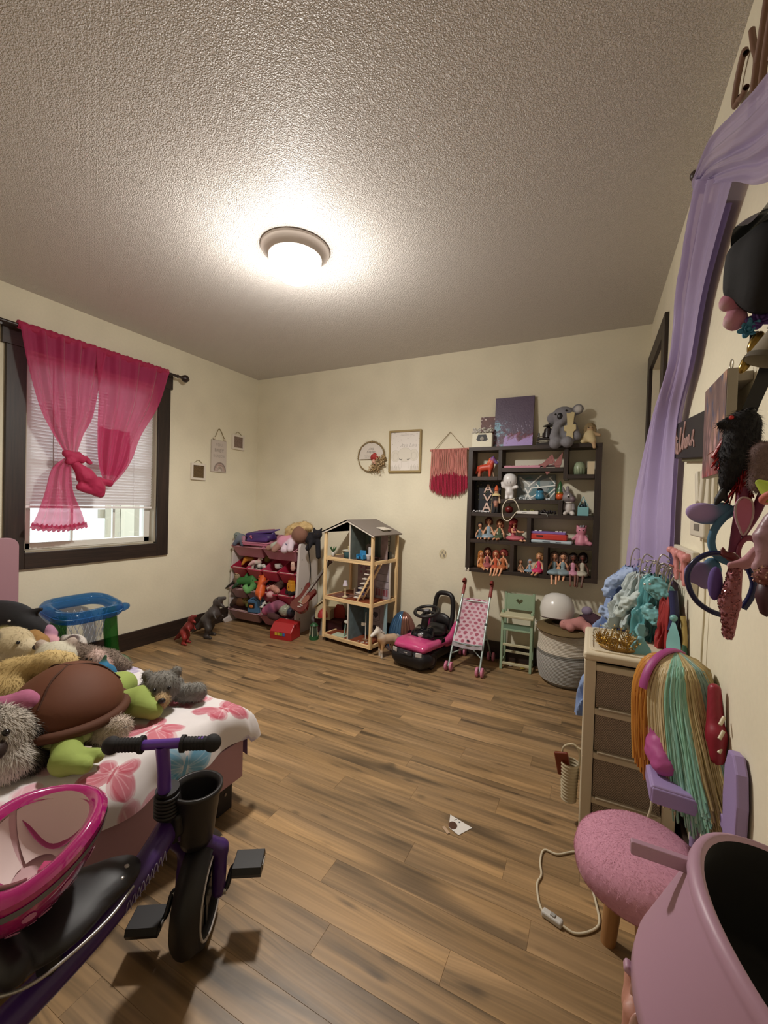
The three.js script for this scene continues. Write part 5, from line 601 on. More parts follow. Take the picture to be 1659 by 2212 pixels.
// ---------- dollhouse ----------
{
  const W = 0.525, D = 0.36, h = T('dollhouse', 'open three-storey wooden dollhouse with grey pitched roof on casters', 'dollhouse', [-2.046, 0, -2.945], -0.157);
  const pine = mPine, pw = 0.022, F = [0.062, 0.388, 0.722], eave = 0.935, ridge = 1.04;
  const pst = (x, z) => P(h, 'post', woodUV(box(x, x + pw, 0.035, eave, z - pw, z, 0.002), 'y'), pine);
  pst(0, 0); pst(W - pw, 0); pst(0, -D + pw); pst(W - pw, -D + pw);
  const rail = (x0, x1, y, z0, z1, al) => P(h, 'rail', woodUV(box(x0, x1, y - 0.026, y + 0.004, z0, z1, 0.002), al), pine);
  const redFloor = mat('#ffffff', 0.5, { map: palePlank(0.5, 0.25, 0.15) });
  for (const [i, y] of F.entries()) { rail(pw, W - pw, y, -0.014, 0, 'x'); rail(pw, W - pw, y, -D, -D + 0.014, 'x'); rail(0.004, 0.018, y, -D + pw, -pw, 'z'); rail(W - 0.018, W - 0.004, y, -D + pw, -pw, 'z'); P(h, 'floor_panel', woodUV(box(0.016, W - 0.016, y - 0.012, y, -D + 0.013, -0.013), 'x'), i === 2 ? mat('#ffffff', 0.55, { map: palePlank(0.52, 0.38, 0.3) }) : redFloor); }
  const white = mat('#d8d0c4', 0.6);
  // roof: two thick slabs with the skylight cut in the right one
  const slope = Math.atan2(ridge - eave, W / 2), L = Math.hypot(ridge - eave, W / 2) + 0.02, rm = mat('#7d736c', 0.7);
  const slab = (hole) => mv(ext([[0, 0], [L, 0], [L, D + 0.03], [0, D + 0.03]], 0.008, 0.001, hole ? [[[L * 0.52, D * 0.5], [L * 0.52, D * 0.8], [L * 0.82, D * 0.8], [L * 0.82, D * 0.5]]] : []), 0, 0, 0, -PI / 2);
  P(h, 'roof_slope', mv(slab(true), 0, 0, 0, 0, 0, -slope).translate(W / 2, ridge, 0.012), rm); P(h, 'roof_slope', mv(mv(slab(false), 0, 0, 0, 0, 0, 0, [-1, 1, 1]), 0, 0, 0, 0, 0, slope).translate(W / 2, ridge, 0.012), rm);
  for (const s of [-1, 1]) P(h, 'gable_trim', mv(B(L, 0.014, 0.008), W / 2 + s * (W / 4 + 0.004), (ridge + eave) / 2 - 0.006, 0.008, 0, 0, -s * slope), white);
  P(h, 'skylight_hatch', mv(B(0.09, 0.006, 0.11), W * 0.86, ridge - 0.062, -D * 0.66, 0, 0, -slope * 0.5), white);
  // inner walls
  const wp = (a, b, c, st) => mat('#ffffff', 0.7, { map: tex(128, 128, (u, v) => { const q = st ? 0.88 + 0.12 * Math.sign(Math.sin(u * 2 * PI * st)) : 0.92 + 0.16 * (wnoise(u, v, 12) - 0.5); return [a * q, b * q, c * q]; }) });
  const green = wp(0.36, 0.4, 0.36, 14), blue = wp(0.42, 0.5, 0.52, 0), pinkp = wp(0.62, 0.53, 0.52, 0), lilac = wp(0.64, 0.6, 0.63, 0);
  const mx = W * 0.535;
  const wall = (n, x0, x1, y0, y1, z0, z1, m) => P(h, n, boxUV(box(x0, x1, y0, y1, z0, z1), 3), m);
  wall('partition', mx, mx + 0.006, F[2], ridge - 0.012, -0.2, -0.006, wp(0.42, 0.46, 0.44, 0)); P(h, 'partition_edge', box(mx - 0.001, mx + 0.008, F[2], ridge - 0.012, -0.008, 0.0), white);
  P(h, 'wallpaper', mv(ext([[mx, F[2]], [W - pw, F[2]], [W - pw, eave - 0.004], [mx, ridge - 0.016]], 0.005, 0), 0, 0, -0.205), green); wall('pink_wallpaper', W - 0.07, W, F[2], eave - 0.012, -0.199, -0.195, pinkp);
  P(h, 'wall_print', mv(ext(circ(0.018, 16, 0, 0, 1.9), 0.001, 0), mx + 0.05, 0.9, -0.199), mat('#4a5a58', 0.7)); P(h, 'wall_portrait', mv(ext(circ(0.026, 16, 0, 0, 1.1), 0.001, 0), mx + 0.045, 0.815, -0.199), mat('#8f8580', 0.7));
  wall('wallpaper', W * 0.34, W - 0.004, F[1], F[2] - 0.026, -0.25, -0.245, pinkp); wall('lilac_wallpaper', W * 0.74, W - 0.004, F[1], F[2] - 0.026, -0.244, -0.242, lilac); P(h, 'partition_edge', box(W - 0.006, W + 0.002, F[1], F[2] - 0.026, -0.254, -0.24), white);
  wall('partition', mx, mx + 0.006, F[0], F[1] - 0.026, -0.22, -0.006, blue); P(h, 'partition_edge', box(mx - 0.001, mx + 0.008, F[0], F[1] - 0.026, -0.008, 0.0), white); wall('wallpaper', mx, W - 0.004, F[0], F[1] - 0.026, -0.225, -0.22, lilac); wall('blue_panel', mx + 0.006, mx + 0.07, F[0], F[1] - 0.026, -0.218, -0.214, mat('#5f7d88', 0.7)); P(h, 'blue_strip', box(W - 0.03, W, F[0], F[1] - 0.03, -0.219, -0.212), mat('#8fa9b0', 0.6));
  for (const y of [0.14, 0.25]) { P(h, 'wall_print', mv(ext([[0, -0.03], [0.028, 0], [0.02, 0.022], [-0.02, 0.022], [-0.028, 0]], 0.001, 0), W - 0.12, y, -0.219), mat('#3a3640', 0.7)); P(h, 'wall_print', mv(ext(rrect(0.09, 0.1, 0.006), 0.0006, 0, [rrect(0.084, 0.094, 0.005).reverse()]), W - 0.12, y + 0.005, -0.2193), mat('#6a6068', 0.7)); }
  for (let i = 0; i < 5; i++) { P(h, 'wall_print', B(0.02, 0.02, 0.001, W * 0.42 + (i % 3) * 0.05, 0.63 - (i > 2 ? 0.04 : 0), -0.244), mat(['#8a5560', '#7d4a5a', '#85756a'][i % 3], 0.7)); P(h, 'printed_book', B(0.018, 0.055, 0.001, W - 0.03 - i * 0.025, 0.44, -0.2412), mat(['#8d5058', '#7a4048', '#96706c'][i % 3], 0.7)); P(h, 'printed_shelf', B(0.12, 0.003, 0.001, W - 0.075, 0.475 + (i % 3) * 0.06, -0.2412), mat('#5a5254', 0.7)); }
  // stairs
  const s0 = [W * 0.7, F[1], -0.05], s1 = [W * 0.9, F[2] - 0.03, -0.13];
  for (const dz of [0, -0.07]) P(h, 'stair_stringer', mv(B(0.016, 0.37, 0.006, 0, 0, 0, 0.001), (s0[0] + s1[0]) / 2 + 0.01, (s0[1] + s1[1]) / 2, -0.05 + dz, 0, 0, -Math.atan2(s1[0] - s0[0] + 0.07, s1[1] - s0[1])), pine);
  for (let i = 0; i < 7; i++) { const t = (i + 0.3) / 7; P(h, 'stair_tread', B(0.045, 0.009, 0.075, lerp(s0[0] - 0.05, s1[0] - 0.01, t), lerp(F[1] + 0.01, F[2] - 0.04, t), -0.085, 0.002), white); }
  for (const [x, z] of [[0.03, -0.03], [W - 0.03, -0.03], [0.03, -D + 0.03], [W - 0.03, -D + 0.03]]) P(h, 'caster', [mv(C(0.017, 0.017, 0.014, 0, 0, 0, 16), x, 0.018, z, 0, 0, PI / 2), C(0.008, 0.008, 0.014, x, 0.034, z, 10)], mat('#141414', 0.5));
  // --- furniture inside: separate things placed in house coordinates ---
  h.updateMatrixWorld(true); const at = (x, y, z) => h.localToWorld(V(x, y, z)).toArray(), ry = -0.157;
  const pl = T('toy_plant', 'toy succulent in white pot on the dollhouse top floor', 'plant', at(0.06, F[2] + 0.001, -0.05), ry); P(pl, 'pot', lathe([[0, 0], [0.012, 0], [0.015, 0.02], [0.016, 0.04], [0.013, 0.04], [0, 0.036]], 18), mat('#d8d2cc', 0.4)); for (let i = 0; i < 7; i++) { const a = i * 0.9; P(pl, 'leaf', mv(S(0.03, 0, 0.028, 0, 0.22, 1, 0.12, 8), 0, 0.036, 0, 0.5 * Math.cos(a), 0, 0.6 * Math.sin(a)), mat('#2f5a30', 0.5)); }
  const tu = T('toy_tub', 'round teal toy tub with white rim on the dollhouse top floor', 'toy', at(0.215, F[2] + 0.001, -0.07), ry); P(tu, 'tub', lathe([[0, 0], [0.036, 0], [0.042, 0.06], [0.039, 0.06], [0, 0.05]], 24), mat('#3f6268', 0.5)); P(tu, 'rim', mv(new THREE.TorusGeometry(0.042, 0.006, 8, 28), 0, 0.062, 0, PI / 2), mat('#d6d0c0', 0.4)); P(tu, 'tap', [bar([0, 0.06, 0], [0, 0.09, 0], 0.006), S(0.008, 0, 0.092, 0)], mat('#cbb98c', 0.4)); P(tu, 'handle', mv(new THREE.TorusGeometry(0.016, 0.004, 8, 14), -0.056, 0.045, 0), mat('#b5a888', 0.5));
  const bc = T('blue_toy_chair', 'bright blue toy armchair on the dollhouse top floor', 'chair', at(0.37, F[2] + 0.001, -0.05), ry); const bm = mat('#2f7fb0', 0.45); P(bc, 'seat', B(0.06, 0.02, 0.05, 0, 0.02, 0, 0.004), bm); P(bc, 'back', B(0.06, 0.06, 0.012, 0, 0.048, -0.02, 0.005), bm); for (const s of [-1, 1]) P(bc, 'arm', B(0.012, 0.04, 0.05, s * 0.03, 0.028, 0, 0.004), bm); P(bc, 'arch', B(0.02, 0.024, 0.004, 0.004, 0.02, 0.026, 0.002), mat('#0f2f48', 0.5)); P(bc, 'base', B(0.05, 0.01, 0.045, 0, 0.005, 0, 0.002), mat('#111', 0.6));
  const wc = T('white_toy_seat', 'white toy seat next to the blue toy armchair in the dollhouse', 'chair', at(0.42, F[2] + 0.001, -0.08), ry - 0.3); P(wc, 'bowl', lathe([[0, 0], [0.016, 0], [0.014, 0.02], [0.024, 0.04], [0.024, 0.046], [0, 0.046]], 18), mat('#cfcac8', 0.35)); P(wc, 'tank', B(0.05, 0.06, 0.018, 0, 0.076, -0.022, 0.004), mat('#cfcac8', 0.35));
  const bt = T('toy_bench', 'dark brown low toy bench on the dollhouse top floor', 'bench', at(0.45, F[2] + 0.001, -0.14), ry); P(bt, 'seat', B(0.1, 0.008, 0.04, 0, 0.02, 0, 0.002), mat('#3a221c', 0.5)); for (const s of [-1, 1]) P(bt, 'leg', B(0.008, 0.018, 0.036, s * 0.042, 0.009, 0), mat('#3a221c', 0.5));
  const tv = T('black_toy_box', 'black toy television at the right edge of the dollhouse top floor', 'toy', at(0.475, F[2] + 0.001, -0.27), ry); P(tv, 'case', B(0.06, 0.06, 0.04, 0, 0.03, 0, 0.004), mat('#15161a', 0.3)); P(tv, 'screen', B(0.05, 0.045, 0.002, 0, 0.032, 0.021), mat('#22252c', 0.15));
  const ld = T('toy_ladder', 'black rope ladder hanging from the dollhouse skylight', 'ladder', at(W - 0.075, F[2] + 0.003, -0.315), ry); for (const s of [-1, 1]) P(ld, 'rope', bar([s * 0.014, 0, 0.01], [s * 0.014, 0.19, -0.005], 0.0022, 0.0022, 6), mat('#241c18', 0.7)); for (let i = 0; i < 6; i++) P(ld, 'rung', bar([-0.016, 0.016 + i * 0.031, 0.008], [0.016, 0.016 + i * 0.031, 0.008], 0.0022, 0.0022, 6), mat('#241c18', 0.7));
  const lp = T('toy_floor_lamp', 'white toy floor lamp with lilac shade on the dollhouse middle floor', 'lamp', at(0.19, F[1] + 0.001, -0.07), ry); P(lp, 'base', lathe([[0, 0], [0.026, 0], [0.022, 0.008], [0.008, 0.016], [0.006, 0.03], [0.009, 0.04], [0.005, 0.05], [0.008, 0.065], [0.005, 0.08], [0.005, 0.1], [0, 0.1]], 20), mat('#cbb894', 0.45)); P(lp, 'shade', lathe([[0.022, 0.098], [0.014, 0.13], [0.012, 0.142], [0.008, 0.144]], 20), mat('#c9c0cc', 0.6));
  const so = T('toy_sofa', 'dark purple toy sofa with wooden frame on the dollhouse middle floor', 'sofa', at(0.28, F[1] + 0.001, -0.2), ry); P(so, 'cushion', B(0.13, 0.05, 0.03, 0, 0.052, -0.015, 0.008), mat('#2c2148', 0.8)); P(so, 'seat', B(0.13, 0.018, 0.05, 0, 0.025, 0.006, 0.006), mat('#32264e', 0.8)); P(so, 'frame', [B(0.15, 0.01, 0.055, 0, 0.013, 0.004), B(0.01, 0.06, 0.055, -0.072, 0.036, 0.004), B(0.01, 0.06, 0.055, 0.072, 0.036, 0.004)], mat('#9a8574', 0.6));
  const rg = T('toy_rug', 'small dark patterned toy rug on the dollhouse middle floor', 'rug', at(0.14, F[1] + 0.0008, -0.11), ry); P(rg, 'weave', B(0.17, 0.003, 0.14, 0, 0.0015, 0), mat('#6a4038', 0.9)); P(rg, 'border', mv(ext(rrect(0.17, 0.14, 0.004), 0.001, 0, [rrect(0.15, 0.12, 0.004).reverse()]), 0, 0.0025, 0, -PI / 2), mat('#8a6a58', 0.9));
  const sto = T('toy_stool', 'pale green round toy stool on the dollhouse ground floor', 'stool', at(0.225, F[0] + 0.001, -0.08), ry); P(sto, 'seat', lathe([[0, 0.13], [0.034, 0.13], [0.036, 0.122], [0.032, 0.114], [0, 0.114]], 22), mat('#cfcabb', 0.4)); for (let i = 0; i < 4; i++) { const a = i * PI / 2 + 0.6; P(sto, 'leg', bar([0.034 * Math.cos(a), 0, 0.034 * Math.sin(a)], [0.022 * Math.cos(a), 0.115, 0.022 * Math.sin(a)], 0.006), mat('#86a596', 0.5)); }
  const mt = T('toy_mat', 'pale green toy bath mat on the dollhouse ground floor', 'mat', at(0.155, F[0] + 0.001, -0.065), ry + 0.12); P(mt, 'mat', B(0.13, 0.004, 0.09, 0, 0.002, 0, 0.001), mat('#b3bda6', 0.9)); P(mt, 'edge', B(0.134, 0.002, 0.094, 0, 0.001, 0), mat('#a2ad96', 0.9));
  const pole = T('toy_shower_pole', 'thin white toy pole standing on the dollhouse ground floor', 'toy', at(0.395, F[0] + 0.001, -0.1), ry); P(pole, 'pole', bar([0, 0, 0], [0, 0.23, 0], 0.004), white); P(pole, 'foot', B(0.05, 0.008, 0.03, 0, 0.004, 0, 0.002), mat('#8a6a50', 0.6)); P(pole, 'seat', C(0.02, 0.022, 0.02, -0.02, 0.13, 0.0), mat('#a89a86', 0.6));
  const scr = T('paper_scraps', 'few white paper scraps scattered on the dollhouse ground floor', 'paper', at(0.41, F[0] + 0.001, -0.05), ry); for (let i = 0; i < 5; i++) P(scr, 'scrap', mv(B(0.022, 0.002, 0.012), rr(-0.05, 0.06), 0.001, rr(-0.025, 0.02), 0, rr(0, 3)), mat('#c9bfb0', 0.8));
}
// ---------- toys on the floor along the back wall ----------
{
  toy('toy_horse', 'white and tan model horse standing beside the dollhouse', 'figurine', [-1.4, 0, -2.915], -2.15, [[-0.05, 0.13, 0, 0.038, 0.05, 0.135, 0, 0.036, '#b99f84'], [0.06, 0.135, 0, 0.034, '#a5784c'], [0.06, 0.15, 0, 0.03, 0.1, 0.205, 0, 0.018, '#cdbfae'], [0.095, 0.21, 0, 0.02, 0.15, 0.175, 0, 0.012, '#e0dad0'], [0.098, 0.225, 0.009, 0.006, 0.1, 0.245, 0.011, 0.003, '#cdbfae'], [0.098, 0.225, -0.009, 0.006, 0.1, 0.245, -0.011, 0.003, '#cdbfae'], [0.055, 0.11, 0.022, 0.018, 0.06, 0.05, 0.024, 0.009, '#b08a60'], [0.06, 0.05, 0.024, 0.009, 0.058, 0.0, 0.024, 0.009, '#d8d0c4'], [0.055, 0.11, -0.022, 0.018, 0.07, 0.05, -0.024, 0.009, '#b08a60'], [0.07, 0.05, -0.024, 0.009, 0.066, 0.0, -0.024, 0.009, '#d8d0c4'], [-0.06, 0.12, 0.022, 0.024, -0.055, 0.06, 0.026, 0.01, '#b99f84'], [-0.055, 0.06, 0.026, 0.01, -0.065, 0, 0.026, 0.009, '#cfc4b4'], [-0.06, 0.12, -0.022, 0.024, -0.07, 0.06, -0.026, 0.01, '#b99f84'], [-0.07, 0.06, -0.026, 0.01, -0.08, 0, -0.026, 0.009, '#cfc4b4']], { cell: 0.005, k: 0.014, rough: 0.5, eyes: [[0.112, 0.208, 0.015], [0.112, 0.208, -0.015]], eyeR: 0.003 });
  { const t = scene.children[scene.children.length - 1], mn = blob([[0.07, 0.2, 0, 0.014, 0.05, 0.165, 0.016, 0.012], [0.09, 0.225, 0, 0.012, 0.06, 0.185, 0.012, 0.014], [0.05, 0.185, 0, 0.014, 0.035, 0.16, 0.014, 0.01]], { cell: 0.004, k: 0.006, lump: [0.01, 0.01] }); P(t, 'mane', mn, mat('#b8b2aa', 0.9)); const tl = blob([[-0.085, 0.145, 0, 0.016, -0.12, 0.11, 0, 0.022], [-0.12, 0.11, 0, 0.022, -0.12, 0.03, 0, 0.012]], { cell: 0.004, k: 0.01, lump: [0.012, 0.012] }); P(t, 'tail', tl, mat('#b0acaa', 0.9)); fur(t, paint(tl, '#b5b1ae'), 500, 0.02, 0.002, { down: 1.2, name: 'tail_hair' }); }
  const te = T('shell_playhouse', 'shiny blue dome-shaped toy house with dark round doorway beside the dollhouse', 'toy', [-1.385, 0, -3.12], -0.25);
  const n = 9; for (let i = 0; i < n; i++) { const a0 = -1.15 + i * 2.3 / n, a1 = a0 + 2.3 / n * 0.97; P(te, 'rib_panel', sheet((u, v) => { const a = lerp(a0, a1, u), b = v * PI / 2, bul = 1 + 0.05 * Math.sin(u * PI), r = 0.135 * bul; return [r * Math.sin(a) * Math.cos(b * 0.98), 0.29 * Math.sin(b) * (0.98 + 0.02 * bul) + 0.012, r * Math.cos(a) * Math.cos(b * 0.98) * 0.8 - 0.03]; }, 8, 16), mat(i < 6 ? '#4a7096' : '#7a5448', 0.22, { metalness: 0.55 })); }
  P(te, 'back_shell', sheet((u, v) => { const a = lerp(1.15, 5.13, u), b = v * PI / 2; return [0.133 * Math.sin(a) * Math.cos(b), 0.29 * Math.sin(b) + 0.01, 0.133 * Math.cos(a) * Math.cos(b) * 0.8 - 0.03]; }, 20, 14), mat('#7a5448', 0.5));
  P(te, 'doorway', mv(ext(circ(0.038, 22, 0, 0.055, 1.15), 0.006, 0.002), -0.005, 0, 0.08), mat('#1a1210', 0.6)); P(te, 'door_rim', mv(new THREE.TorusGeometry(0.041, 0.005, 8, 26), -0.005, 0.055, 0.086, 0, 0, 0, [1, 1.15, 1]), mat('#8a5f45', 0.4)); P(te, 'base', C(0.14, 0.142, 0.012, 0, 0.006, -0.03, 28), mat('#5a4a48', 0.5));
}
{ // --- ride-on car: front towards +z ---
  const c = T('ride_on_car', 'pink and black ride-on toy car with steering wheel', 'toy car', [-1.108, 0, -3.0], -0.2);
  const pk = mat('#c9487f', 0.25, { clearcoat: 0.5 }), bk = mat('#141215', 0.45);
  P(c, 'chassis', [B(0.27, 0.08, 0.5, 0, 0.085, -0.01, 0.03, 3)], bk);
  const bump = blob([[-0.1, 0.085, 0.23, 0.055, 0.1, 0.085, 0.23, 0.055], [-0.115, 0.075, 0.19, 0.05, 0.115, 0.075, 0.19, 0.05], [-0.09, 0.05, 0.22, 0.04, 0.09, 0.05, 0.22, 0.04]], { cell: 0.008, k: 0.03 }); P(c, 'front_bumper', bump, bk);
  P(c, 'hood', blob([{ e: [0, 0.165, 0.155, 0.135, 0.045, 0.11] }, [-0.115, 0.165, 0.2, 0.03, -0.12, 0.16, 0.04, 0.032], [0.115, 0.165, 0.2, 0.03, 0.12, 0.16, 0.04, 0.032], [-0.11, 0.155, 0.235, 0.022, 0.11, 0.155, 0.235, 0.022]], { cell: 0.008, k: 0.025 }), pk);
  for (const s of [-1, 1]) { P(c, 'side_panel', blob([[s * 0.128, 0.15, 0.04, 0.022, s * 0.132, 0.17, -0.12, 0.022], [s * 0.132, 0.17, -0.12, 0.024, s * 0.13, 0.26, -0.22, 0.02], [s * 0.13, 0.14, -0.06, 0.024, s * 0.13, 0.13, -0.22, 0.03], [s * 0.13, 0.2, -0.2, 0.03, s * 0.13, 0.13, -0.24, 0.03]], { cell: 0.008, k: 0.03 }), pk); P(c, 'head_light', mv(B(0.045, 0.03, 0.01, 0, 0, 0, 0.004), s * 0.102, 0.13, 0.275, 0, s * 0.35), mat('#b9b4b0', 0.2)); P(c, 'side_vent', B(0.004, 0.03, 0.05, s * 0.152, 0.185, 0.02, 0.002), bk); }
  P(c, 'grille', [B(0.11, 0.032, 0.012, 0, 0.13, 0.282, 0.004)], mat('#26242a', 0.3)); const gs = []; for (let i = 0; i < 5; i++) gs.push(B(0.1, 0.002, 0.004, 0, 0.118 + i * 0.006, 0.289)); P(c, 'grille_bars', gs, mat('#55535a', 0.3)).userData.kind = 'stuff'; P(c, 'badge', B(0.03, 0.008, 0.004, 0, 0.131, 0.29, 0.002), mat('#b5b2b0', 0.3));
  P(c, 'windscreen', blob([{ e: [0, 0.205, 0.075, 0.09, 0.06, 0.07] }, [-0.06, 0.2, 0.06, 0.03, -0.05, 0.245, 0.03, 0.025], [0.06, 0.2, 0.06, 0.03, 0.05, 0.245, 0.03, 0.025]], { cell: 0.008, k: 0.02 }), mat('#141418', 0.12)); P(c, 'dash_light', S(0.022, 0.02, 0.222, 0.135, 1, 0.8, 0.5), mat('#b9b9bd', 0.15, { metalness: 0.6 }));
  P(c, 'steering_column', bar([0, 0.235, 0.06], [0, 0.35, 0.03], 0.024, 0.03), bk);
  const sw = P(c, 'steering_wheel', [mv(new THREE.TorusGeometry(0.09, 0.013, 10, 32), 0, 0, 0, PI / 2, 0, 0, [1, 1, 0.9]), C(0.03, 0.034, 0.02, 0, 0, 0), bar([-0.08, 0, 0], [0.08, 0, 0], 0.01), bar([0, 0, 0], [0, 0, 0.08], 0.01)], bk); sw.position.set(0, 0.375, 0.02); sw.rotation.x = 0.25; mesh('horn', mv(S(0.022, 0, 0, 0, 1, 0.4, 1), 0, 0.012, 0), mat('#77757a', 0.3), sw);
  P(c, 'seat', blob([{ e: [0, 0.2, -0.08, 0.1, 0.035, 0.1] }, [-0.05, 0.22, -0.16, 0.03, 0.05, 0.22, -0.16, 0.03]], { cell: 0.008, k: 0.03 }), bk);
  P(c, 'back_handle', tube([[-0.085, 0.2, -0.2], [-0.085, 0.34, -0.235], [-0.06, 0.46, -0.25], [0, 0.475, -0.252], [0.06, 0.46, -0.25], [0.085, 0.34, -0.235], [0.085, 0.2, -0.2]], 0.019, 40, 10), bk); P(c, 'backrest', blob([{ e: [0, 0.25, -0.215, 0.085, 0.07, 0.03] }], { cell: 0.008 }), bk);
  for (const [x, z] of [[-0.12, 0.14], [0.12, 0.14], [-0.12, -0.17], [0.12, -0.17]]) { const w = P(c, 'wheel', mv(lathe([[0, -0.022], [0.05, -0.022], [0.06, -0.014], [0.06, 0.014], [0.05, 0.022], [0.03, 0.022], [0.028, 0.014], [0, 0.014]], 24), 0, 0, 0, 0, 0, -PI / 2 * Math.sign(x)), bk); w.position.set(x, 0.06, z); mesh('hub_cap', mv(C(0.028, 0.028, 0.006, 0, 0, 0, 18), Math.sign(x) * 0.017, 0, 0, 0, 0, PI / 2), mat('#4a484c', 0.3), w); }
}
{ // --- doll stroller ---
  const s = T('doll_stroller', 'pink polka-dot doll stroller with red handles and pink double wheels', 'stroller', [-0.785, 0, -3.07]);
  const met = mat('#a9b8b4', 0.35, { metalness: 0.5 }), hr = mat('#8a3a34', 0.5), pw = mat('#cf7f9a', 0.45);
  for (const q of [-1, 1]) {
    P(s, 'frame_tube', bar([q * 0.112, 0.035, 0.19], [q * 0.105, 0.5, -0.1], 0.0075), met);
    P(s, 'rear_leg', bar([q * 0.112, 0.035, -0.17], [q * 0.1, 0.3, 0.03], 0.006), met);
    P(s, 'handle', tube([[q * 0.105, 0.5, -0.1], [q * 0.105, 0.56, -0.14], [q * 0.106, 0.6, -0.165], [q * 0.106, 0.61, -0.135], [q * 0.106, 0.595, -0.115]], 0.0125, 20, 8), hr);
    P(s, 'joint', S(0.012, q * 0.106, 0.32, 0.012), mat('#3f4744', 0.5));
    for (const z of [0.19, -0.17]) { const ax = P(s, 'axle', bar([q * 0.112 - 0.026, 0.033, z], [q * 0.112 + 0.026, 0.033, z], 0.004), met); for (const d of [-0.018, 0.018]) { const w = mesh('wheel', mv(lathe([[0, -0.008], [0.026, -0.009], [0.033, -0.006], [0.033, 0.006], [0.026, 0.009], [0, 0.008]], 22), 0, 0, 0, 0, 0, PI / 2), pw, ax); w.position.set(q * 0.112 + d, 0.033, z); } }
  }
  for (const [a, b] of [[[-0.11, 0.11, 0.14], [0.11, 0.2, -0.05]], [[0.11, 0.11, 0.14], [-0.11, 0.2, -0.05]], [[-0.105, 0.46, -0.09], [0.105, 0.46, -0.09]]]) P(s, 'cross_bar', bar(a, b, 0.0045), met);
  const dotT = canvasTex(256, 512, (x, w, h) => { x.fillStyle = '#cfb3bd'; x.fillRect(0, 0, w, h); for (let j = 0; j < 12; j++) for (let i = 0; i < 5; i++) { x.fillStyle = (i + j) % 2 ? '#a3586a' : '#b57788'; x.beginPath(); x.arc(28 + i * 52 + (j % 2) * 24, 22 + j * 43, 14 + (i * 7 + j * 3) % 5, 0, 7); x.fill(); } });
  const fm = mat('#ffffff', 0.85, { map: dotT });
  P(s, 'seat_sling', sheet((u, v) => { const x = (u - 0.5) * 0.205, sag = 0.03 * Math.sin(u * PI); const y = lerp(0.475, 0.19, Math.pow(v, 0.9)) - (v > 0.75 ? 0 : 0), z = v < 0.78 ? lerp(-0.085, 0.045, v / 0.78) : lerp(0.045, 0.12, (v - 0.78) / 0.22); return [x * (1 + 0.05 * v), y, z - sag * (v < 0.8 ? 1 : 0.3)]; }, 16, 28), fm);
  P(s, 'seat_skirt', sheet((u, v) => [(u - 0.5) * 0.22, 0.195 - 0.03 * v - 0.01 * Math.sin(u * PI), 0.122 + 0.004 * Math.sin(u * 20)], 20, 3), mat('#b9b4bb', 0.85)); P(s, 'piping', tube([[-0.105, 0.195, 0.12], [0, 0.188, 0.125], [0.105, 0.195, 0.12]], 0.004, 16, 6), mat('#8fa3a2', 0.6)); P(s, 'safety_buckle', B(0.018, 0.012, 0.008, 0, 0.21, 0.1, 0.003), bkDark());
}
function bkDark() { return mat('#1d1b1d', 0.5); }
{ // --- green doll high chair ---
  const c = T('doll_high_chair', 'pale green wooden doll high chair with heart cut-out back', 'chair', [-0.475, 0, -3.2], 0.03), gm = mat('#93ab8e', 0.55), pm = mat('#c3bd9c', 0.55);
  for (const s of [-1, 1]) { P(c, 'front_leg', mv(B(0.018, 0.43, 0.022, 0, 0.215, 0, 0.003), s * 0.102, 0, 0.075, -0.06), gm); P(c, 'rear_leg', mv(B(0.018, 0.545, 0.022, 0, 0.272, 0, 0.003), s * 0.1, 0, -0.07, 0.02), gm); P(c, 'arm', B(0.016, 0.018, 0.13, s * 0.102, 0.385, 0.0, 0.003), pm); P(c, 'stretcher', B(0.012, 0.016, 0.13, s * 0.1, 0.05, 0.0, 0.003), gm); }
  const heart = []; for (let i = 0; i < 28; i++) { const t = i / 28 * 2 * PI; heart.push([0.0016 * 16 * Math.pow(Math.sin(t), 3), 0.0016 * (13 * Math.cos(t) - 5 * Math.cos(2 * t) - 2 * Math.cos(3 * t) - Math.cos(4 * t)) + 0.004]); }
  P(c, 'backrest', ext(rrect(0.182, 0.115, 0.006), 0.012, 0.0015, [heart.reverse()]), gm).position.set(0, 0.475, -0.066);
  P(c, 'tray', mv(B(0.235, 0.02, 0.1, 0, 0, 0, 0.006), 0, 0.4, 0.065, 0.08), pm); P(c, 'seat', B(0.19, 0.014, 0.14, 0, 0.29, 0, 0.003), gm); P(c, 'apron', B(0.19, 0.04, 0.012, 0, 0.315, 0.06, 0.003), mat('#6f8a76', 0.55));
  for (const [y, z] of [[0.18, 0.066], [0.045, 0.074], [0.09, -0.066]]) P(c, 'rung', B(0.19, 0.018, 0.014, 0, y, z, 0.003), pm);
  const gb = T('floor_scraps', 'two little yellow and white toy bits under the green doll chair', 'toy', [-0.47, 0, -3.2]); P(gb, 'yellow_bit', S(0.014, 0.04, 0.008, 0.02, 1.4, 0.6, 1, 8), mat('#8d7a28', 0.5)); P(gb, 'white_bit', S(0.016, -0.05, 0.009, 0, 1.3, 0.6, 1, 8), mat('#b5b0a8', 0.5));
}
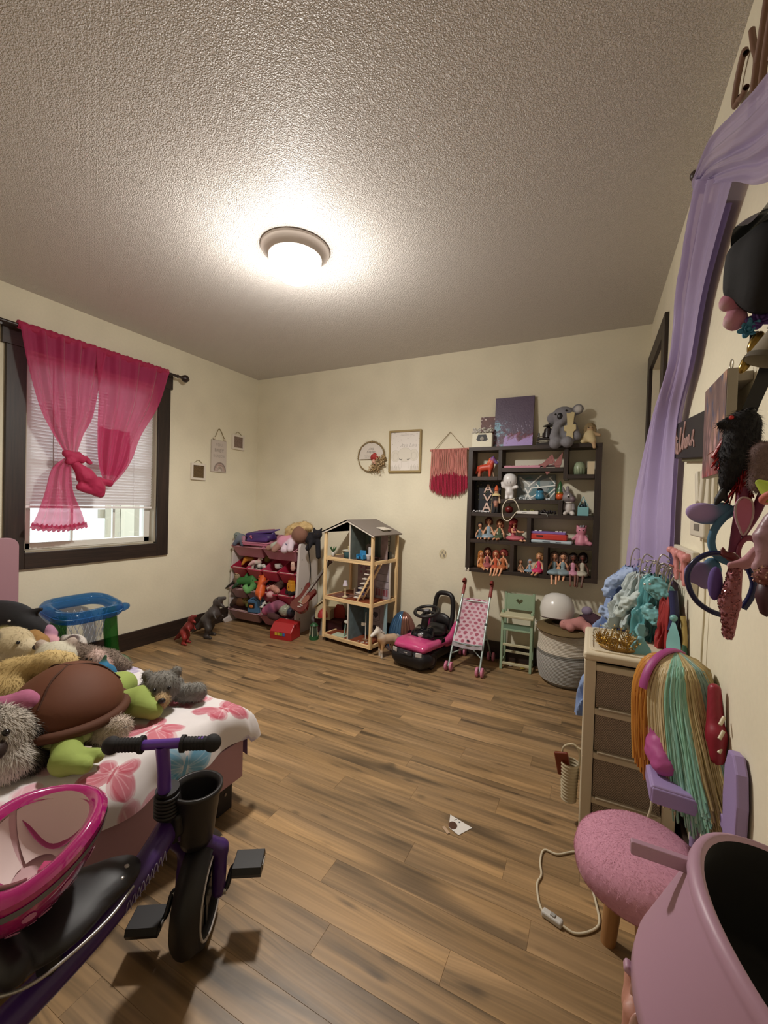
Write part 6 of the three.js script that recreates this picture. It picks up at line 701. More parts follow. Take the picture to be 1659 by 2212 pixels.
{ // --- rope basket ---
  const b = T('rope_basket', 'round rope basket, cream above and grey below, against the back wall', 'basket', [-0.142, 0, -3.115]);
  const coil = (y0, y1, m, name) => { const n = Math.round((y1 - y0) / 0.0095), pr = []; for (let i = 0; i <= n; i++) { const y = lerp(y0, y1, i / n), r = (t) => 0.155 + 0.028 * Math.sin(Math.min(1, t / 0.26) * PI * 0.75) - (t < 0.03 ? (0.03 - t) * 1.2 : 0); for (let k = 0; k < 4; k++) { const a = k / 4 * PI, yy = y + 0.0095 * k / 4; if (yy > y1) break; pr.push([r(yy) + 0.004 * Math.sin(a), yy]); } } P(b, name, [lathe(pr, 40)], m); };
  coil(0.0, 0.2, mat('#a3a19c', 0.95), 'grey_coils'); coil(0.2, 0.222, mat('#77756f', 0.95), 'dark_band'); coil(0.222, 0.37, mat('#c9c1b2', 0.95), 'cream_coils');
  P(b, 'base', C(0.14, 0.13, 0.01, 0, 0.006, 0, 36), mat('#a3a19c', 0.95)); P(b, 'lining', [C(0.16, 0.14, 0.3, 0, 0.17, 0, 30, true), C(0.15, 0.15, 0.01, 0, 0.3, 0, 30)], mat('#8a8378', 0.95));
  for (const s of [-1, 1]) P(b, 'handle', tube([[s * 0.172, 0.34, -0.04], [s * 0.195, 0.375, -0.03], [s * 0.2, 0.38, 0], [s * 0.195, 0.375, 0.03], [s * 0.172, 0.34, 0.04]], 0.008, 16, 7), mat('#c9c1b2', 0.95));
  const hat = T('straw_hat', 'wide brown straw brim lying across the top of the rope basket', 'hat', [-0.15, 0.373, -3.09], 0.2); P(hat, 'brim', mv(lathe([[0.0, 0.02], [0.08, 0.018], [0.15, 0.01], [0.185, -0.002], [0.185, 0.006], [0.15, 0.018], [0.08, 0.028], [0, 0.03]], 40), 0, 0, 0, 0.06, 0, 0.02), mat('#6b5838', 0.9)); P(hat, 'band', C(0.085, 0.088, 0.012, 0, 0.03, 0, 30), mat('#4a3a24', 0.9));
  const he = T('white_helmet', 'glossy white domed toy helmet on top of the rope basket', 'helmet', [-0.205, 0.405, -3.09], -0.4); he.rotation.x = -0.15;
  P(he, 'shell', lathe([[0, 0.2], [0.04, 0.196], [0.078, 0.175], [0.102, 0.13], [0.108, 0.085], [0.1, 0.03], [0.094, 0.028], [0.1, 0.08], [0.094, 0.13], [0.07, 0.168], [0, 0.19]], 36).scale(1.04, 1, 1.04), mat('#d5d2cc', 0.25)); P(he, 'rim', mv(new THREE.TorusGeometry(0.1, 0.005, 8, 36), 0, 0.03, 0, PI / 2), mat('#4a3436', 0.5)); P(he, 'visor', sheet((u, v) => { const a = lerp(0.2, 1.6, u), b = lerp(0.05, 0.75, v); return [0.106 * Math.cos(b) * Math.sin(a), 0.07 + 0.1 * Math.sin(b), 0.108 * Math.cos(b) * Math.cos(a)]; }, 12, 8), mat('#c9c6c2', 0.2));
  toy('pink_pig_plush', 'dusty pink plush with two round paws lying in the rope basket', 'plush', [-0.07, 0.395, -3.01], 0.2, [[-0.08, 0.025, 0.0, 0.032, 0.01, 0.04, 0.0, 0.036, '#b9807c'], [0.0, 0.04, 0.0, 0.036, 0.05, 0.03, 0.02, 0.03, '#b9807c'], [0.06, 0.012, 0.045, 0.034, '#c08a84'], [-0.05, 0.02, 0.04, 0.026, '#b9807c'], [0.02, 0.065, -0.01, 0.02, '#a87470']], { furN: 1200, furL: 0.007, furW: 0.002, eyes: [[-0.09, 0.045, 0.02]], eyeR: 0.003 });
  const cl = T('plum_cloth', 'dark plum cloth bundled at the right side of the rope basket', 'cloth', [0.03, 0.39, -3.12]); P(cl, 'bundle', blob([[-0.06, 0.05, -0.02, 0.04, 0.03, 0.03, 0.02, 0.045], [0.03, 0.03, 0.02, 0.04, 0.1, -0.005, 0.04, 0.02], [-0.03, 0.07, -0.03, 0.03, 0.02, 0.06, 0, 0.03]], { cell: 0.007, k: 0.02, lump: [0.03, 0.03] }), mat('#3f2430', 0.85)); P(cl, 'lilac_pompom', S(0.035, -0.05, 0.105, -0.03, 1, 0.9, 1, 14), mat('#8d7f96', 0.9));
}
{ // --- dinosaurs by the left wall ---
  const dino = (name, label, pos, ry, c1, c2, sc) => toy(name, label, 'toy dinosaur', pos, ry, [[-0.05, 0.14, 0, 0.042, 0.03, 0.21, 0, 0.052, c1], [0.035, 0.22, 0, 0.04, 0.06, 0.285, 0, 0.027, c1], [0.06, 0.305, 0, 0.03, 0.085, 0.312, 0, 0.028, c1], [0.085, 0.327, 0, 0.023, 0.14, 0.345, 0, 0.014, c1], [0.08, 0.292, 0, 0.019, 0.128, 0.272, 0, 0.011, c2], [-0.06, 0.135, 0, 0.036, -0.13, 0.07, 0, 0.022, c1], [-0.13, 0.07, 0, 0.022, -0.2, 0.018, 0, 0.009, c1], [-0.02, 0.14, 0.03, 0.038, 0.012, 0.085, 0.04, 0.024, c2], [0.012, 0.085, 0.04, 0.022, -0.012, 0.02, 0.042, 0.016, c2], [-0.012, 0.014, 0.042, 0.015, 0.042, 0.012, 0.046, 0.013, c2], [-0.04, 0.14, -0.03, 0.038, -0.03, 0.085, -0.04, 0.024, c2], [-0.03, 0.085, -0.04, 0.022, -0.052, 0.02, -0.042, 0.016, c2], [-0.052, 0.014, -0.042, 0.015, 0.002, 0.012, -0.046, 0.013, c2], [0.06, 0.21, 0.036, 0.013, 0.09, 0.175, 0.04, 0.008, c2], [0.06, 0.21, -0.036, 0.013, 0.09, 0.175, -0.04, 0.008, c2]], { cell: 0.0065, k: 0.018, rough: 0.5, eyes: [[0.088, 0.338, 0.023], [0.088, 0.338, -0.023]], eyeR: 0.005, scale: sc, lump: [0.012, 0.004] });
  const a = dino('grey_dinosaur', 'tall grey tyrannosaurus toy with open jaws standing by the baseboard', [-2.9, 0, -2.52], 0.1, '#4c4644', '#3f3936', 1.02), b = dino('red_dinosaur', 'small red tyrannosaurus toy with open jaws in front of the grey one', [-2.92, 0, -2.3], 0.05, '#7a2a28', '#94302c', 0.7);
  for (const [t, m] of [[a, '#cfc6b8'], [b, '#c78f88']]) { const th = []; for (const s of [-1, 1]) for (let i = 0; i < 6; i++) { th.push(mv(new THREE.ConeGeometry(0.003, 0.011, 5), 0.092 + i * 0.0078, 0.312 + i * 0.0035, s * (0.014 - i * 0.001), PI)); th.push(mv(new THREE.ConeGeometry(0.0025, 0.009, 5), 0.09 + i * 0.0062, 0.302 - i * 0.004, s * (0.011 - i * 0.001))); } P(t, 'teeth', th, mat(m, 0.4)).userData.kind = 'stuff'; P(t, 'mouth', mv(S(0.016, 0, 0, 0, 1.5, 0.7, 0.8, 10), 0.095, 0.306, 0), mat('#3a1414', 0.5)); }
}
{ // --- inflatable basketball hoop between bed and wall ---
  const h = T('inflatable_hoop', 'transparent blue and green inflatable basketball hoop behind the bed', 'toy', [-2.93, 0, -1.53]);
  const bl = mat('#2f8fd0', 0.08, { transmission: 0.8, thickness: 0, ior: 1.4, transparent: true, opacity: 0.8 }), gr = mat('#2f8a34', 0.08, { transmission: 0.75, thickness: 0, ior: 1.4, transparent: true, opacity: 0.85 });
  const ring = []; for (const [a, b] of rrect(0.27, 0.35, 0.09, 6)) ring.push([a, 0.455 + 0.05 * (a / 0.27) * -1 + 0.0 * b, b]);
  P(h, 'ring', tube(ring, 0.04, 90, 14, true), bl); P(h, 'valve_tip', mv(S(0.04, 0, 0, 0, 0.8, 0.7, 1.5, 16), 0.1, 0.435, -0.195, 0, 0.4, 0), bl);
  const seam = ring.map(([a, y, b]) => [a * 1.25, y, b * 1.17]); P(h, 'seam', tube(seam, 0.002, 90, 5, true), mat('#bfe0f2', 0.2));
  for (const z of [-0.15, 0.15]) P(h, 'leg', [tube([[0.03, 0.43, z], [0.035, 0.25, z * 1.04], [0.05, 0.03, z * 1.12]], 0.042, 20, 14)], gr); P(h, 'base', tube([[0.12, 0.045, -0.2], [0.12, 0.045, 0.2], [-0.1, 0.045, 0.2], [-0.1, 0.045, -0.2]].flatMap((p) => [p]), 0.042, 60, 12, true), mat('#8fb08a', 0.1, { transmission: 0.5, thickness: 0 }));
  const net = []; for (let i = 0; i < 22; i++) { const a = i / 22 * 2 * PI, a2 = a + 0.5, a3 = a - 0.5, p = (t, r, y) => [Math.cos(t) * 0.1 * r, y, Math.sin(t) * 0.15 * r]; for (const q of [a2, a3]) net.push(tube([p(a, 1, 0.43), p((a + q) / 2, 0.85, 0.34), p(q, 0.7, 0.24)], 0.0014, 8, 4)); } P(h, 'net', net, mat('#d3d6d8', 0.6)).userData.kind = 'stuff';
}
{ // --- small things on the open floor ---
  const p = T('paper_scrap', 'torn white paper triangle with a brown printed spot on the open floor', 'paper', [-0.41, 0.0008, -1.5], 0.3);
  P(p, 'sheet', mv(ext([[-0.03, 0.045], [0.05, -0.005], [0.0, -0.05], [-0.035, -0.02]], 0.0006, 0), 0, 0.0006, 0, -PI / 2), mat('#d9d5d0', 0.7)); P(p, 'printed_spot', mv(ext(circ(0.016, 18, -0.02, -0.008, 1.2), 0.0003, 0), 0, 0.0013, 0, -PI / 2), mat('#4a2a16', 0.5)); P(p, 'printed_marks', [mv(B(0.012, 0.0004, 0.003), -0.01, 0.0014, -0.022, 0, 0.6), mv(B(0.006, 0.0004, 0.006), 0.004, 0.0014, -0.012, 0, 0.3)], mat('#3a3a40', 0.6)); P(p, 'peeled_edge', mv(B(0.012, 0.001, 0.035, 0, 0, 0), -0.045, 0.001, 0.035, 0, 0.6), mat('#b59a80', 0.7));
}
// ---------- bed ----------
{
  const mau = mat('#a9828c', 0.5);
  const b = T('bed', 'low mauve child bed with headboard against the window wall', 'bed', [0, 0, 0]);
  P(b, 'headboard', mv(ext(rrect(1.02, 0.8, 0.05, 6), 0.03, 0.004), 0, 0, 0, 0, PI / 2).translate(XL + 0.022, 0.51, -0.757), mau);
  P(b, 'footboard', box(-1.2, -1.178, 0.115, 0.262, -1.19, -0.27, 0.004), mau);
  for (const z of [-1.2, -0.28]) P(b, 'side_rail', box(XL + 0.05, -1.2, 0.115, 0.25, z - 0.011, z + 0.011, 0.004), mau);
  for (const [x, z] of [[-1.25, -1.13], [-1.25, -0.34], [-3.08, -1.13], [-3.08, -0.34]]) { P(b, 'leg', box(x - 0.035, x + 0.045, 0, 0.118, z - 0.035, z + 0.035, 0.004), mat('#1c1719', 0.6)); P(b, 'bolt', mv(C(0.006, 0.006, 0.004, 0, 0, 0, 10), x + 0.046, 0.07, z, 0, 0, PI / 2), mat('#8a8580', 0.3, { metalness: 0.8 })); }
  P(b, 'slat_base', box(XL + 0.06, -1.2, 0.13, 0.15, -1.18, -0.3), mat('#8a7a60', 0.8));
  one('mattress', 'white mattress on the low mauve bed', 'mattress', [box(XL + 0.07, -1.215, 0.152, 0.345, -1.185, -0.29, 0.05), box(XL + 0.085, -1.213, 0.24, 0.248, -1.188, -0.287, 0.004)], mat('#cfc8c6', 0.9));
  // printed duvet: heights and folds of the cloth over mattress, foot and far side
  const print = canvasTex(1024, 1024, (x, w, h) => {
    x.fillStyle = '#dcd6d6'; x.fillRect(0, 0, w, h); let q = 11; const R = () => (q = (q * 16807) % 2147483647) / 2147483647;
    const cols = ['#c77a8c', '#b84658', '#d39aa8', '#3f8fbe', '#cf8f9f', '#a9384a', '#9a8fb5', '#c98494'], bf = (cx, cy, s, a, c) => { x.save(); x.translate(cx, cy); x.rotate(a); for (const m of [-1, 1]) for (const [ex, ey, rx, ry, rt] of [[0.5, -0.26, 0.48, 0.36, -0.55], [0.38, 0.34, 0.34, 0.26, 0.5]]) for (let k = 0; k < 9; k++) { x.globalAlpha = 0.26; x.fillStyle = k % 4 === 3 ? '#ddd3d6' : c; const q1 = 0.62 + R() * 0.55; x.beginPath(); x.ellipse(m * (ex + R() * 0.14 - 0.07) * s, (ey + R() * 0.14 - 0.07) * s, rx * s * q1, ry * s * (0.6 + R() * 0.55), m * rt + R() * 0.4 - 0.2, 0, 7); x.fill(); } x.globalAlpha = 0.3; x.strokeStyle = '#efe6e8'; x.lineWidth = s * 0.035; for (const m of [-1, 1]) for (let i = 0; i < 5; i++) { x.beginPath(); x.moveTo(0, 0); x.lineTo(m * s * (0.85 - i * 0.1), s * (-0.5 + i * 0.27)); x.stroke(); } x.globalAlpha = 0.7; x.fillStyle = c; x.beginPath(); x.ellipse(0, 0, s * 0.05, s * 0.36, 0, 0, 7); x.fill(); x.globalAlpha = 1; x.restore(); };
    for (let j = 0; j < 6; j++) for (let i = 0; i < 6; i++) bf((i + 0.5 + (j % 2) * 0.4) * w / 6 + R() * 30 - 15, (j + 0.5) * h / 6 + R() * 30 - 15, 66 + R() * 34, R() * 6.28, cols[(i * 3 + j * 5 + (i * j) % 3) % 8]);
  });
  print.wrapS = print.wrapT = THREE.RepeatWrapping;
  const cloth = (name, label, cat, sx0, sx1, tz0, tz1, xe, ze, y0, m, off, fold) => {
    const g = sheet((u, v) => {
      const s = lerp(sx0, sx1, u), t = lerp(tz0, tz1, v), ds = Math.max(0, s - xe), dt = Math.max(0, ze - t), dn = Math.max(0, t + 0.29), r = 0.05;
      const drop = (d) => d < r * 1.57 ? r * (1 - Math.cos(d / r)) : r + d - r * 1.57, go = (d) => d < r * 1.57 ? r * Math.sin(d / r) : r;
      const hang = Math.max(drop(ds), drop(dt), drop(dn)), n = fbm(s * 5 + 3, t * 6 + 7, 1, 3) - 0.45, n2 = fbm(s * 16, t * 16, 4, 2) - 0.4, k = Math.min(1, hang / 0.06), ripA = Math.sin(t * 26 + s * 4) * 0.016 * Math.min(1, drop(ds) / 0.08) * fold, ripB = Math.sin(s * 22 + t * 5) * 0.016 * Math.min(1, drop(dt) / 0.08) * fold;
      return [Math.min(s, xe) + go(ds) + ripA + 0.02 * Math.min(1, ds / 0.15) * k + off, y0 - hang + (n * 0.05 + n2 * 0.014) * (1 - 0.7 * k) + (ds > 0 && dt > 0 ? -0.02 * k : 0) + 0.018 * Math.sin(t * 9 + s * 7) * (1 - k) * 0.6, Math.max(Math.min(t, -0.29), ze) - go(dt) - ripB + go(dn) - 0.02 * Math.min(1, dt / 0.15) * k];
    }, 150, 110);
    const uv = g.attributes.uv; for (let i = 0; i < uv.count; i++) uv.setXY(i, uv.getX(i) * (sx1 - sx0) / 1.25, uv.getY(i) * (tz0 - tz1) / 1.25);
    return one(name, label, cat, g, m);
  };
  cloth('duvet', 'white duvet printed with pink, red and blue butterflies spread over the bed', 'duvet', -3.08, -1.088, -0.2, -1.345, -1.23, -1.19, 0.385, mat('#ffffff', 0.85, { map: print }), 0, 1);
  cloth('lavender_sheet', 'lavender bed sheet hanging below the duvet at the far corner of the bed', 'sheet', -3.05, -1.21, -0.3, -1.42, -1.2, -1.185, 0.364, mat('#8f79ae', 0.8), -0.003, 0.6);
  const tg = T('toy_tag', 'small pink and white tag lying beside the turtle plush', 'tag', [-1.33, 0.402, -0.7], 0.4); P(tg, 'label', mv(B(0.03, 0.045, 0.001), 0, 0.012, 0, -0.9), mat('#cfc0bc', 0.7)); P(tg, 'print', mv(B(0.02, 0.03, 0.0006), 0, 0.0126, 0.0008, -0.9), mat('#b98a86', 0.7));
}
// ---------- soft toys heaped on the bed ----------
{
  const BY = 0.395;
  { // turtle
    const br = '#5a2f16', gr = '#8fa050', t = T('turtle_plush', 'big plush turtle with brown shell and lime green limbs on the bed', 'plush', [-1.525, BY, -0.755], 0.62);
    const shell = blob([{ e: [0, 0.1, 0, 0.155, 0.115, 0.165] }, { e: [0, 0.13, -0.01, 0.11, 0.095, 0.12] }], { cell: 0.008, k: 0.03 }); P(t, 'shell', shell, mat(br, 0.75, { sheen: 0.4, sheenColor: '#a06a40', sheenRoughness: 0.5 }));
    P(t, 'shell_rim', mv(new THREE.TorusGeometry(0.162, 0.016, 10, 44), 0, 0.075, 0, PI / 2, 0, 0, [1, 1.06, 1]), mat('#4e2810', 0.8)); const rg = []; for (const a of [0, 2.1, 4.2]) rg.push(tube([[0.145 * Math.sin(a), 0.15, 0.15 * Math.cos(a)], [0.08 * Math.sin(a), 0.212, 0.085 * Math.cos(a)], [0, 0.228, 0]], 0.003, 16, 5)); P(t, 'shell_seam', rg, mat('#40200c', 0.85));
    const limb = (n, pr) => P(t, n, blob(pr.map((q) => [...q, gr]), { cell: 0.007, k: 0.016 }), vmat(0.85));
    limb('head', [[0.05, 0.05, -0.2, 0.055, 0.06, 0.05, -0.24, 0.055], [0.02, 0.06, -0.24, 0.04]]);
    limb('front_flipper', [[0.11, 0.04, -0.1, 0.045, 0.185, 0.05, -0.105, 0.055], [0.205, 0.055, -0.125, 0.036, 0.245, 0.04, -0.13, 0.03], [0.195, 0.05, -0.075, 0.038, 0.24, 0.035, -0.065, 0.032], [0.215, 0.025, -0.1, 0.034]]);
    limb('rear_flipper', [[0.07, 0.035, 0.13, 0.04, 0.1, 0.02, 0.19, 0.04], [0.09, 0.022, 0.2, 0.026, 0.16, 0.018, 0.215, 0.022], [0.1, 0.02, 0.175, 0.026, 0.17, 0.018, 0.168, 0.021]]);
    limb('far_flipper', [[-0.1, 0.03, -0.12, 0.04, -0.16, 0.03, -0.16, 0.04]]);
    P(t, 'belly', S(0.15, 0, 0.04, 0, 1, 0.3, 1.05, 24), mat('#a3a86c', 0.9));
  }
  toy('grey_bear_plush', 'grey teddy bear with tan muzzle lying at the foot of the bed', 'plush', [-1.44, BY - 0.005, -1.03], 0.95, [{ e: [0, 0.085, 0.03, 0.062, 0.058, 0.055], c: '#75726c' }, { e: [0, 0.062, 0.085, 0.026, 0.026, 0.036], c: '#a58a64' }, { e: [-0.01, 0.05, -0.05, 0.07, 0.055, 0.075], c: '#77746e' }, [-0.048, 0.13, 0.01, 0.019, '#6a665f'], [0.048, 0.13, 0.01, 0.019, '#6a665f'], [0.07, 0.03, -0.02, 0.034, 0.125, 0.032, 0.0, 0.034, '#77746e'], [-0.06, 0.025, 0.0, 0.03, -0.1, 0.025, 0.03, 0.03, '#8a8780'], [0.03, 0.02, -0.1, 0.034, 0.05, 0.02, -0.14, 0.032, '#77746e']], { cell: 0.006, k: 0.012, furN: 8500, furL: 0.016, furW: 0.0022, furO: { jit: 0.6, down: 0.5 }, eyes: [[-0.024, 0.1, 0.082], [0.024, 0.1, 0.082]], eyeR: 0.0065, nose: [0, 0.073, 0.12, 0.011] });
  toy('white_fluff_plush', 'fluffy cream-white plush tucked under the turtle flippers', 'plush', [-1.385, BY, -0.8], 0.4, [{ e: [0, 0.035, 0, 0.06, 0.04, 0.05], c: '#b9a898' }, [0.05, 0.045, 0.01, 0.03, '#c2b2a2'], [-0.06, 0.03, 0.02, 0.03, '#a89484']], { cell: 0.007, furN: 3500, furL: 0.024, furW: 0.0025, furO: { jit: 0.8, down: 0.2 }, eyes: [[0.075, 0.055, 0.02]], eyeR: 0.005 });
  toy('bluebird_plush', 'small bright blue bird plush behind the grey bear', 'plush', [-1.78, BY, -1.02], 0.5, [{ e: [0, 0.05, 0, 0.04, 0.042, 0.038], c: '#26658a' }, [0.0, 0.085, 0.02, 0.026, '#2a6f98'], [0, 0.11, 0.015, 0.01, 0.004, 0.13, 0.01, 0.006, '#2f4f38'], [0.03, 0.03, 0.03, 0.022, 0.05, 0.01, 0.05, 0.016, '#225a80']], { cell: 0.0055, k: 0.012, eyes: [[-0.012, 0.092, 0.042], [0.012, 0.092, 0.042]], eyeR: 0.004, nose: [0, 0.082, 0.046, 0.006], noseC: '#b98a30' });
  toy('green_frog_plush', 'dark green frog plush beside the blue bird', 'plush', [-1.68, BY, -1.01], 0.6, [{ e: [0, 0.03, 0, 0.05, 0.032, 0.04], c: '#4a5a34' }, [-0.02, 0.06, 0.01, 0.015, '#53643a'], [0.02, 0.06, 0.01, 0.015, '#53643a'], [0.05, 0.02, 0.02, 0.018, 0.07, 0.012, 0.05, 0.014, '#4a5a34']], { cell: 0.006, k: 0.01, eyes: [[-0.02, 0.068, 0.022], [0.02, 0.068, 0.022]], eyeR: 0.005 });
  toy('pink_fluff_plush', 'pale pink fluffy plush between the taupe and blue toys', 'plush', [-1.87, BY, -1.04], 0.2, [{ e: [0, 0.05, 0, 0.055, 0.05, 0.045], c: '#bda096' }, [0, 0.095, 0.01, 0.034, '#c4aaa0']], { cell: 0.008, furN: 2200, furL: 0.022, furW: 0.0025, furO: { jit: 0.8 }, eyes: [[0.01, 0.105, 0.043], [-0.014, 0.104, 0.043]], eyeR: 0.005 });
  toy('taupe_dog_plush', 'shaggy taupe dog plush stretched along the far edge of the bed', 'plush', [-2.04, BY, -1.1], 0.35, [[-0.07, 0.05, 0, 0.052, 0.08, 0.035, -0.01, 0.045, '#7a6a5e'], [0.1, 0.03, -0.01, 0.038, 0.16, 0.01, -0.015, 0.028, '#7a6a5e'], [-0.1, 0.07, 0.0, 0.045, '#6e5f54'], [-0.12, 0.1, 0.01, 0.02, -0.14, 0.07, 0.03, 0.014, '#5a4c44']], { cell: 0.008, furN: 6000, furL: 0.018, furW: 0.003, furO: { jit: 0.7 }, eyes: [[-0.1, 0.09, 0.042]], eyeR: 0.005 });
  toy('white_bear_plush', 'white polar bear plush lying in front of the taupe dog', 'plush', [-1.96, BY + 0.05, -0.93], 0.75, [{ e: [0.0, 0.07, 0.02, 0.075, 0.066, 0.066], c: '#c2bca8' }, { e: [0.03, 0.06, 0.075, 0.036, 0.034, 0.034], c: '#cdc7b6' }, [-0.055, 0.125, 0.01, 0.02, '#a8988c'], [0.05, 0.125, 0.0, 0.02, '#a8988c'], [-0.02, 0.0, -0.02, 0.075, -0.1, -0.01, -0.05, 0.06, '#b5a276'], [0.05, -0.02, 0.05, 0.035, 0.07, -0.035, 0.08, 0.03, '#c2bca8']], { cell: 0.007, k: 0.015, furN: 6000, furL: 0.009, furW: 0.0022, eyes: [[0.0, 0.09, 0.08], [0.055, 0.085, 0.068]], eyeR: 0.008, nose: [0.035, 0.068, 0.108, 0.009] });
  const rp = T('red_ribbon', 'scrap of red ribbon beside the white bear plush', 'ribbon', [-1.8, BY + 0.03, -0.96], 0.4); P(rp, 'bow', [S(0.016, 0, 0.02, 0, 1.2, 0.7, 0.5, 8), S(0.012, 0.02, 0.016, 0, 1.2, 0.7, 0.5, 8)], mat('#8a2a20', 0.7)); P(rp, 'tail', mv(B(0.014, 0.03, 0.003, 0, 0, 0, 0.001), 0.01, -0.005, 0, 0, 0, 0.4), mat('#8a2a20', 0.7));
  toy('golden_dog_plush', 'golden retriever plush with long front leg draped over the turtle shell', 'plush', [-1.76, BY + 0.04, -0.68], 0.35, [[-0.06, 0.08, 0.02, 0.09, 0.02, 0.07, 0.0, 0.07, '#b59b66'], [0.0, 0.135, -0.02, 0.045, 0.1, 0.155, -0.07, 0.036, '#b59b66'], [0.1, 0.155, -0.07, 0.04, 0.135, 0.145, -0.09, 0.042, '#bda470'], [-0.09, 0.15, 0.06, 0.07, '#c2b08a'], [-0.04, 0.14, 0.1, 0.036, '#c9bca0'], [-0.04, 0.16, 0.04, 0.03, -0.02, 0.1, 0.08, 0.02, '#a58a58']], { cell: 0.009, k: 0.02, furN: 7000, furL: 0.013, furW: 0.003, eyes: [[-0.04, 0.17, 0.118], [-0.08, 0.175, 0.122]], eyeR: 0.007, nose: [-0.045, 0.15, 0.138, 0.01] });
  toy('tan_bear_plush', 'tan plush bear between the golden dog and white bear', 'plush', [-1.9, BY + 0.0, -0.8], 0.3, [{ e: [0, 0.07, 0, 0.08, 0.07, 0.07], c: '#b09562' }, [0.05, 0.12, 0.02, 0.04, '#b59b6a'], [0.09, 0.06, 0.03, 0.035, 0.1, 0.03, 0.06, 0.03, '#b09562'], [-0.05, 0.05, 0.06, 0.04, '#a98e5c']], { cell: 0.009, furN: 3500, furL: 0.012, furW: 0.003, eyes: [[0.06, 0.135, 0.056]], eyeR: 0.006 });
  toy('cream_dog_plush', 'cream puppy plush with a black eye patch near the headboard', 'plush', [-2.2, BY + 0.06, -0.87], 0.7, [{ e: [0, 0.09, 0.01, 0.085, 0.07, 0.07], c: '#b8a886' }, { e: [0.07, 0.075, 0.03, 0.045, 0.036, 0.036], c: '#c4b698' }, { e: [-0.03, 0.125, 0.055, 0.035, 0.024, 0.02], c: '#191516' }, [-0.02, 0.0, -0.02, 0.09, '#b3a27c'], [0.06, 0.02, 0.04, 0.04, 0.08, -0.01, 0.07, 0.035, '#b3a27c']], { cell: 0.009, k: 0.018, furN: 4000, furL: 0.01, furW: 0.003, eyes: [[0.06, 0.11, 0.066]], eyeR: 0.007, nose: [0.112, 0.08, 0.045, 0.012] });
  toy('calico_cat_plush', 'black and orange calico cat plush behind the cream puppy', 'plush', [-2.32, BY + 0.03, -0.99], 0.5, [{ e: [0, 0.06, 0, 0.075, 0.055, 0.055], c: '#17131a' }, { e: [0.05, 0.07, 0.02, 0.045, 0.045, 0.04], c: '#9a7442' }, [0.02, 0.1, 0.01, 0.03, '#9a7442'], [0.08, 0.03, 0.03, 0.025, '#a58456'], [-0.03, 0.11, 0, 0.014, -0.035, 0.135, 0, 0.006, '#17131a']], { cell: 0.008, furN: 2500, furL: 0.008, furW: 0.0025, eyes: [[0.06, 0.085, 0.058]], eyeR: 0.005 });
  toy('pink_unicorn_plush', 'pink plush animal with grey pointed ear near the inflatable hoop', 'plush', [-2.47, BY + 0.0, -1.09], 0.2, [{ e: [0, 0.06, 0, 0.11, 0.06, 0.06], c: '#c79aa2' }, [-0.01, 0.11, 0.02, 0.03, -0.03, 0.15, 0.01, 0.012, '#877f86'], [0.06, 0.11, 0.0, 0.028, 0.1, 0.1, 0.01, 0.024, '#a5788f'], [0.1, 0.07, 0.03, 0.035, 0.14, 0.06, 0.03, 0.032, '#c8949c'], [-0.09, 0.05, 0.04, 0.035, '#c79aa2']], { cell: 0.008, k: 0.015, eyes: [[0.13, 0.085, 0.055]], eyeR: 0.006 });
  toy('spotted_dog_plush', 'white dog plush with brown eye patch behind the white bear', 'plush', [-2.22, BY + 0.02, -1.12], 0.3, [{ e: [0, 0.05, 0, 0.06, 0.045, 0.045], c: '#c9c2ba' }, { e: [0.02, 0.078, 0.02, 0.026, 0.02, 0.02], c: '#4a3a38' }, [0.055, 0.045, 0.03, 0.022, '#c9c2ba'], [-0.05, 0.07, 0, 0.02, '#8a8482']], { cell: 0.007, furN: 1200, furL: 0.008, eyes: [[0.028, 0.085, 0.04]], eyeR: 0.005 });
  toy('orca_plush', 'black and white orca plush with raised fin at the head of the bed', 'plush', [-2.62, BY + 0.07, -1.03], 0.25, [{ e: [-0.05, 0.09, 0, 0.19, 0.08, 0.085], c: '#131216' }, [0.1, 0.07, 0, 0.06, 0.2, 0.035, -0.01, 0.035, '#131216'], [0.2, 0.035, -0.01, 0.03, 0.26, 0.02, -0.015, 0.022, '#131216'], [0.12, 0.12, -0.01, 0.02, 0.17, 0.14, -0.02, 0.01, '#131216'], { e: [0.05, 0.03, 0.06, 0.12, 0.035, 0.03], c: '#b8ad6a' }, [-0.04, -0.02, 0, 0.07, 0.05, -0.02, 0, 0.06, '#131216']], { cell: 0.01, k: 0.02, rough: 0.75, eyes: [[0.1, 0.1, 0.075]], eyeR: 0.006, eyeC: '#cfcac0' });
  toy('flamingo_plush', 'pink flamingo plush with grey beak propped against the headboard', 'plush', [-2.84, BY + 0.02, -1.02], 0.2, [{ e: [0, 0.08, 0, 0.12, 0.075, 0.09], c: '#b98a94' }, [-0.03, 0.12, 0.02, 0.045, -0.06, 0.32, 0.03, 0.045, '#bd9098'], [-0.06, 0.34, 0.03, 0.06, 0.02, 0.37, 0.02, 0.05, '#c39aa2'], [0.03, 0.35, 0.03, 0.036, 0.055, 0.27, 0.04, 0.03, '#6e666a'], [0.08, 0.12, 0.03, 0.05, 0.13, 0.1, 0.05, 0.045, '#c2979c']], { cell: 0.01, k: 0.02, furN: 2000, furL: 0.012, eyes: [[0.0, 0.38, 0.07]], eyeR: 0.007 });
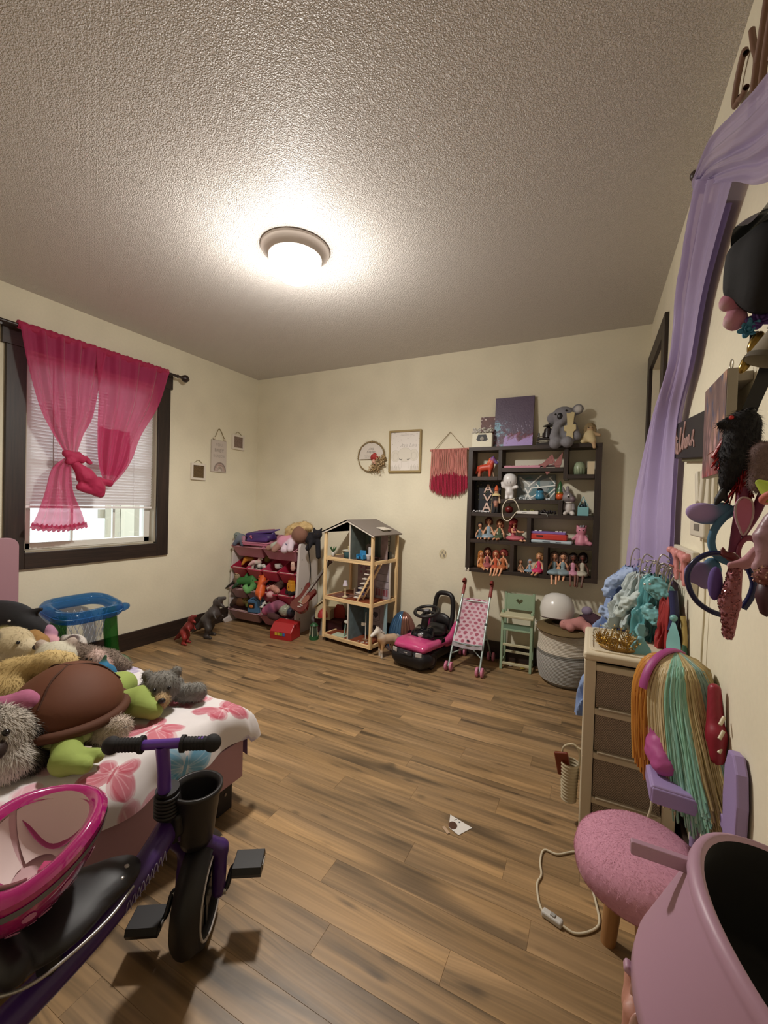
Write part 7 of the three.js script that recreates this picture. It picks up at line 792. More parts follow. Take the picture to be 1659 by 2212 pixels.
  // husky with long coat at the near left edge
  const hk = toy('husky_plush', 'long-haired white and black husky plush with pink ear at the near bed side', 'plush', [-1.5, BY, -0.545], 0.5, [{ e: [0, 0.1, 0, 0.1, 0.09, 0.09], c: '#bdb4a8' }, { e: [0.06, 0.05, 0.02, 0.06, 0.05, 0.055], c: '#c6beb4' }, { e: [0.075, 0.09, -0.05, 0.045, 0.045, 0.04], c: '#2a2626' }, { e: [-0.01, 0.15, 0.04, 0.06, 0.05, 0.05], c: '#2a1c18' }, { e: [0.085, 0.02, -0.03, 0.045, 0.03, 0.045], c: '#3a3634' }], { cell: 0.009, k: 0.02, furN: 11000, furL: 0.03, furW: 0.003, furO: { jit: 0.6, down: 0.8, lo: 0.9, hi: 1.12 }, eyes: [[0.04, 0.15, 0.085], [0.09, 0.14, 0.05]], eyeR: 0.009 });
  P(hk, 'ear', blob([[0.0, 0.17, -0.02, 0.03, 0.05, 0.175, -0.06, 0.026], [0.05, 0.175, -0.06, 0.026, 0.09, 0.15, -0.09, 0.012]], { cell: 0.006, k: 0.02 }), mat('#a55c7c', 0.85)); P(hk, 'muzzle', S(0.04, 0.06, 0.1, 0.07, 1, 0.8, 1, 18), mat('#2b1a16', 0.6));
}
// ---------- tricycle ----------
{
  const pu = mat('#3d2160', 0.35), bk = mat('#121013', 0.5), rub = mat('#161416', 0.8), sil = mat('#a9a5a2', 0.3, { metalness: 0.6 });
  const t = T('tricycle', 'purple and black child tricycle with front bucket beside the bed', 'tricycle', [-0.925, 0, -0.72]);
  // front assembly turned left
  const st = 0.56, ax = [Math.cos(st), 0, -Math.sin(st)], fw = [-Math.sin(st), 0, -Math.cos(st)], R = (r, f, y) => [ax[0] * r + fw[0] * f, y, ax[2] * r + fw[2] * f];
  const W0 = [0.008, 0, -0.06], H0 = [-0.032, 0, 0.026], rot = (g) => mv(g, W0[0], 0, W0[2], 0, st), ad = (a, b) => [a[0] + b[0], a[1] + b[1], a[2] + b[2]], RW = (...q) => ad(R(...q), W0), RH = (...q) => ad(R(...q), H0);
  P(t, 'handlebar', [bar(RH(-0.1, -0.01, 0.556), RH(0.1, -0.01, 0.564), 0.0125)], mat('#5a3690', 0.35)); P(t, 'stem', tube([RH(0, -0.012, 0.56), RH(0, 0.0, 0.5), RH(0, 0.01, 0.42), RH(0.005, 0.02, 0.36)], 0.016, 20, 12), mat('#5a3690', 0.35));
  for (const s of [-1, 1]) { const g = P(t, 'grip', [bar(RH(s * 0.05, -0.01, 0.56), RH(s * 0.118, -0.01, 0.56), 0.016), bar(RH(s * 0.046, -0.01, 0.56), RH(s * 0.054, -0.01, 0.56), 0.0215), S(0.0215, ...RH(s * 0.122, -0.01, 0.56))], rub); const rg = []; for (let i = 0; i < 7; i++) rg.push(bar(RH(s * (0.06 + i * 0.008), -0.01, 0.56), RH(s * (0.063 + i * 0.008), -0.01, 0.56), 0.0172)); mesh('grip_ribs', rg, rub, g); }
  P(t, 'head_tube', [bar(RH(0.004, 0.015, 0.43), RH(0.012, 0.035, 0.29), 0.029, 0.029, 18)], bk);
  for (const s of [-1, 1]) P(t, 'fork_blade', blob([[...RH(0.012 + s * 0.02, 0.035, 0.3), 0.022, ...RW(s * 0.045, 0.02, 0.22), 0.02], [...RW(s * 0.045, 0.02, 0.22), 0.02, ...RW(s * 0.048, 0, 0.12), 0.018]], { cell: 0.007, k: 0.015 }), pu);
  P(t, 'fender', rot(sheet((u, v) => { const a = lerp(-0.5, 2.3, u), w = (v - 0.5) * 0.07, r = 0.138 - 0.01 * Math.pow(2 * v - 1, 2) * 2; return [w, 0.12 + r * Math.cos(a - 0.3), r * Math.sin(a - 0.3)]; }, 24, 6)), bk);
  const w = P(t, 'front_wheel', rot(mv(lathe([[0.092, -0.032], [0.112, -0.031], [0.12, -0.018], [0.12, 0.018], [0.112, 0.031], [0.092, 0.032], [0.086, 0.026], [0.086, -0.026], [0.092, -0.032]], 48), 0, 0.12, 0, 0, 0, PI / 2)), rub);
  mesh('rim_stripe', [-1, 1].map((s) => rot(mv(new THREE.TorusGeometry(0.097, 0.0035, 8, 60), s * 0.032, 0.12, 0, 0, PI / 2))), mat('#b5aeaa', 0.4), w); mesh('hub_disc', [rot(mv(C(0.088, 0.088, 0.03, 0, 0, 0, 40), 0, 0.12, 0, 0, 0, PI / 2)), rot(mv(C(0.03, 0.03, 0.05, 0, 0, 0, 24), 0, 0.12, 0, 0, 0, PI / 2))], bk, w);
  const sp = []; for (let i = 0; i < 6; i++) { const a = i * PI / 3; sp.push(rot(mv(B(0.004, 0.06, 0.016, 0, 0.055, 0, 0.002), 0, 0, 0, a).translate(0.018, 0.12, 0))); } mesh('spoke_ribs', sp, mat('#1c1a1d', 0.4), w);
  P(t, 'axle', bar(RW(-0.07, 0, 0.12), RW(0.07, 0, 0.12), 0.01), sil);
  for (const s of [-1, 1]) { P(t, 'crank', tube([RW(s * 0.06, 0, 0.12), RW(s * 0.068, 0.0, 0.125), RW(s * 0.078, s * 0.03, 0.12 + s * 0.035), RW(s * 0.09, s * 0.035, 0.12 + s * 0.04)], 0.007, 16, 8), mat('#1a181a', 0.3, { metalness: 0.5 })); const q = RW(s * 0.12, s * 0.035, 0.12 + s * 0.04), p = P(t, 'pedal', mv(ext([[-0.03, -0.012], [-0.036, 0], [-0.03, 0.012], [0.03, 0.012], [0.036, 0], [0.03, -0.012]], 0.075, 0.002), 0, 0, -0.0375).rotateY(st + PI / 2).translate(...q), bk); mesh('reflector', mv(B(0.004, 0.012, 0.03, 0, 0, 0, 0.001), 0, 0, 0, 0, st).translate(q[0] + ax[0] * 0.04, q[1], q[2] + ax[2] * 0.04), sil, p); }
  // bucket
  const bx = [0.03, 0, -0.055]; P(t, 'bucket', lathe([[0, 0.28], [0.038, 0.28], [0.045, 0.3], [0.06, 0.42], [0.066, 0.424], [0.066, 0.434], [0.058, 0.434], [0.05, 0.42], [0.04, 0.305], [0, 0.3]], 36).translate(bx[0] - 0.036, -0.025, bx[2] - 0.0), mat('#1b191b', 0.45)); P(t, 'bucket_bracket', [B(0.05, 0.06, 0.05, -0.02, 0.34, -0.01, 0.01)], bk); const hose = []; for (let i = 0; i < 6; i++) hose.push(mv(new THREE.TorusGeometry(0.027, 0.0045, 6, 20), -0.033, 0.37 + i * 0.009, 0.014, PI / 2)); P(t, 'bellows', hose, bk);
  // frame back to the seat and the rear axle
  P(t, 'frame', [tube([RH(0.01, 0.03, 0.33), [0.0, 0.3, 0.1], [-0.01, 0.24, 0.2], [-0.015, 0.2, 0.34], [-0.02, 0.17, 0.5]], 0.03, 40, 14)], pu);
  const sc = []; for (let i = 0; i < 9; i++) { const f = i / 9, c = [0.031, lerp(0.318, 0.265, f), lerp(0.06, 0.155, f)]; sc.push(tube([[c[0], c[1] - 0.012, c[2]], [c[0], c[1] + 0.012, c[2] + 0.004], [c[0], c[1] + 0.006 * (i % 3 - 1), c[2] + 0.008], [c[0], c[1] - 0.01, c[2] + 0.011]], 0.0011, 10, 4)); } P(t, 'frame_lettering', sc, mat('#8f88a0', 0.4)).userData.kind = 'stuff';
  P(t, 'seat', blob([{ e: [-0.02, 0.335, 0.28, 0.095, 0.03, 0.12] }, { e: [0.0, 0.335, 0.17, 0.05, 0.024, 0.06] }, [-0.1, 0.36, 0.37, 0.025, 0.06, 0.36, 0.37, 0.025]], { cell: 0.008, k: 0.03 }), mat('#1a181b', 0.55)); P(t, 'seat_trim', tube([[0.045, 0.322, 0.15], [0.068, 0.32, 0.21], [0.077, 0.32, 0.28], [0.07, 0.32, 0.35], [0.03, 0.322, 0.4]], 0.0035, 30, 6), sil); P(t, 'seat_post', bar([-0.015, 0.2, 0.28], [-0.018, 0.32, 0.28], 0.022), bk); P(t, 'seat_rivet', [S(0.006, 0.02, 0.356, 0.15, 1, 0.5, 1, 8), S(0.006, 0.035, 0.352, 0.17, 1, 0.5, 1, 8)], sil);
  P(t, 'rear_deck', blob([{ e: [-0.02, 0.14, 0.5, 0.12, 0.03, 0.12] }, [-0.18, 0.11, 0.53, 0.02, 0.14, 0.11, 0.53, 0.02]], { cell: 0.01, k: 0.03 }), pu);
  for (const s of [-1, 1]) { const rw = P(t, 'rear_wheel', mv(lathe([[0, -0.02], [0.06, -0.022], [0.082, -0.016], [0.086, 0], [0.082, 0.016], [0.06, 0.022], [0, 0.02]], 32), -0.02 + s * 0.2, 0.086, 0.53, 0, 0, PI / 2), rub); mesh('hub_cap', mv(C(0.03, 0.03, 0.048, 0, 0, 0, 20), -0.02 + s * 0.2, 0.086, 0.53, 0, 0, PI / 2), pu, rw); }
}
{ // --- magenta helmet upside down on the seat ---
  const h = T('bike_helmet', 'shiny magenta child helmet lying open side up on the tricycle seat', 'helmet', [-0.975, 0.375, -0.425]); h.rotation.set(0.08, 0.62, -0.1, 'YXZ');
  const A = 0.108, Bz = 0.145, H = 0.14, m = mat('#a81f6c', 0.12, { clearcoat: 1, clearcoatRoughness: 0.05 });
  const cup = (k, y0, dep, n0 = 0) => sheet((u, v) => { const a = u * 2 * PI, b = v * PI / 2; return [A * k * Math.cos(a) * Math.cos(b), y0 - dep * Math.sin(b) + 0.012 * Math.cos(2 * a) * Math.cos(b), Bz * k * Math.sin(a) * Math.cos(b)]; }, 48, 18);
  P(h, 'shell', cup(1, H, H), m); P(h, 'rim', sheet((u, v) => { const a = u * 2 * PI, b = v * PI, k = lerp(1.0, 0.72, v); return [A * k * Math.cos(a), H + 0.012 * Math.cos(2 * a) + 0.012 * Math.sin(b), Bz * k * Math.sin(a)]; }, 60, 8), m);
  P(h, 'inner_shell', cup(0.76, H, H * 0.75), mat('#c9a4a8', 0.8));
  P(h, 'grey_band', sheet((u, v) => { const a = u * 2 * PI, b = lerp(0.1, 0.2, v); return [A * 1.012 * Math.cos(a) * Math.cos(b), H - H * Math.sin(b) + 0.012 * Math.cos(2 * a), Bz * 1.012 * Math.sin(a) * Math.cos(b)]; }, 60, 2), mat('#6a686c', 0.5));
  const ds = []; for (let j = 0; j < 3; j++) for (let i = 0; i < 13; i++) { const a = i / 13 * 2 * PI + j * 0.24, b = 0.38 + j * 0.3; const n = V(Math.cos(a) * Math.cos(b) / A, -Math.sin(b) / H, Math.sin(a) * Math.cos(b) / Bz).normalize(); ds.push(ext(circ(0.0105, 12), 0.0006, 0).applyQuaternion(new THREE.Quaternion().setFromUnitVectors(V(0, 0, 1), n)).translate(A * Math.cos(a) * Math.cos(b) + n.x * 0.0008, H - H * Math.sin(b) + 0.012 * Math.cos(2 * a) * Math.cos(b) + n.y * 0.0008, Bz * Math.sin(a) * Math.cos(b) + n.z * 0.0008)); } P(h, 'printed_dots', ds, mat('#c77fa8', 0.3)).userData.kind = 'stuff';
  for (const [a0, a1] of [[-0.5, 0.9], [1.05, 2.2], [2.35, 3.5], [3.65, 5.6]]) P(h, 'pad', sheet((u, v) => { const a = lerp(a0, a1, u), b = lerp(0.02, 1.15, v), e = 0.012 * Math.sin(u * PI) * Math.sin(v * PI), k = 0.74 - e * 4; return [A * k * Math.cos(a) * Math.cos(b), H + 0.004 - H * 0.72 * Math.sin(b), Bz * k * Math.sin(a) * Math.cos(b)]; }, 14, 8), mat('#ddc9c6', 0.85));
  for (const [z, k] of [[-0.055, 0.03], [0.045, -0.03]]) P(h, 'strap', sheet((u, v) => [lerp(-0.076, 0.076, v), H - 0.004 - 0.075 * Math.sin(v * PI), z + k * (v - 0.5) + (u - 0.5) * 0.018], 2, 18), mat('#a3356f', 0.6)); P(h, 'buckle', B(0.03, 0.012, 0.022, 0.03, H - 0.065, 0.01, 0.003), mat('#b8406f', 0.3));
}
// ---------- right wall: scarf curtain, sign, pictures ----------
{
  const sheer = mat('#b3a3cd', 0.28, { transmission: 0.22, thickness: 0, transparent: true, opacity: 0.93, sheen: 0.6, sheenColor: '#dfe6ff', sheenRoughness: 0.35 });
  const c = T('scarf_curtain', 'shimmering lilac scarf curtain swagged along the right wall with a long hanging tail', 'curtain', [0, 0, 0]);
  const rows = [[0.272, 1.993, -1.276, 0.255, 2.253, -1.636], [0.272, 1.931, -1.437, 0.25, 2.135, -1.785], [0.272, 1.848, -1.588, 0.25, 1.994, -1.899], [0.272, 1.687, -1.729, 0.24, 1.76, -1.93], [0.272, 1.54, -1.93, 0.205, 1.557, -2.103], [0.272, 1.267, -1.982, 0.168, 1.263, -2.292], [0.272, 1.065, -1.987, 0.152, 1.05, -2.33], [0.272, 0.86, -1.99, 0.145, 0.84, -2.36], [0.272, 0.6, -2.0, 0.145, 0.58, -2.4]];
  P(c, 'tail', sheet((u, v) => { const [a, b, d, e, f, g] = track(rows, v), w = Math.sin(u * PI), fo = 0.02 * Math.sin(u * 17 + v * 5) * w + 0.012 * Math.sin(u * 41 + v * 11) * w + 0.03 * (fbm(u * 9, v * 26, 5, 3) - 0.45) * w * Math.max(0, v - 0.35) + 0.02 * (fbm(u * 5, v * 12, 2, 3) - 0.45) * w; return [lerp(a, e, u) - 0.018 * w + fo * 0.7, lerp(b, f, u), lerp(d, g, u)]; }, 70, 90), sheer);
  P(c, 'tail_inner', sheet((u, v) => { const [a, b, d, e, f, g] = track(rows, 0.06 + v * 0.94), w = Math.sin(u * PI); return [lerp(a, e, u * 0.8) + 0.014 + 0.012 * Math.sin(u * 23 + v * 3) * w, lerp(b, f, u * 0.8), lerp(d, g, u * 0.8)]; }, 40, 60), sheer);
  const sT = [[2.235, -1.62, 2.19], [2.18, -1.38, 2.05], [2.05, -1.13, 1.885], [1.962, -0.964, 1.765], [1.86, -0.75, 1.66], [1.77, -0.5, 1.6]];
  P(c, 'swag', sheet((u, v) => { const [top, z, bot] = track(sT, u), w = Math.sin(v * PI); return [0.252 - 0.02 * w * Math.min(1, u * 4) + 0.007 * Math.sin(v * 22 + u * 4) + 0.004 * Math.sin(v * 51 + u * 9), lerp(top, bot, v), z + 0.01 * Math.sin(v * 9)]; }, 60, 40), sheer);
  P(c, 'gather', blob([[0.262, 2.215, -1.6, 0.026, 0.262, 2.16, -1.54, 0.026]], { cell: 0.01, k: 0.03, lump: [0.03, 0.02] }), sheer); P(c, 'wall_hook', [bar([XR, 2.24, -1.62], [0.25, 2.24, -1.62], 0.008), S(0.016, 0.25, 2.245, -1.62)], mat('#3a2c24', 0.4));
  // script letters in brown wood, high on the wall
  const lt = T('wall_letters', 'brown wooden script letters mounted high on the right wall', 'letters', [0.294, 0, 0]), lm = mat('#7a5a48', 0.6), L = (p, r = 0.007) => tube(p.map(([y, z]) => [0, y, z]), r, 24, 8);
  P(lt, 'letter', [L([[2.235, -1.35], [2.256, -1.4], [2.3, -1.39], [2.33, -1.33], [2.31, -1.315]]), L([[2.24, -1.36], [2.225, -1.34], [2.215, -1.3]])], lm); P(lt, 'letter', [L([[2.1, -1.25], [2.163, -1.239], [2.209, -1.226], [2.26, -1.25], [2.325, -1.275]]), L([[2.2, -1.228], [2.236, -1.2], [2.29, -1.17]])], lm); P(lt, 'letter', L([[2.1, -1.19], [2.15, -1.175], [2.22, -1.14], [2.26, -1.1]]), lm); P(lt, 'letter', L([[2.12, -1.13], [2.15, -1.09], [2.2, -1.07]]), lm);
  // black plaque with pink script
  const s = T('script_sign', 'black wooden plaque with pink handwritten word on the right wall', 'sign', [XR - 0.016, 1.437, -1.74]); s.rotation.set(0.0, -PI / 2, 0, 'YXZ'); s.rotation.z = -0.1;
  P(s, 'board', B(0.52, 0.135, 0.028, 0, 0, 0, 0.003), mat('#1d1819', 0.6)); P(s, 'back_cleat', B(0.42, 0.02, 0.012, 0.03, -0.07, -0.006), mat('#5d5638', 0.7));
  const w = (p) => tube(p.map(([x, y]) => [x, y, 0.0155]), 0.0028, p.length * 5, 6);
  P(s, 'lettering', [w([[-0.225, 0.05], [-0.215, 0.0], [-0.2, -0.05], [-0.185, -0.045], [-0.175, -0.01]]), w([[-0.232, 0.008], [-0.2, 0.012], [-0.185, 0.0]]), w([[-0.175, -0.012], [-0.168, -0.048], [-0.15, -0.05], [-0.125, 0.0], [-0.118, 0.04], [-0.128, 0.042], [-0.132, 0.0], [-0.115, -0.045], [-0.095, -0.03], [-0.075, 0.02]]), w([[-0.085, -0.035], [-0.062, 0.02], [-0.046, 0.055], [-0.056, 0.058], [-0.064, 0.02], [-0.062, -0.04], [-0.045, 0.0], [-0.03, -0.005], [-0.025, -0.035]]), w([[-0.02, -0.03], [-0.005, 0.002], [0.01, -0.012], [0.0, -0.035], [-0.015, -0.028]]), w([[0.015, -0.032], [0.02, 0.0], [0.035, 0.008], [0.045, -0.02], [0.055, -0.028], [0.075, -0.01]]), w([[0.08, -0.03], [0.085, 0.0], [0.1, 0.02], [0.108, 0.015], [0.1, -0.01], [0.118, -0.02], [0.125, -0.035]])], mat('#a3817c', 0.6));
  // canvas
  const cv = T('pink_canvas', 'abstract dusty pink and purple canvas hanging on the right wall', 'painting', [0.268, 1.392, -1.295]); cv.rotation.y = -PI / 2;
  P(cv, 'canvas', B(0.21, 0.235, 0.02, 0, 0, 0, 0.002), mat('#9a9183', 0.8)); const mx3 = (a, b, t) => a.map((v, i) => lerp(v, b[i], Math.max(0, Math.min(1, t))));
  P(cv, 'painted_face', new THREE.PlaneGeometry(0.208, 0.233).translate(0, 0, 0.0106), mat('#ffffff', 0.5, { map: tex(200, 170, (u, v) => { let k = mx3([0.36, 0.27, 0.28], [0.5, 0.4, 0.38], fbm(u * 6, v * 3) * 1.6 - 0.3); k = mx3(k, [0.72, 0.55, 0.46], (fbm(u * 9 + 2, v * 4 + 5) - 0.5) * 6 * u); k = mx3(k, [0.3, 0.3, 0.4], (fbm(u * 12, v * 5 + 9) - 0.56) * 8); k = mx3(k, [0.8, 0.62, 0.62], (fbm(u * 20, v * 4 + 3) - 0.55) * 7 * (1 - v)); return mx3(k, [0.55, 0.15, 0.18], (0.2 - v) * 5 * fbm(u * 9, v * 9)); }) }));
  P(cv, 'stretcher_bar', B(0.19, 0.02, 0.028, 0, 0.1, -0.024), mat('#9a9183', 0.8)); P(cv, 'hanger_loop', mv(new THREE.TorusGeometry(0.012, 0.0015, 6, 18), 0.09, 0.128, 0), mat('#b9b4a8', 0.3, { metalness: 0.6 }));
  // white wall handset
  const ph = T('wall_handset', 'white wall-mounted handset with small label below the black plaque', 'handset', [XR, 1.21, -1.56]); ph.rotation.y = -PI / 2; const wm = mat('#cdc6b4', 0.45);
  P(ph, 'plate', [B(0.2, 0.2, 0.012, 0, 0.005, 0.006, 0.004)], wm); P(ph, 'cradle', [B(0.16, 0.11, 0.01, 0, 0.045, 0.015, 0.004), mv(B(0.03, 0.1, 0.014, 0, 0, 0, 0.006), -0.03, 0.05, 0.022, 0, 0, 0.25), mv(B(0.03, 0.1, 0.014, 0, 0, 0, 0.006), 0.035, 0.05, 0.022, 0, 0, -0.25)], wm); P(ph, 'base_unit', B(0.18, 0.055, 0.022, -0.005, -0.075, 0.018, 0.008), wm); P(ph, 'label', B(0.07, 0.02, 0.002, 0.01, -0.072, 0.0295), mat('#6b665c', 0.6)); P(ph, 'cord', tube([[0.05, -0.1, 0.02], [0.06, -0.25, 0.012], [0.05, -0.45, 0.012], [0.055, -0.62, 0.012]], 0.0028, 24, 6), mat('#c9bfa5', 0.6));
  // hook plate with bows
  const bp = T('bow_hook_rack', 'white board with three pink bow hooks above the hanging dresses', 'hook rack', [XR, 0.985, -1.885]); bp.rotation.y = -PI / 2; P(bp, 'board', B(0.48, 0.14, 0.02, 0, 0, 0.011, 0.004), mat('#c9c2b2', 0.5)); const bm = mat('#c5817f', 0.5);
  for (const x of [-0.15, 0.02, 0.17]) { const k = P(bp, 'bow_hook', blob([[x - 0.014, 0.04, 0.03, 0.009, x - 0.042, 0.048, 0.03, 0.015], [x + 0.014, 0.04, 0.03, 0.009, x + 0.042, 0.048, 0.03, 0.015], [x, 0.04, 0.032, 0.011], [x - 0.008, 0.03, 0.03, 0.008, x - 0.022, -0.03, 0.03, 0.008], [x + 0.008, 0.03, 0.03, 0.008, x + 0.02, -0.045, 0.03, 0.008], [x, 0.035, 0.018, 0.009, x, 0.035, 0.03, 0.009]], { cell: 0.006, k: 0.01 }), bm); mesh('peg', bar([x, -0.01, 0.02], [x, 0.0, 0.05], 0.004), bm, k); }
}
// ---------- dressing-up clothes on hangers ----------
{
  const garment = (name, label, cat, Sx, Hx, w0, w1, d0, d1, folds, col, o = {}) => {
    const t = T(name, label, cat, [0, 0, 0], 0, o.group), ph = rnd() * 6, g = sheet((u, v) => { const a = u * 2 * PI, k = Math.pow(v, o.pow ?? 0.8), cx = lerp(Sx[0], Hx[0], Math.pow(v, o.bend ?? 1)), cy = lerp(Sx[1], Hx[1], v), cz = lerp(Sx[2], Hx[2], v), nz = fbm(Math.cos(a) * 4 + 4, Math.sin(a) * 4 + v * 7, ph, 3) - 0.42, f = (v < 0.06 ? 0.55 + v * 7.5 : 1) * (1 + (0.07 + 0.2 * v) * Math.sin(a * folds + ph + v * 3 + nz * 5) + (0.04 + 0.08 * v) * Math.sin(a * (folds * 2 + 1) + ph * 3 - v * 4) + 0.75 * nz * (0.5 + v) + 0.12 * Math.exp(-Math.pow((v - 0.42) / 0.05, 2)) - 0.2 * Math.exp(-Math.pow((v - 0.34) / 0.05, 2))); return [Math.min(0.3, cx + lerp(w0, w1, k) * f * Math.cos(a)), cy + 0.05 * nz + 0.012 * Math.sin(a * 3 + v * 8) * v, cz + lerp(d0, d1, k) * f * Math.sin(a)]; }, 110, 60);
    P(t, 'cloth', g, mat(col, o.r ?? 0.7, { sheen: 0.3, sheenColor: '#ffffff', sheenRoughness: 0.4 }));
    if (o.sash) P(t, 'sash', o.sash.map(([p, r]) => tube(p, r, 24, 8)), mat(o.sashC, o.r ?? 0.5));
    if (o.puff) P(t, 'puff_trim', blob(o.puff, { cell: 0.005, k: 0.012, lump: [0.014, 0.034] }), mat(o.puffC, o.r ?? 0.6));
    P(t, 'hanger', [tube([[Sx[0], Sx[1] - 0.01, Sx[2]], [Sx[0] + 0.004, Sx[1] + 0.05, Sx[2]], [Sx[0] + 0.02, Sx[1] + 0.085, Sx[2]], [Sx[0] + 0.045, Sx[1] + 0.07, Sx[2]]], 0.0028, 20, 6), bar([Sx[0] - w0, Sx[1] - 0.02, Sx[2]], [Sx[0] + w0, Sx[1] - 0.02, Sx[2]], 0.004)], mat('#b8b2aa', 0.2, { metalness: 0.85 }));
    return t;
  };
  const g = 'dressing-up dresses hanging on the right wall';
  garment('blue_dress', 'pale blue princess dress, leftmost of the hanging dresses', 'dress', [0.155, 0.93, -2.2], [0.06, 0.24, -2.18], 0.05, 0.085, 0.06, 0.13, 7, '#7f94bd', { group: g, bend: 0.8, puff: [[0.085, 0.86, -2.11, 0.028, 0.15, 0.91, -2.1, 0.03], [0.07, 0.82, -2.11, 0.026], [0.11, 0.79, -2.06, 0.024, 0.14, 0.82, -2.05, 0.02], [0.05, 0.74, -2.08, 0.02, 0.09, 0.72, -2.05, 0.02]], puffC: '#93a6c8' });
  garment('lilac_dress', 'deeper blue-violet dress hanging behind the pale blue one', 'dress', [0.2, 0.92, -2.12], [0.14, 0.3, -2.1], 0.045, 0.075, 0.05, 0.1, 6, '#6a70a8', { group: g });
  garment('silver_dress', 'silvery white lace dress between the blue and teal dresses', 'dress', [0.18, 0.92, -2.04], [0.135, 0.69, -2.02], 0.04, 0.06, 0.04, 0.06, 9, '#a9b4b4', { group: g, puff: [[0.13, 0.8, -1.98, 0.025, 0.18, 0.83, -1.97, 0.03], [0.11, 0.76, -1.98, 0.02]], puffC: '#b5c0bd' });
  garment('teal_dress', 'shiny teal satin dress with pale bow in the middle of the hanging dresses', 'dress', [0.225, 0.93, -1.95], [0.2, 0.56, -1.95], 0.042, 0.055, 0.04, 0.055, 6, '#4f8d92', { group: g, r: 0.28, puff: [[0.215, 0.9, -1.9, 0.032, 0.25, 0.87, -1.89, 0.036], [0.2, 0.8, -1.89, 0.026, 0.23, 0.78, -1.88, 0.03], [0.18, 0.72, -1.88, 0.022]], puffC: '#74aeb2' });
  garment('red_dress', 'plain red dress hanging right of the teal one', 'dress', [0.255, 0.86, -1.86], [0.25, 0.5, -1.86], 0.022, 0.036, 0.03, 0.07, 5, '#8f1f1f', { group: g, sash: [[[[0.262, 0.9, -1.8], [0.268, 0.82, -1.79], [0.262, 0.76, -1.79]], 0.014]], sashC: '#1f2350' });
  garment('dark_cape', 'black and red cape in the shade behind the red dress', 'cape', [0.26, 0.88, -1.97], [0.245, 0.5, -1.96], 0.024, 0.04, 0.03, 0.06, 5, '#1d1416', { group: g });
  const tie = T('teal_ribbon', 'long pale teal satin ribbon hanging in front of the red dress', 'ribbon', [0.262, 0.68, -1.765]); P(tie, 'band', sheet((u, v) => [0.012 * Math.sin(v * PI) * (u - 0.5) * 3 + 0.006 * v, 0.13 - 0.21 * v, (u - 0.5) * 0.05 * Math.sin(v * PI) + 0.004 * Math.sin(v * 9)], 6, 20), mat('#7fb3b3', 0.22)); P(tie, 'knot', S(0.012, 0, 0.13, 0), mat('#6fa3a3', 0.3));
  const gn = T('gold_green_sash', 'narrow gold and dark green sash at the right end of the dresses', 'sash', [0.29, 0.66, -1.77]); P(gn, 'gold_band', tube([[0, 0.16, 0], [0.004, 0.08, 0.02], [0.0, -0.02, 0.03], [0.004, -0.1, 0.02]], 0.009, 24, 7), mat('#a58f55', 0.4)); P(gn, 'green_band', tube([[0.004, 0.1, 0.01], [0.002, 0.0, 0.045], [0.0, -0.12, 0.06]], 0.008, 20, 7), mat('#1f4a34', 0.6));
  const hk = T('hanger_bundle', 'cluster of shiny wire hanger hooks and sequins above the dresses', 'hangers', [0.235, 0.95, -1.98]); const hs = []; for (let i = 0; i < 12; i++) { const x = rr(-0.05, 0.03), z = rr(-0.12, 0.12), q = rr(0.7, 1.2); hs.push(tube([[x, -0.05, z], [x + 0.002, 0, z], [x + 0.012 * q, 0.03 * q, z + 0.01], [x + 0.032 * q, 0.022, z + 0.012], [x + 0.03 * q, 0.004, z + 0.01]], 0.0022, 14, 5)); } P(hk, 'hook_wire', hs, mat('#b5b0aa', 0.15, { metalness: 0.9 })).userData.kind = 'stuff'; const sq = []; for (let i = 0; i < 60; i++) sq.push(S(rr(0.0025, 0.0055), rr(-0.08, 0.04), rr(-0.05, 0.04), rr(-0.1, 0.14), 1, 1, 1, 5)); P(hk, 'sequins', sq, mat('#c9c6c2', 0.1, { metalness: 0.8 })).userData.kind = 'stuff';
}
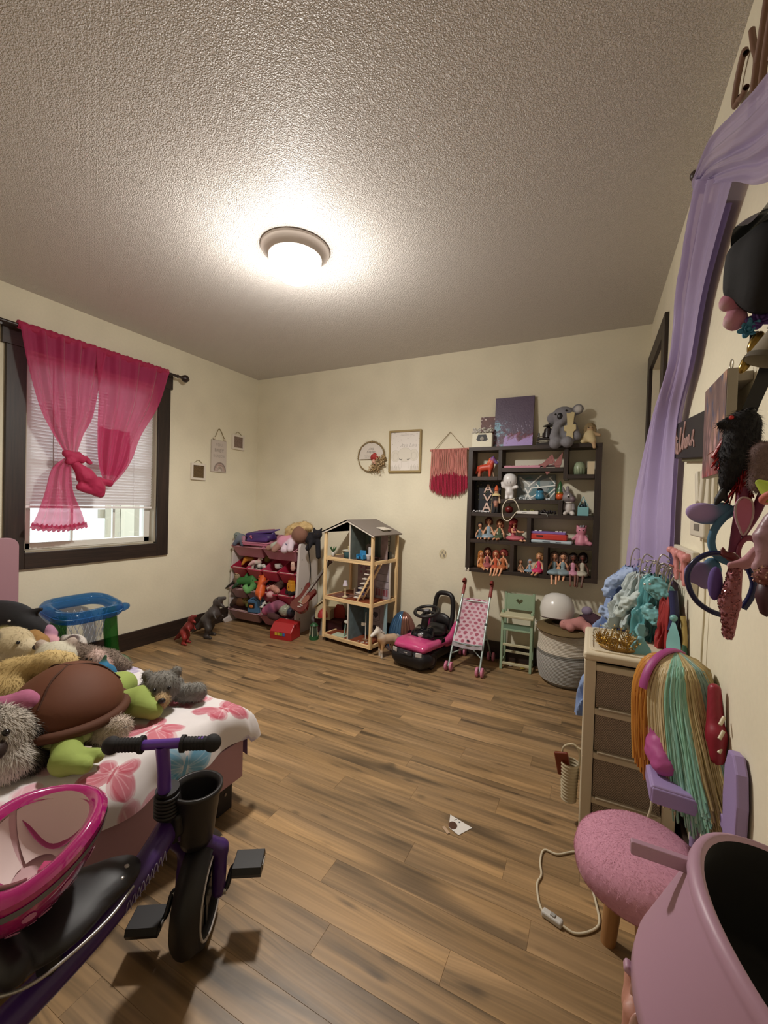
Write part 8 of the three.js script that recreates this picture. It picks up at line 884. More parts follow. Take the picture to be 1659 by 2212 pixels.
// ---------- drawer tower and what is on it ----------
{
  const X0 = -0.013, X1 = 0.272, Zf = -1.647, Zk = -2.0, H = 0.68, d = T('drawer_tower', 'cream plastic drawer tower with woven-look taupe drawer fronts', 'drawers', [X0, 0, Zf]), W = X1 - X0, D = Zf - Zk, cm = mat('#cfc3ab', 0.5);
  for (const x of [0, W - 0.038]) P(d, 'front_stile', box(x, x + 0.038, 0.0, H - 0.03, -0.035, 0, 0.006), cm); for (const x of [0, W - 0.008]) P(d, 'side_panel', box(x, x + 0.008, 0.0, H - 0.03, -D, -0.03, 0.003), cm);
  P(d, 'back_panel', box(0.008, W - 0.008, 0.02, H - 0.03, -D, -D + 0.006), cm);
  P(d, 'top', [box(-0.004, W + 0.004, H - 0.032, H, -D - 0.004, 0.006, 0.012), mv(ext(rrect(W - 0.03, D - 0.03, 0.03), 0.004, 0.002, [rrect(W - 0.05, D - 0.05, 0.026).reverse()]), W / 2, H - 0.001, -D / 2, -PI / 2)], cm);
  const wv = tex(128, 128, (u, v) => 0.5 + 0.5 * Math.sin(u * 2 * PI * 16 + (Math.floor(v * 24) % 2) * PI) * Math.abs(Math.sin(v * PI * 24)), false), wc = tex(128, 128, (u, v) => { const t = 0.82 + 0.3 * Math.sin(u * 2 * PI * 16 + (Math.floor(v * 24) % 2) * PI) * Math.abs(Math.sin(v * PI * 24)) + 0.1 * (wnoise(u, v, 16) - 0.5); return [0.66 * t, 0.59 * t, 0.52 * t]; });
  const fm = mat('#ffffff', 0.5, { map: wc, bumpMap: wv, bumpScale: 0.0012 });
  for (const [y0, y1] of [[0.482, 0.613], [0.326, 0.457], [0.163, 0.3], [0.01, 0.14]]) { const q = P(d, 'drawer', boxUV(box(0.04, W - 0.04, y0, y1, -0.02, -0.012, 0.002), 9), fm); mesh('tray', box(0.042, W - 0.042, y0 + 0.004, y1 - 0.02, -D + 0.02, -0.02, 0.004), mat('#77695c', 0.5), q); P(d, 'cross_rail', box(0.036, W - 0.036, y1, y1 + 0.022, -0.034, -0.004, 0.005), cm); P(d, 'pull_lip', box(0.05, W - 0.05, y0 - 0.003, y0 + 0.006, -0.014, 0.004, 0.003), mat('#a3957f', 0.4)); }
  const tn = T('gold_tinsel_crown', 'circle of sparkling gold tinsel lying on the drawer tower', 'crown', [0.095, H, -1.745]); const gs = [], bd = []; for (let i = 0; i < 260; i++) { const a = rr(0, 6.283), r = rr(0.045, 0.07), b = rr(0, 6.283), l = rr(0.015, 0.045); gs.push(bar([Math.cos(a) * r, 0.012 + rr(0, 0.02), Math.sin(a) * r * 1.1], [Math.cos(a) * r + Math.cos(b) * l * 0.6, 0.012 + rr(0.0, 0.05), Math.sin(a) * r * 1.1 + Math.sin(b) * l * 0.6], 0.0016, 0.0006, 4)); } for (let i = 0; i < 40; i++) { const a = rr(0, 6.283); bd.push(S(rr(0.002, 0.0045), Math.cos(a) * rr(0.04, 0.08), rr(0.01, 0.065), Math.sin(a) * rr(0.04, 0.09), 1, 1, 1, 6)); }
  P(tn, 'ring', mv(new THREE.TorusGeometry(0.058, 0.008, 8, 40), 0, 0.009, 0, PI / 2), mat('#8f6a2c', 0.4)); P(tn, 'tinsel', gs, mat('#b08a3c', 0.2, { metalness: 0.85 })).userData.kind = 'stuff'; P(tn, 'sparkle_beads', bd, mat('#e0c896', 0.1, { metalness: 0.7 })).userData.kind = 'stuff';
  const bw = T('teal_bow', 'flat teal glitter hair bow standing on the drawer tower', 'bow', [0.16, H, -1.715], 0.25); const bt = mat('#6fa3ae', 0.5); P(bw, 'loop', mv(ext([[0, 0.05], [0.012, 0.09], [0.008, 0.105], [-0.008, 0.105], [-0.012, 0.09]], 0.006, 0.002), 0, 0, 0), bt); P(bw, 'tail', mv(ext([[-0.008, 0.055], [0.008, 0.055], [0.03, 0.02], [0.036, 0.0], [0.0, 0.0], [-0.036, 0.002], [-0.03, 0.022]], 0.006, 0.002), 0, 0, 0), bt); P(bw, 'knot', S(0.012, 0, 0.054, 0.004, 1, 1, 0.8), bt);
  const bs = T('hanging_basket', 'small cream woven basket hung on the left side of the drawer tower', 'basket', [-0.05, 0.085, -1.72]); const pr = []; for (let i = 0; i <= 48; i++) pr.push([0.026 + 0.006 * i / 48 + 0.0016 * Math.sin(i * PI / 2), i / 48 * 0.145]); P(bs, 'weave', [lathe(pr, 26), C(0.026, 0.026, 0.004, 0, 0.002, 0, 22)], mat('#b5a98e', 0.85)); P(bs, 'handle', tube([[-0.03, 0.14, 0], [-0.022, 0.195, 0], [0.012, 0.212, 0], [0.03, 0.19, 0], [0.032, 0.14, 0]], 0.004, 20, 6), mat('#b5a98e', 0.85)); P(bs, 'hook', bar([0.02, 0.205, 0], [0.038, 0.2, 0], 0.004), mat('#b5a98e', 0.6));
  const hb = T('hair_brush', 'reddish brown paddle hairbrush standing in the hanging basket', 'brush', [-0.054, 0.12, -1.715]); hb.rotation.z = 0.2; P(hb, 'paddle', [B(0.05, 0.085, 0.014, 0, 0.1, 0, 0.006)], mat('#6a2a14', 0.3)); P(hb, 'handle', bar([0, 0, 0], [0, 0.06, 0], 0.008), mat('#6a2a14', 0.3));
  const cd = T('lamp_cord', 'white flex with inline switch lying on the floor beside the pink stool', 'cord', [0, 0, 0]); const cmt = mat('#c9bda4', 0.6);
  P(cd, 'flex', [tube([[0.2, 0.3, -1.6], [0.19, 0.2, -1.585], [0.1, 0.03, -1.57], [0.03, 0.005, -1.585], [-0.02, 0.005, -1.572], [-0.075, 0.005, -1.53], [-0.113, 0.005, -1.53], [-0.121, 0.005, -1.47], [-0.112, 0.005, -1.42], [-0.12, 0.005, -1.38], [-0.105, 0.005, -1.31], [-0.094, 0.008, -1.288]], 0.0035, 120, 7), tube([[-0.042, 0.008, -1.272], [-0.01, 0.005, -1.268], [0.03, 0.005, -1.295], [0.052, 0.005, -1.33], [0.044, 0.005, -1.4], [0.03, 0.006, -1.46], [0.028, 0.005, -1.52]], 0.0035, 60, 7)], cmt); P(cd, 'switch', mv(B(0.058, 0.018, 0.022, 0, 0.009, 0, 0.006), -0.068, 0, -1.281, 0, -0.3), mat('#c5c2bd', 0.4)); P(cd, 'slider', mv(B(0.014, 0.006, 0.012, 0, 0.019, 0, 0.002), -0.066, 0, -1.28, 0, -0.3), mat('#9c9a96', 0.4));
}
// ---------- lavender seat, doll with rainbow hair ----------
{
  const lav = mat('#9884b4', 0.5), c = T('lavender_chair', 'small lavender plastic seat with curved back post against the right wall', 'chair', [0, 0, 0]);
  P(c, 'seat', [mv(B(0.15, 0.014, 0.24, 0, 0, 0, 0.006), 0.226, 0.492, -1.345, 0, 0, -0.04), mv(B(0.15, 0.04, 0.012, 0, 0, 0, 0.005), 0.226, 0.474, -1.228, 0, 0, -0.04), mv(B(0.012, 0.04, 0.24, 0, 0, 0, 0.005), 0.154, 0.478, -1.345)], lav);
  P(c, 'back_post', mv(ext([[-0.012, 0], [0.012, 0], [0.014, 0.36], [0.02, 0.44], [0.04, 0.5], [0.045, 0.58], [0.034, 0.64], [0.01, 0.665], [-0.02, 0.66], [-0.04, 0.62], [-0.045, 0.55], [-0.035, 0.47], [-0.016, 0.4]], 0.014, 0.004), 0, 0, 0, 0, -PI / 2).translate(0.298, 0, -1.135), lav);
  P(c, 'seat_bracket', B(0.014, 0.03, 0.12, 0.29, 0.478, -1.19, 0.004), lav); P(c, 'rear_leg', bar([0.285, 0.0, -1.44], [0.282, 0.49, -1.44], 0.012), lav); P(c, 'foot', mv(B(0.05, 0.014, 0.34, 0, 0, 0, 0.005), 0.276, 0.008, -1.285), lav);
  const d = T('rainbow_hair_doll', 'large doll with long orange, mint and blonde hair slumped on the lavender seat', 'doll', [0, 0, 0]);
  P(d, 'body', blob([{ e: [0.215, 0.68, -1.41, 0.062, 0.075, 0.066], c: '#c79a80' }, [0.212, 0.6, -1.4, 0.03, 0.2, 0.54, -1.38, 0.05, '#b0508c'], [0.17, 0.565, -1.36, 0.02, 0.165, 0.62, -1.36, 0.017, '#c79a80'], [0.2, 0.53, -1.38, 0.03, 0.2, 0.52, -1.34, 0.024, '#c79a80'], [0.24, 0.53, -1.38, 0.03, 0.245, 0.52, -1.34, 0.024, '#c79a80']], { cell: 0.007, k: 0.02 }), vmat(0.6));
  P(d, 'dress', blob([[0.205, 0.6, -1.385, 0.045, 0.19, 0.55, -1.36, 0.05], { e: [0.19, 0.53, -1.325, 0.045, 0.03, 0.05] }, [0.168, 0.59, -1.34, 0.02, 0.182, 0.525, -1.285, 0.024]], { cell: 0.006, k: 0.02, lump: [0.02, 0.015] }), mat('#a84a86', 0.5));
  P(d, 'headband', mv(new THREE.TorusGeometry(0.106, 0.006, 8, 40, PI * 0.62), 0, 0, 0, 0, 0, 0, [1, 0.96, 2.0]).rotateZ(0.1).rotateY(-2.3).translate(0.205, 0.69, -1.41), mat('#9c3f7e', 0.5)); const skull = blob([{ e: [0.22, 0.695, -1.41, 0.07, 0.08, 0.072] }], { cell: 0.008 }); P(d, 'scalp', skull, mat('#b09a66', 0.7));
  const cols = ['#b5762c', '#bd8438', '#a86a2a', '#c9b48a', '#d0c09c', '#86b8a0', '#79a898', '#8fb8a6', '#b5a272', '#a8946a', '#7f9a90', '#a08a5a', '#b59f70'], hs = [];
  for (let i = 0; i < 1000; i++) {
    const a = rr(-1.95, 1.7), s1 = Math.sin(a), c1 = Math.cos(a), j = rr(-1, 1), u = (a + 1.95) / 3.65, left = a < -0.85, lean = left ? -0.004 : 0.1 * (u - 0.2), len = left ? rr(0.2, 0.25) : rr(0.2, 0.27) + 0.07 * u, R0 = 0.09 + rr(-0.006, 0.01), cx = 0.22, zb = Math.max(0, Math.min(1, (u - 0.35) * 5));
    const X = (x) => Math.min(0.303, x), pts = [[cx + 0.01 * s1, 0.783 + rr(-0.004, 0.004), -1.415], [X(cx + R0 * 0.7 * s1), 0.762, -1.41 + R0 * 0.75 * c1], [X(cx + R0 * s1), 0.695, -1.41 + R0 * 1.05 * c1], [X(cx + R0 * 0.98 * s1 + lean * 0.5 + j * 0.004), 0.695 - len * 0.5, lerp(-1.405 + R0 * 1.12 * c1, -1.27 + 0.03 * c1, zb)], [X(cx + R0 * 0.86 * s1 + lean + j * 0.008), 0.695 - len * rr(0.8, 1), lerp(-1.4 + R0 * 1.2 * c1, -1.226 + 0.02 * c1, zb) + j * 0.006]];
    const k = a < -0.85 ? Math.floor(rnd() * 3) : a < -0.4 ? 3 + Math.floor(rnd() * 2) : a < 0.1 ? 5 + Math.floor(rnd() * 3) : a < 0.5 ? 8 + Math.floor(rnd() * 2) : a < 0.8 ? 10 : 8 + Math.floor(rnd() * 5);
    hs.push(paint(tube(pts, rr(0.0016, 0.0032), 12, 4), cols[k]));
  }
  P(d, 'hair', hs, vmat(0.38)).userData.kind = 'stuff';
  const rc = T('red_doll_coat', 'red doll coat with white toggle trim hanging on the wall behind the doll', 'coat', [0.278, 0.665, -1.275]); P(rc, 'coat', blob([[0.004, 0.08, -0.02, 0.014, 0.006, -0.03, 0.0, 0.02], [0.007, -0.02, 0.01, 0.019, 0.006, -0.075, 0.015, 0.017]], { cell: 0.006, k: 0.015 }), mat('#86182c', 0.45)); for (let i = 0; i < 3; i++) P(rc, 'toggle', bar([0.016, 0.03 - i * 0.034, 0.02], [0.006, 0.014 - i * 0.034, 0.032], 0.004), mat('#c9bca0', 0.4));
}
// ---------- pink fluffy stool ----------
{
  const s = T('fluffy_stool', 'round pink faux-fur stool with short wooden legs', 'stool', [0.13, 0, -1.2]); const g = lathe([[0, 0.362], [0.06, 0.36], [0.11, 0.35], [0.14, 0.325], [0.147, 0.295], [0.142, 0.262], [0.125, 0.246], [0, 0.244]], 48);
  g.translate(0, 0.015, 0); P(s, 'cushion', g, mat('#cd93a9', 0.95, { sheen: 0.5, sheenColor: '#e8c0cf', sheenRoughness: 0.6 })); fur(s, paint(g.clone(), '#d097ad'), 45000, 0.0032, 0.0009, { jit: 0.35, down: 0, lo: 0.95, hi: 1.05 });
  for (const a of [4.16, 5.95, 1.45]) P(s, 'leg', bar([0.108 * Math.cos(a), 0, 0.108 * Math.sin(a)], [0.075 * Math.cos(a), 0.26, 0.075 * Math.sin(a)], 0.019, 0.024, 18), mat('#a3774a', 0.5)); P(s, 'plate', C(0.1, 0.1, 0.014, 0, 0.253, 0, 28), mat('#8a6a48', 0.6));
}
// ---------- pink tub held up by a hand, close to the camera ----------
{
  const m = mat('#b08aa0', 0.45), t = T('pink_tub', 'mauve pink plastic tub with black inside held up at the lower right', 'tub', [0.165, 0.911, -0.303]); t.quaternion.setFromUnitVectors(V(0, 1, 0), V(0.42, 0.907, 0).normalize());
  P(t, 'wall', lathe([[0.1085, 0.002], [0.112, 0.004], [0.1155, 0.001], [0.1155, -0.004], [0.113, -0.008], [0.1135, -0.07], [0.111, -0.08], [0.1, -0.083], [0, -0.083]], 72), m); P(t, 'lining', lathe([[0.1085, 0.002], [0.106, -0.006], [0.105, -0.07], [0.095, -0.076], [0, -0.076]], 60), mat('#0c0a0c', 0.9));
  t.updateMatrixWorld(true); P(t, 'handle_tab', mv(B(0.034, 0.0085, 0.006, 0, 0, 0, 0.0012), 0.047, 0.951, -0.331, -0.1, 0.0, 0.0).applyMatrix4(t.matrixWorld.clone().invert()), m); P(t, 'base_foot', [B(0.006, 0.005, 0.008, -0.11, -0.083, -0.012, 0.002)], m);
  const p = T('person', 'hand with glossy nails gripping the underside of the pink tub', 'person', [0, 0, 0]), sk = '#b98372', prims = [];
  const tips = [[0.0335, 0.882, -0.3165], [0.032, 0.8735, -0.3005], [0.035, 0.862, -0.284], [0.045, 0.85, -0.268]], L = [1, 1.08, 1.02, 0.85];
  tips.forEach((q, i) => { const k = [q[0] + 0.055, q[1] - 0.075, q[2] + 0.022], j1 = [q[0] + 0.012, q[1] - 0.048 * L[i], q[2] + 0.008], j2 = [q[0] + 0.002, q[1] - 0.022 * L[i], q[2] + 0.003], e = 0.0078; prims.push([...k, 0.009, ...j1, 0.0078, sk], [...j1, 0.0078, ...j2, 0.0073, sk], [...j2, 0.0073, q[0] + 0.001, q[1] - 0.006, q[2], e * 0.9, sk]); });
  prims.push([0.088, 0.803, -0.29, 0.014, 0.125, 0.79, -0.235, 0.016, sk], [0.086, 0.796, -0.27, 0.015, 0.12, 0.786, -0.22, 0.017, sk], [0.095, 0.778, -0.245, 0.014, 0.13, 0.785, -0.2, 0.018, sk], [0.125, 0.788, -0.225, 0.022, 0.15, 0.78, -0.165, 0.024, sk], [0.105, 0.775, -0.215, 0.012, 0.082, 0.8, -0.19, 0.011, sk], [0.082, 0.8, -0.19, 0.0105, 0.07, 0.826, -0.196, 0.0095, sk], [0.15, 0.78, -0.165, 0.025, 0.17, 0.74, -0.02, 0.034, sk], [0.17, 0.74, -0.02, 0.034, 0.19, 0.7, 0.1, 0.04, sk]);
  P(p, 'body', blob(prims, { cell: 0.0032, k: 0.007 }), mat(sk, 0.5)); tips.forEach((q) => P(p, 'nail', mv(S(0.0075, 0, 0, 0, 0.75, 1.25, 0.35, 14), 0, 0, 0, -0.35, 0.2, -0.1).translate(q[0] + 0.0025, q[1] - 0.008, q[2] + 0.0072), mat('#b88a80', 0.06, { clearcoat: 1 }))); P(p, 'sleeve', bar([0.178, 0.724, 0.03], [0.2, 0.68, 0.16], 0.046, 0.052, 20), mat('#3a3540', 0.9));
}
// ---------- hats, ears and headbands hanging near the right edge ----------
{
  const rk = T('peg_rail', 'narrow white peg rail carrying hats and headbands on the right wall', 'hook rack', [XR - 0.008, 0, -0.95]); P(rk, 'rail', [B(0.016, 0.05, 0.4, 0, 1.5, 0.05, 0.004)], mat('#c9c2b2', 0.5)); for (const z of [-0.1, 0.0, 0.1, 0.2]) P(rk, 'peg', [bar([0, 1.5, z], [-0.04, 1.51, z], 0.005)], mat('#c9c2b2', 0.5));
  const h = T('pirate_hat', 'black satin costume hat with grey brim, topmost of the hanging hats', 'hat', [0.262, 1.63, -0.985]);
  P(h, 'crown', blob([{ e: [0.0, 0.0, 0, 0.052, 0.075, 0.075] }, [-0.035, 0.03, 0.0, 0.022, -0.04, -0.03, 0.0, 0.02], [0.0, -0.05, 0.02, 0.04]], { cell: 0.007, k: 0.02 }), mat('#0e0d11', 0.85)); P(h, 'brim', sheet((u, v) => { const a = lerp(-0.6, PI + 0.6, u), r = lerp(0.2, 1.05, v); return [-0.058 * r * Math.sin(a) + 0.012, 0.07 + 0.03 * (1 - r * r) + 0.012 * Math.sin(a * 5) * v, 0.09 * r * Math.cos(a)]; }, 40, 12), mat('#33383c', 0.28)); P(h, 'feather', blob([[0.0, 0.0, 0.07, 0.012, 0.012, -0.05, 0.075, 0.016], [0.012, -0.05, 0.075, 0.014, 0.01, -0.1, 0.07, 0.005]], { cell: 0.005 }), mat('#4a545a', 0.3));
  toy('pink_fluff_bow', 'fluffy pink and white bow under the black hat', 'bow', [0.225, 1.562, -1.0], 0, [{ e: [-0.004, 0.02, 0, 0.022, 0.018, 0.024], c: '#a5647a' }, { e: [0.0, -0.015, 0, 0.018, 0.02, 0.02], c: '#b07488' }, [0.018, 0.012, 0.008, 0.014, '#8f5068'], [-0.018, 0.012, 0.004, 0.008, '#c9aab0'], [-0.012, -0.022, 0.004, 0.007, '#d3bcc0']], { cell: 0.0035, k: 0.006, furN: 1500, furL: 0.005, furW: 0.001 });
  const flower = (name, label, pos, col, r) => { const f = T(name, label, 'flower', pos); for (let i = 0; i < 12; i++) P(f, 'petal', mv(S(r, 0, r * 0.6, 0, 0.42, 1, 0.14, 8), 0, 0, 0, 0.5 + (i % 3) * 0.35, 0, i * 0.9).translate(0, 0, (i % 3) * -0.004), mat(col, 0.7)); P(f, 'centre', S(r * 0.3, 0, 0, 0.006), mat(col, 0.6)); return f; };
  flower('purple_flower', 'purple fabric flower between the pink bow and the gold leaf', [0.262, 1.543, -1.0], '#6a4a96', 0.02); flower('blue_flower', 'small sky blue fabric flower beside the purple one', [0.243, 1.522, -0.995], '#4a88a8', 0.014);
  const gl = T('gold_leaf_clip', 'shiny gold leaf ornament below the fabric flowers', 'ornament', [0.248, 1.48, -0.99]); P(gl, 'upper_leaf', mv(S(0.022, 0, 0, 0, 0.5, 1, 0.5, 14), 0.006, 0.015, 0, 0, 0, -0.35), mat('#8f7438', 0.18, { metalness: 0.8 })); P(gl, 'lower_leaf', mv(S(0.022, 0, 0, 0, 0.4, 1, 0.4, 14), -0.006, -0.018, 0, 0, 0, -0.4), mat('#8f7438', 0.18, { metalness: 0.8 })); P(gl, 'backing', B(0.012, 0.06, 0.004, 0.006, 0.01, -0.012), mat('#15131a', 0.8));
  const gf = T('grey_felt_hat', 'beige felt cone hat hanging at the right edge under the flowers', 'hat', [0.272, 1.49, -0.95]); P(gf, 'cone', mv(lathe([[0.03, -0.045], [0.028, -0.04], [0.006, 0.05], [0, 0.055]], 18), 0, 0, 0, 0, 0, -0.35), mat('#8d8474', 0.9)); P(gf, 'band', mv(C(0.029, 0.031, 0.01, 0, -0.04, 0, 18, true), 0, 0, 0, 0, 0, -0.35), mat('#5d564a', 0.9));
  const br = T('black_ribbon', 'wide black ribbon hanging down from the peg rail to the feathered bird', 'ribbon', [0.262, 1.42, -1.0]); P(br, 'band', sheet((u, v) => [lerp(0.018, -0.012, v) + (u - 0.5) * 0.022, 0.06 - 0.12 * v, 0.01 * Math.sin(v * 5) + (u - 0.5) * 0.01], 4, 16), mat('#141316', 0.4)); P(br, 'knot', S(0.01, -0.01, -0.05, 0), mat('#141316', 0.4));
  const bd = T('feather_bird', 'black feathered costume bird with red tinsel hanging on the right wall', 'ornament', [0.238, 1.3, -1.0]); const bg = blob([[0.006, 0.05, 0, 0.026, 0.0, -0.01, 0, 0.032], [0.0, -0.02, 0, 0.03, -0.014, -0.06, 0, 0.014], [-0.02, 0.052, 0.005, 0.01, -0.036, 0.05, 0.01, 0.004]], { cell: 0.005, k: 0.012 }); P(bd, 'body', bg, mat('#121014', 0.8)); fur(bd, paint(bg.clone(), '#16131a'), 1800, 0.014, 0.003, { down: 1.2, name: 'feathers' }); P(bd, 'tail', blob([[-0.012, -0.06, 0, 0.008, -0.026, -0.09, 0, 0.006], [-0.02, -0.08, 0, 0.006, -0.014, -0.096, 0.004, 0.004], [-0.026, -0.09, 0, 0.006, -0.034, -0.112, 0, 0.003]], { cell: 0.003, k: 0.003 }), mat('#121014', 0.6)); P(bd, 'eye', S(0.004, -0.016, 0.06, 0.016), mat('#c23a3a', 0.1));
  const tin = (label, pos, a, n, col) => { const t = T('red_tinsel', label, 'tinsel', pos, 0, 'red tinsel tufts'), g = []; for (let i = 0; i < n; i++) { const w = rr(-0.5, 0.5), l = rr(0.03, 0.075), x = rr(-0.012, 0.012), z = rr(-0.012, 0.012); g.push(mv(B(0.003, l, 0.0008), 0, -l / 2, 0, rr(-0.3, 0.3), rr(0, 3), a + w * 0.5).translate(x, rr(-0.005, 0.005), z)); } P(t, 'strips', g, mat(col, 0.25, { metalness: 0.5 })).userData.kind = 'stuff'; P(t, 'core', blob([[0, 0, 0, 0.008, Math.sin(a) * 0.05, -Math.cos(a) * 0.05, 0, 0.006]], { cell: 0.003 }), mat(col, 0.4)); };
  tin('red tinsel tuft left of the black feathered bird', [0.225, 1.335, -1.0], -0.45, 120, '#9a1f24'); tin('red tinsel tuft below the black feathered bird', [0.246, 1.262, -0.99], -0.1, 90, '#8a1a22');
  toy('taupe_fluff', 'taupe fluffy trim hanging right of the feathered bird', 'trim', [0.265, 1.262, -0.97], 0, [[0, 0.03, 0, 0.02, -0.002, -0.025, 0, 0.016, '#7a6462']], { cell: 0.005, furN: 2600, furL: 0.014, furW: 0.001, furO: { jit: 0.9, down: 0.6 } });
  const ms = T('magenta_straps', 'crossed magenta velvet straps hanging under the taupe trim', 'strap', [0.25, 1.17, -0.985]); for (const p of [[[-0.004, 0.06, 0], [-0.012, 0.0, 0.004], [-0.016, -0.06, 0]], [[0.028, 0.065, 0], [0.012, 0.01, -0.004], [-0.008, -0.03, 0]]]) P(ms, 'strap', tube(p, 0.0085, 20, 8), mat('#6a1f44', 0.6)); P(ms, 'loop', mv(new THREE.TorusGeometry(0.02, 0.004, 8, 24), 0.006, -0.06, 0, 0, 0.5, 0, [1, 1.4, 1]), mat('#7a2a44', 0.5));
  const ce = T('pink_cat_ear', 'pink glittery pointed ear with pale edging in front of the magenta straps', 'headband', [0.236, 1.178, -0.95]); P(ce, 'ear', ext([[0, -0.032], [0.008, -0.015], [0.011, 0.01], [0.008, 0.026], [0, 0.03], [-0.009, 0.024], [-0.011, 0.006], [-0.007, -0.014]], 0.006, 0.002), mat('#a85878', 0.5)); P(ce, 'edging', tube([[0, -0.034, 0.007], [0.009, -0.015, 0.007], [0.0125, 0.01, 0.007], [0.008, 0.029, 0.007], [-0.004, 0.032, 0.007], [-0.012, 0.016, 0.007], [-0.0105, -0.004, 0.007], [-0.006, -0.02, 0.007]], 0.0018, 50, 6, true), mat('#a98f92', 0.5));
  // blue headband with lilac animal ears
  const be = T('blue_ear_headband', 'soft blue headband with two lilac animal ears', 'headband', [0, 0, -1.0]); P(be, 'band', tube([[0.243, 1.196, 0], [0.222, 1.176, 0.004], [0.206, 1.15, 0.006], [0.202, 1.125, 0.006], [0.21, 1.102, 0.004], [0.228, 1.09, 0], [0.255, 1.088, 0]], 0.0065, 40, 10), mat('#47708c', 0.85));
  P(be, 'ear', blob([{ e: [0.186, 1.183, 0, 0.026, 0.018, 0.012], c: '#a58cbc' }, { e: [0.196, 1.178, -0.006, 0.03, 0.019, 0.01], c: '#5a7fa0' }, { e: [0.218, 1.186, -0.002, 0.02, 0.017, 0.01], c: '#47708c' }], { cell: 0.003, k: 0.006 }), vmat(0.9)); P(be, 'ear', blob([{ e: [0.184, 1.064, 0, 0.022, 0.022, 0.012], c: '#84709e' }, { e: [0.196, 1.05, 0.002, 0.014, 0.016, 0.01], c: '#8a78a6' }, { e: [0.206, 1.07, -0.004, 0.016, 0.026, 0.01], c: '#47708c' }], { cell: 0.003, k: 0.005 }), vmat(0.9));
  const nv = T('navy_headband', 'thin navy blue plastic headband curved around the lilac ear', 'headband', [0, 0, -0.95]); P(nv, 'hoop', tube([[0.21, 1.109, 0], [0.188, 1.106, 0.002], [0.168, 1.09, 0.003], [0.159, 1.066, 0.003], [0.163, 1.04, 0.003], [0.176, 1.017, 0.002], [0.195, 1.003, 0], [0.215, 0.996, -0.002]], 0.0048, 60, 8), mat('#161c48', 0.2)); P(nv, 'far_arm', tube([[0.242, 1.013, 0], [0.252, 1.035, 0], [0.256, 1.06, 0], [0.248, 1.088, 0]], 0.0062, 24, 8), mat('#161c48', 0.2)); P(nv, 'red_bow', blob([[0.212, 1.108, 0.004, 0.006, 0.224, 1.104, 0.004, 0.008], [0.224, 1.102, 0.004, 0.007, 0.238, 1.094, 0.004, 0.004], [0.21, 1.116, 0.002, 0.004]], { cell: 0.003, k: 0.004, lump: [0.006, 0.004] }), mat('#5a1418', 0.35));
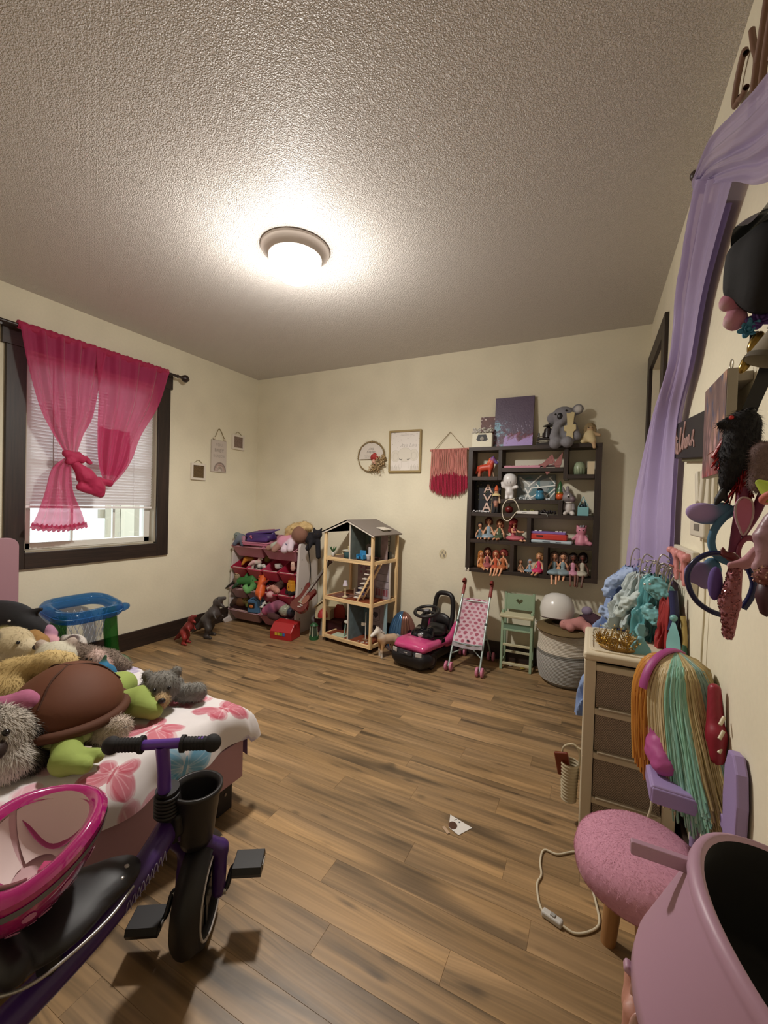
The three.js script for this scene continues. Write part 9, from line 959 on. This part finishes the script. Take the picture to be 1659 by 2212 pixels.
  const seq = T('sequin_ear', 'long dusty pink bunny ear covered in rose sequins hanging down', 'headband', [0.212, 1.03, -0.9]); const sb = blob([[0.006, 0.058, 0, 0.009, 0.0, 0.0, 0, 0.0145], [0, 0.0, 0, 0.0145, 0.0, -0.055, 0, 0.008]], { cell: 0.0028, k: 0.006 }); P(seq, 'ear', sb, mat('#9a6068', 0.8)); const sd = []; const pp = sb.attributes.position, nn2 = sb.attributes.normal; for (let i = 0; i < 620; i++) { const k = Math.floor(rnd() * pp.count), n = V(nn2.getX(k), nn2.getY(k), nn2.getZ(k)).normalize(); if (n.x > 0.55) continue; const g = C(0.0021, 0.0021, 0.0003, 0, 0, 0, 6); g.applyQuaternion(new THREE.Quaternion().setFromUnitVectors(V(0, 1, 0), n.clone().add(V(rr(-0.5, 0.5), rr(-0.5, 0.5), rr(-0.5, 0.5))).normalize())); sd.push(g.translate(pp.getX(k) + n.x * 0.0008, pp.getY(k) + n.y * 0.0008, pp.getZ(k) + n.z * 0.0008)); } P(seq, 'sequins', sd, mat('#8c5257', 0.18, { metalness: 0.75 })).userData.kind = 'stuff'; P(seq, 'bow', blob([[-0.002, 0.064, 0.006, 0.006, 0.02, 0.07, 0.004, 0.007], [0.016, 0.066, 0, 0.006, 0.03, 0.09, 0, 0.007]], { cell: 0.003 }), mat('#b07c84', 0.7)); P(seq, 'second_ear', mv(S(0.02, 0, 0, 0, 0.55, 1.5, 0.5, 12), -0.018, 0.028, -0.016), mat('#5a4288', 0.8));
  toy('rose_satin_bow', 'large dusty rose satin bow at the right edge beside the headbands', 'bow', [0.245, 1.125, -0.84], 0, [{ e: [0, 0.02, 0, 0.022, 0.032, 0.016], c: '#94707a' }, { e: [0.012, -0.012, 0, 0.018, 0.022, 0.014], c: '#8a6670' }, [-0.008, 0.0, 0, 0.01, -0.014, -0.03, 0, 0.008, '#a8808a'], [0.006, 0.05, 0, 0.014, '#8d7078']], { cell: 0.004, k: 0.008, rough: 0.4, lump: [0.012, 0.008] });
  const db = T('dark_sequin_drop', 'dark rose sequin ball with maroon drop at the right edge', 'ornament', [0.24, 1.075, -0.83]); P(db, 'ball', S(0.018, 0, 0.012, 0, 1, 0.9, 1, 16), mat('#7a4a48', 0.25, { metalness: 0.5 })); P(db, 'drop', mv(lathe([[0, -0.05], [0.008, -0.045], [0.015, -0.02], [0.012, 0.0], [0, 0.004]], 16)), mat('#3a1420', 0.5)); const ds = []; for (let i = 0; i < 90; i++) { const a = rr(0, 6.28), b = rr(-1.2, 1.2); ds.push(mv(new THREE.TetrahedronGeometry(0.0025), 0.0185 * Math.cos(a) * Math.cos(b), 0.012 + 0.017 * Math.sin(b), 0.0185 * Math.sin(a) * Math.cos(b), rr(0, 3), rr(0, 3))); } P(db, 'sequins', ds, mat('#b08a80', 0.15, { metalness: 0.7 })).userData.kind = 'stuff';
  const lm = T('lime_party_hat', 'lime green and salmon paper party hat poking in at the right edge', 'hat', [0.256, 1.218, -0.9]); P(lm, 'cone', mv(lathe([[0.02, -0.012], [0.004, 0.02], [0, 0.022]], 16), 0, 0.006, 0, 0, 0, 0.9), mat('#a3b53a', 0.6)); P(lm, 'ruffle', mv(new THREE.TorusGeometry(0.016, 0.006, 8, 18), 0.008, -0.006, 0, 1.0, 0.6, 0), mat('#c06a5c', 0.7));
}
renderer.render(scene, camera);
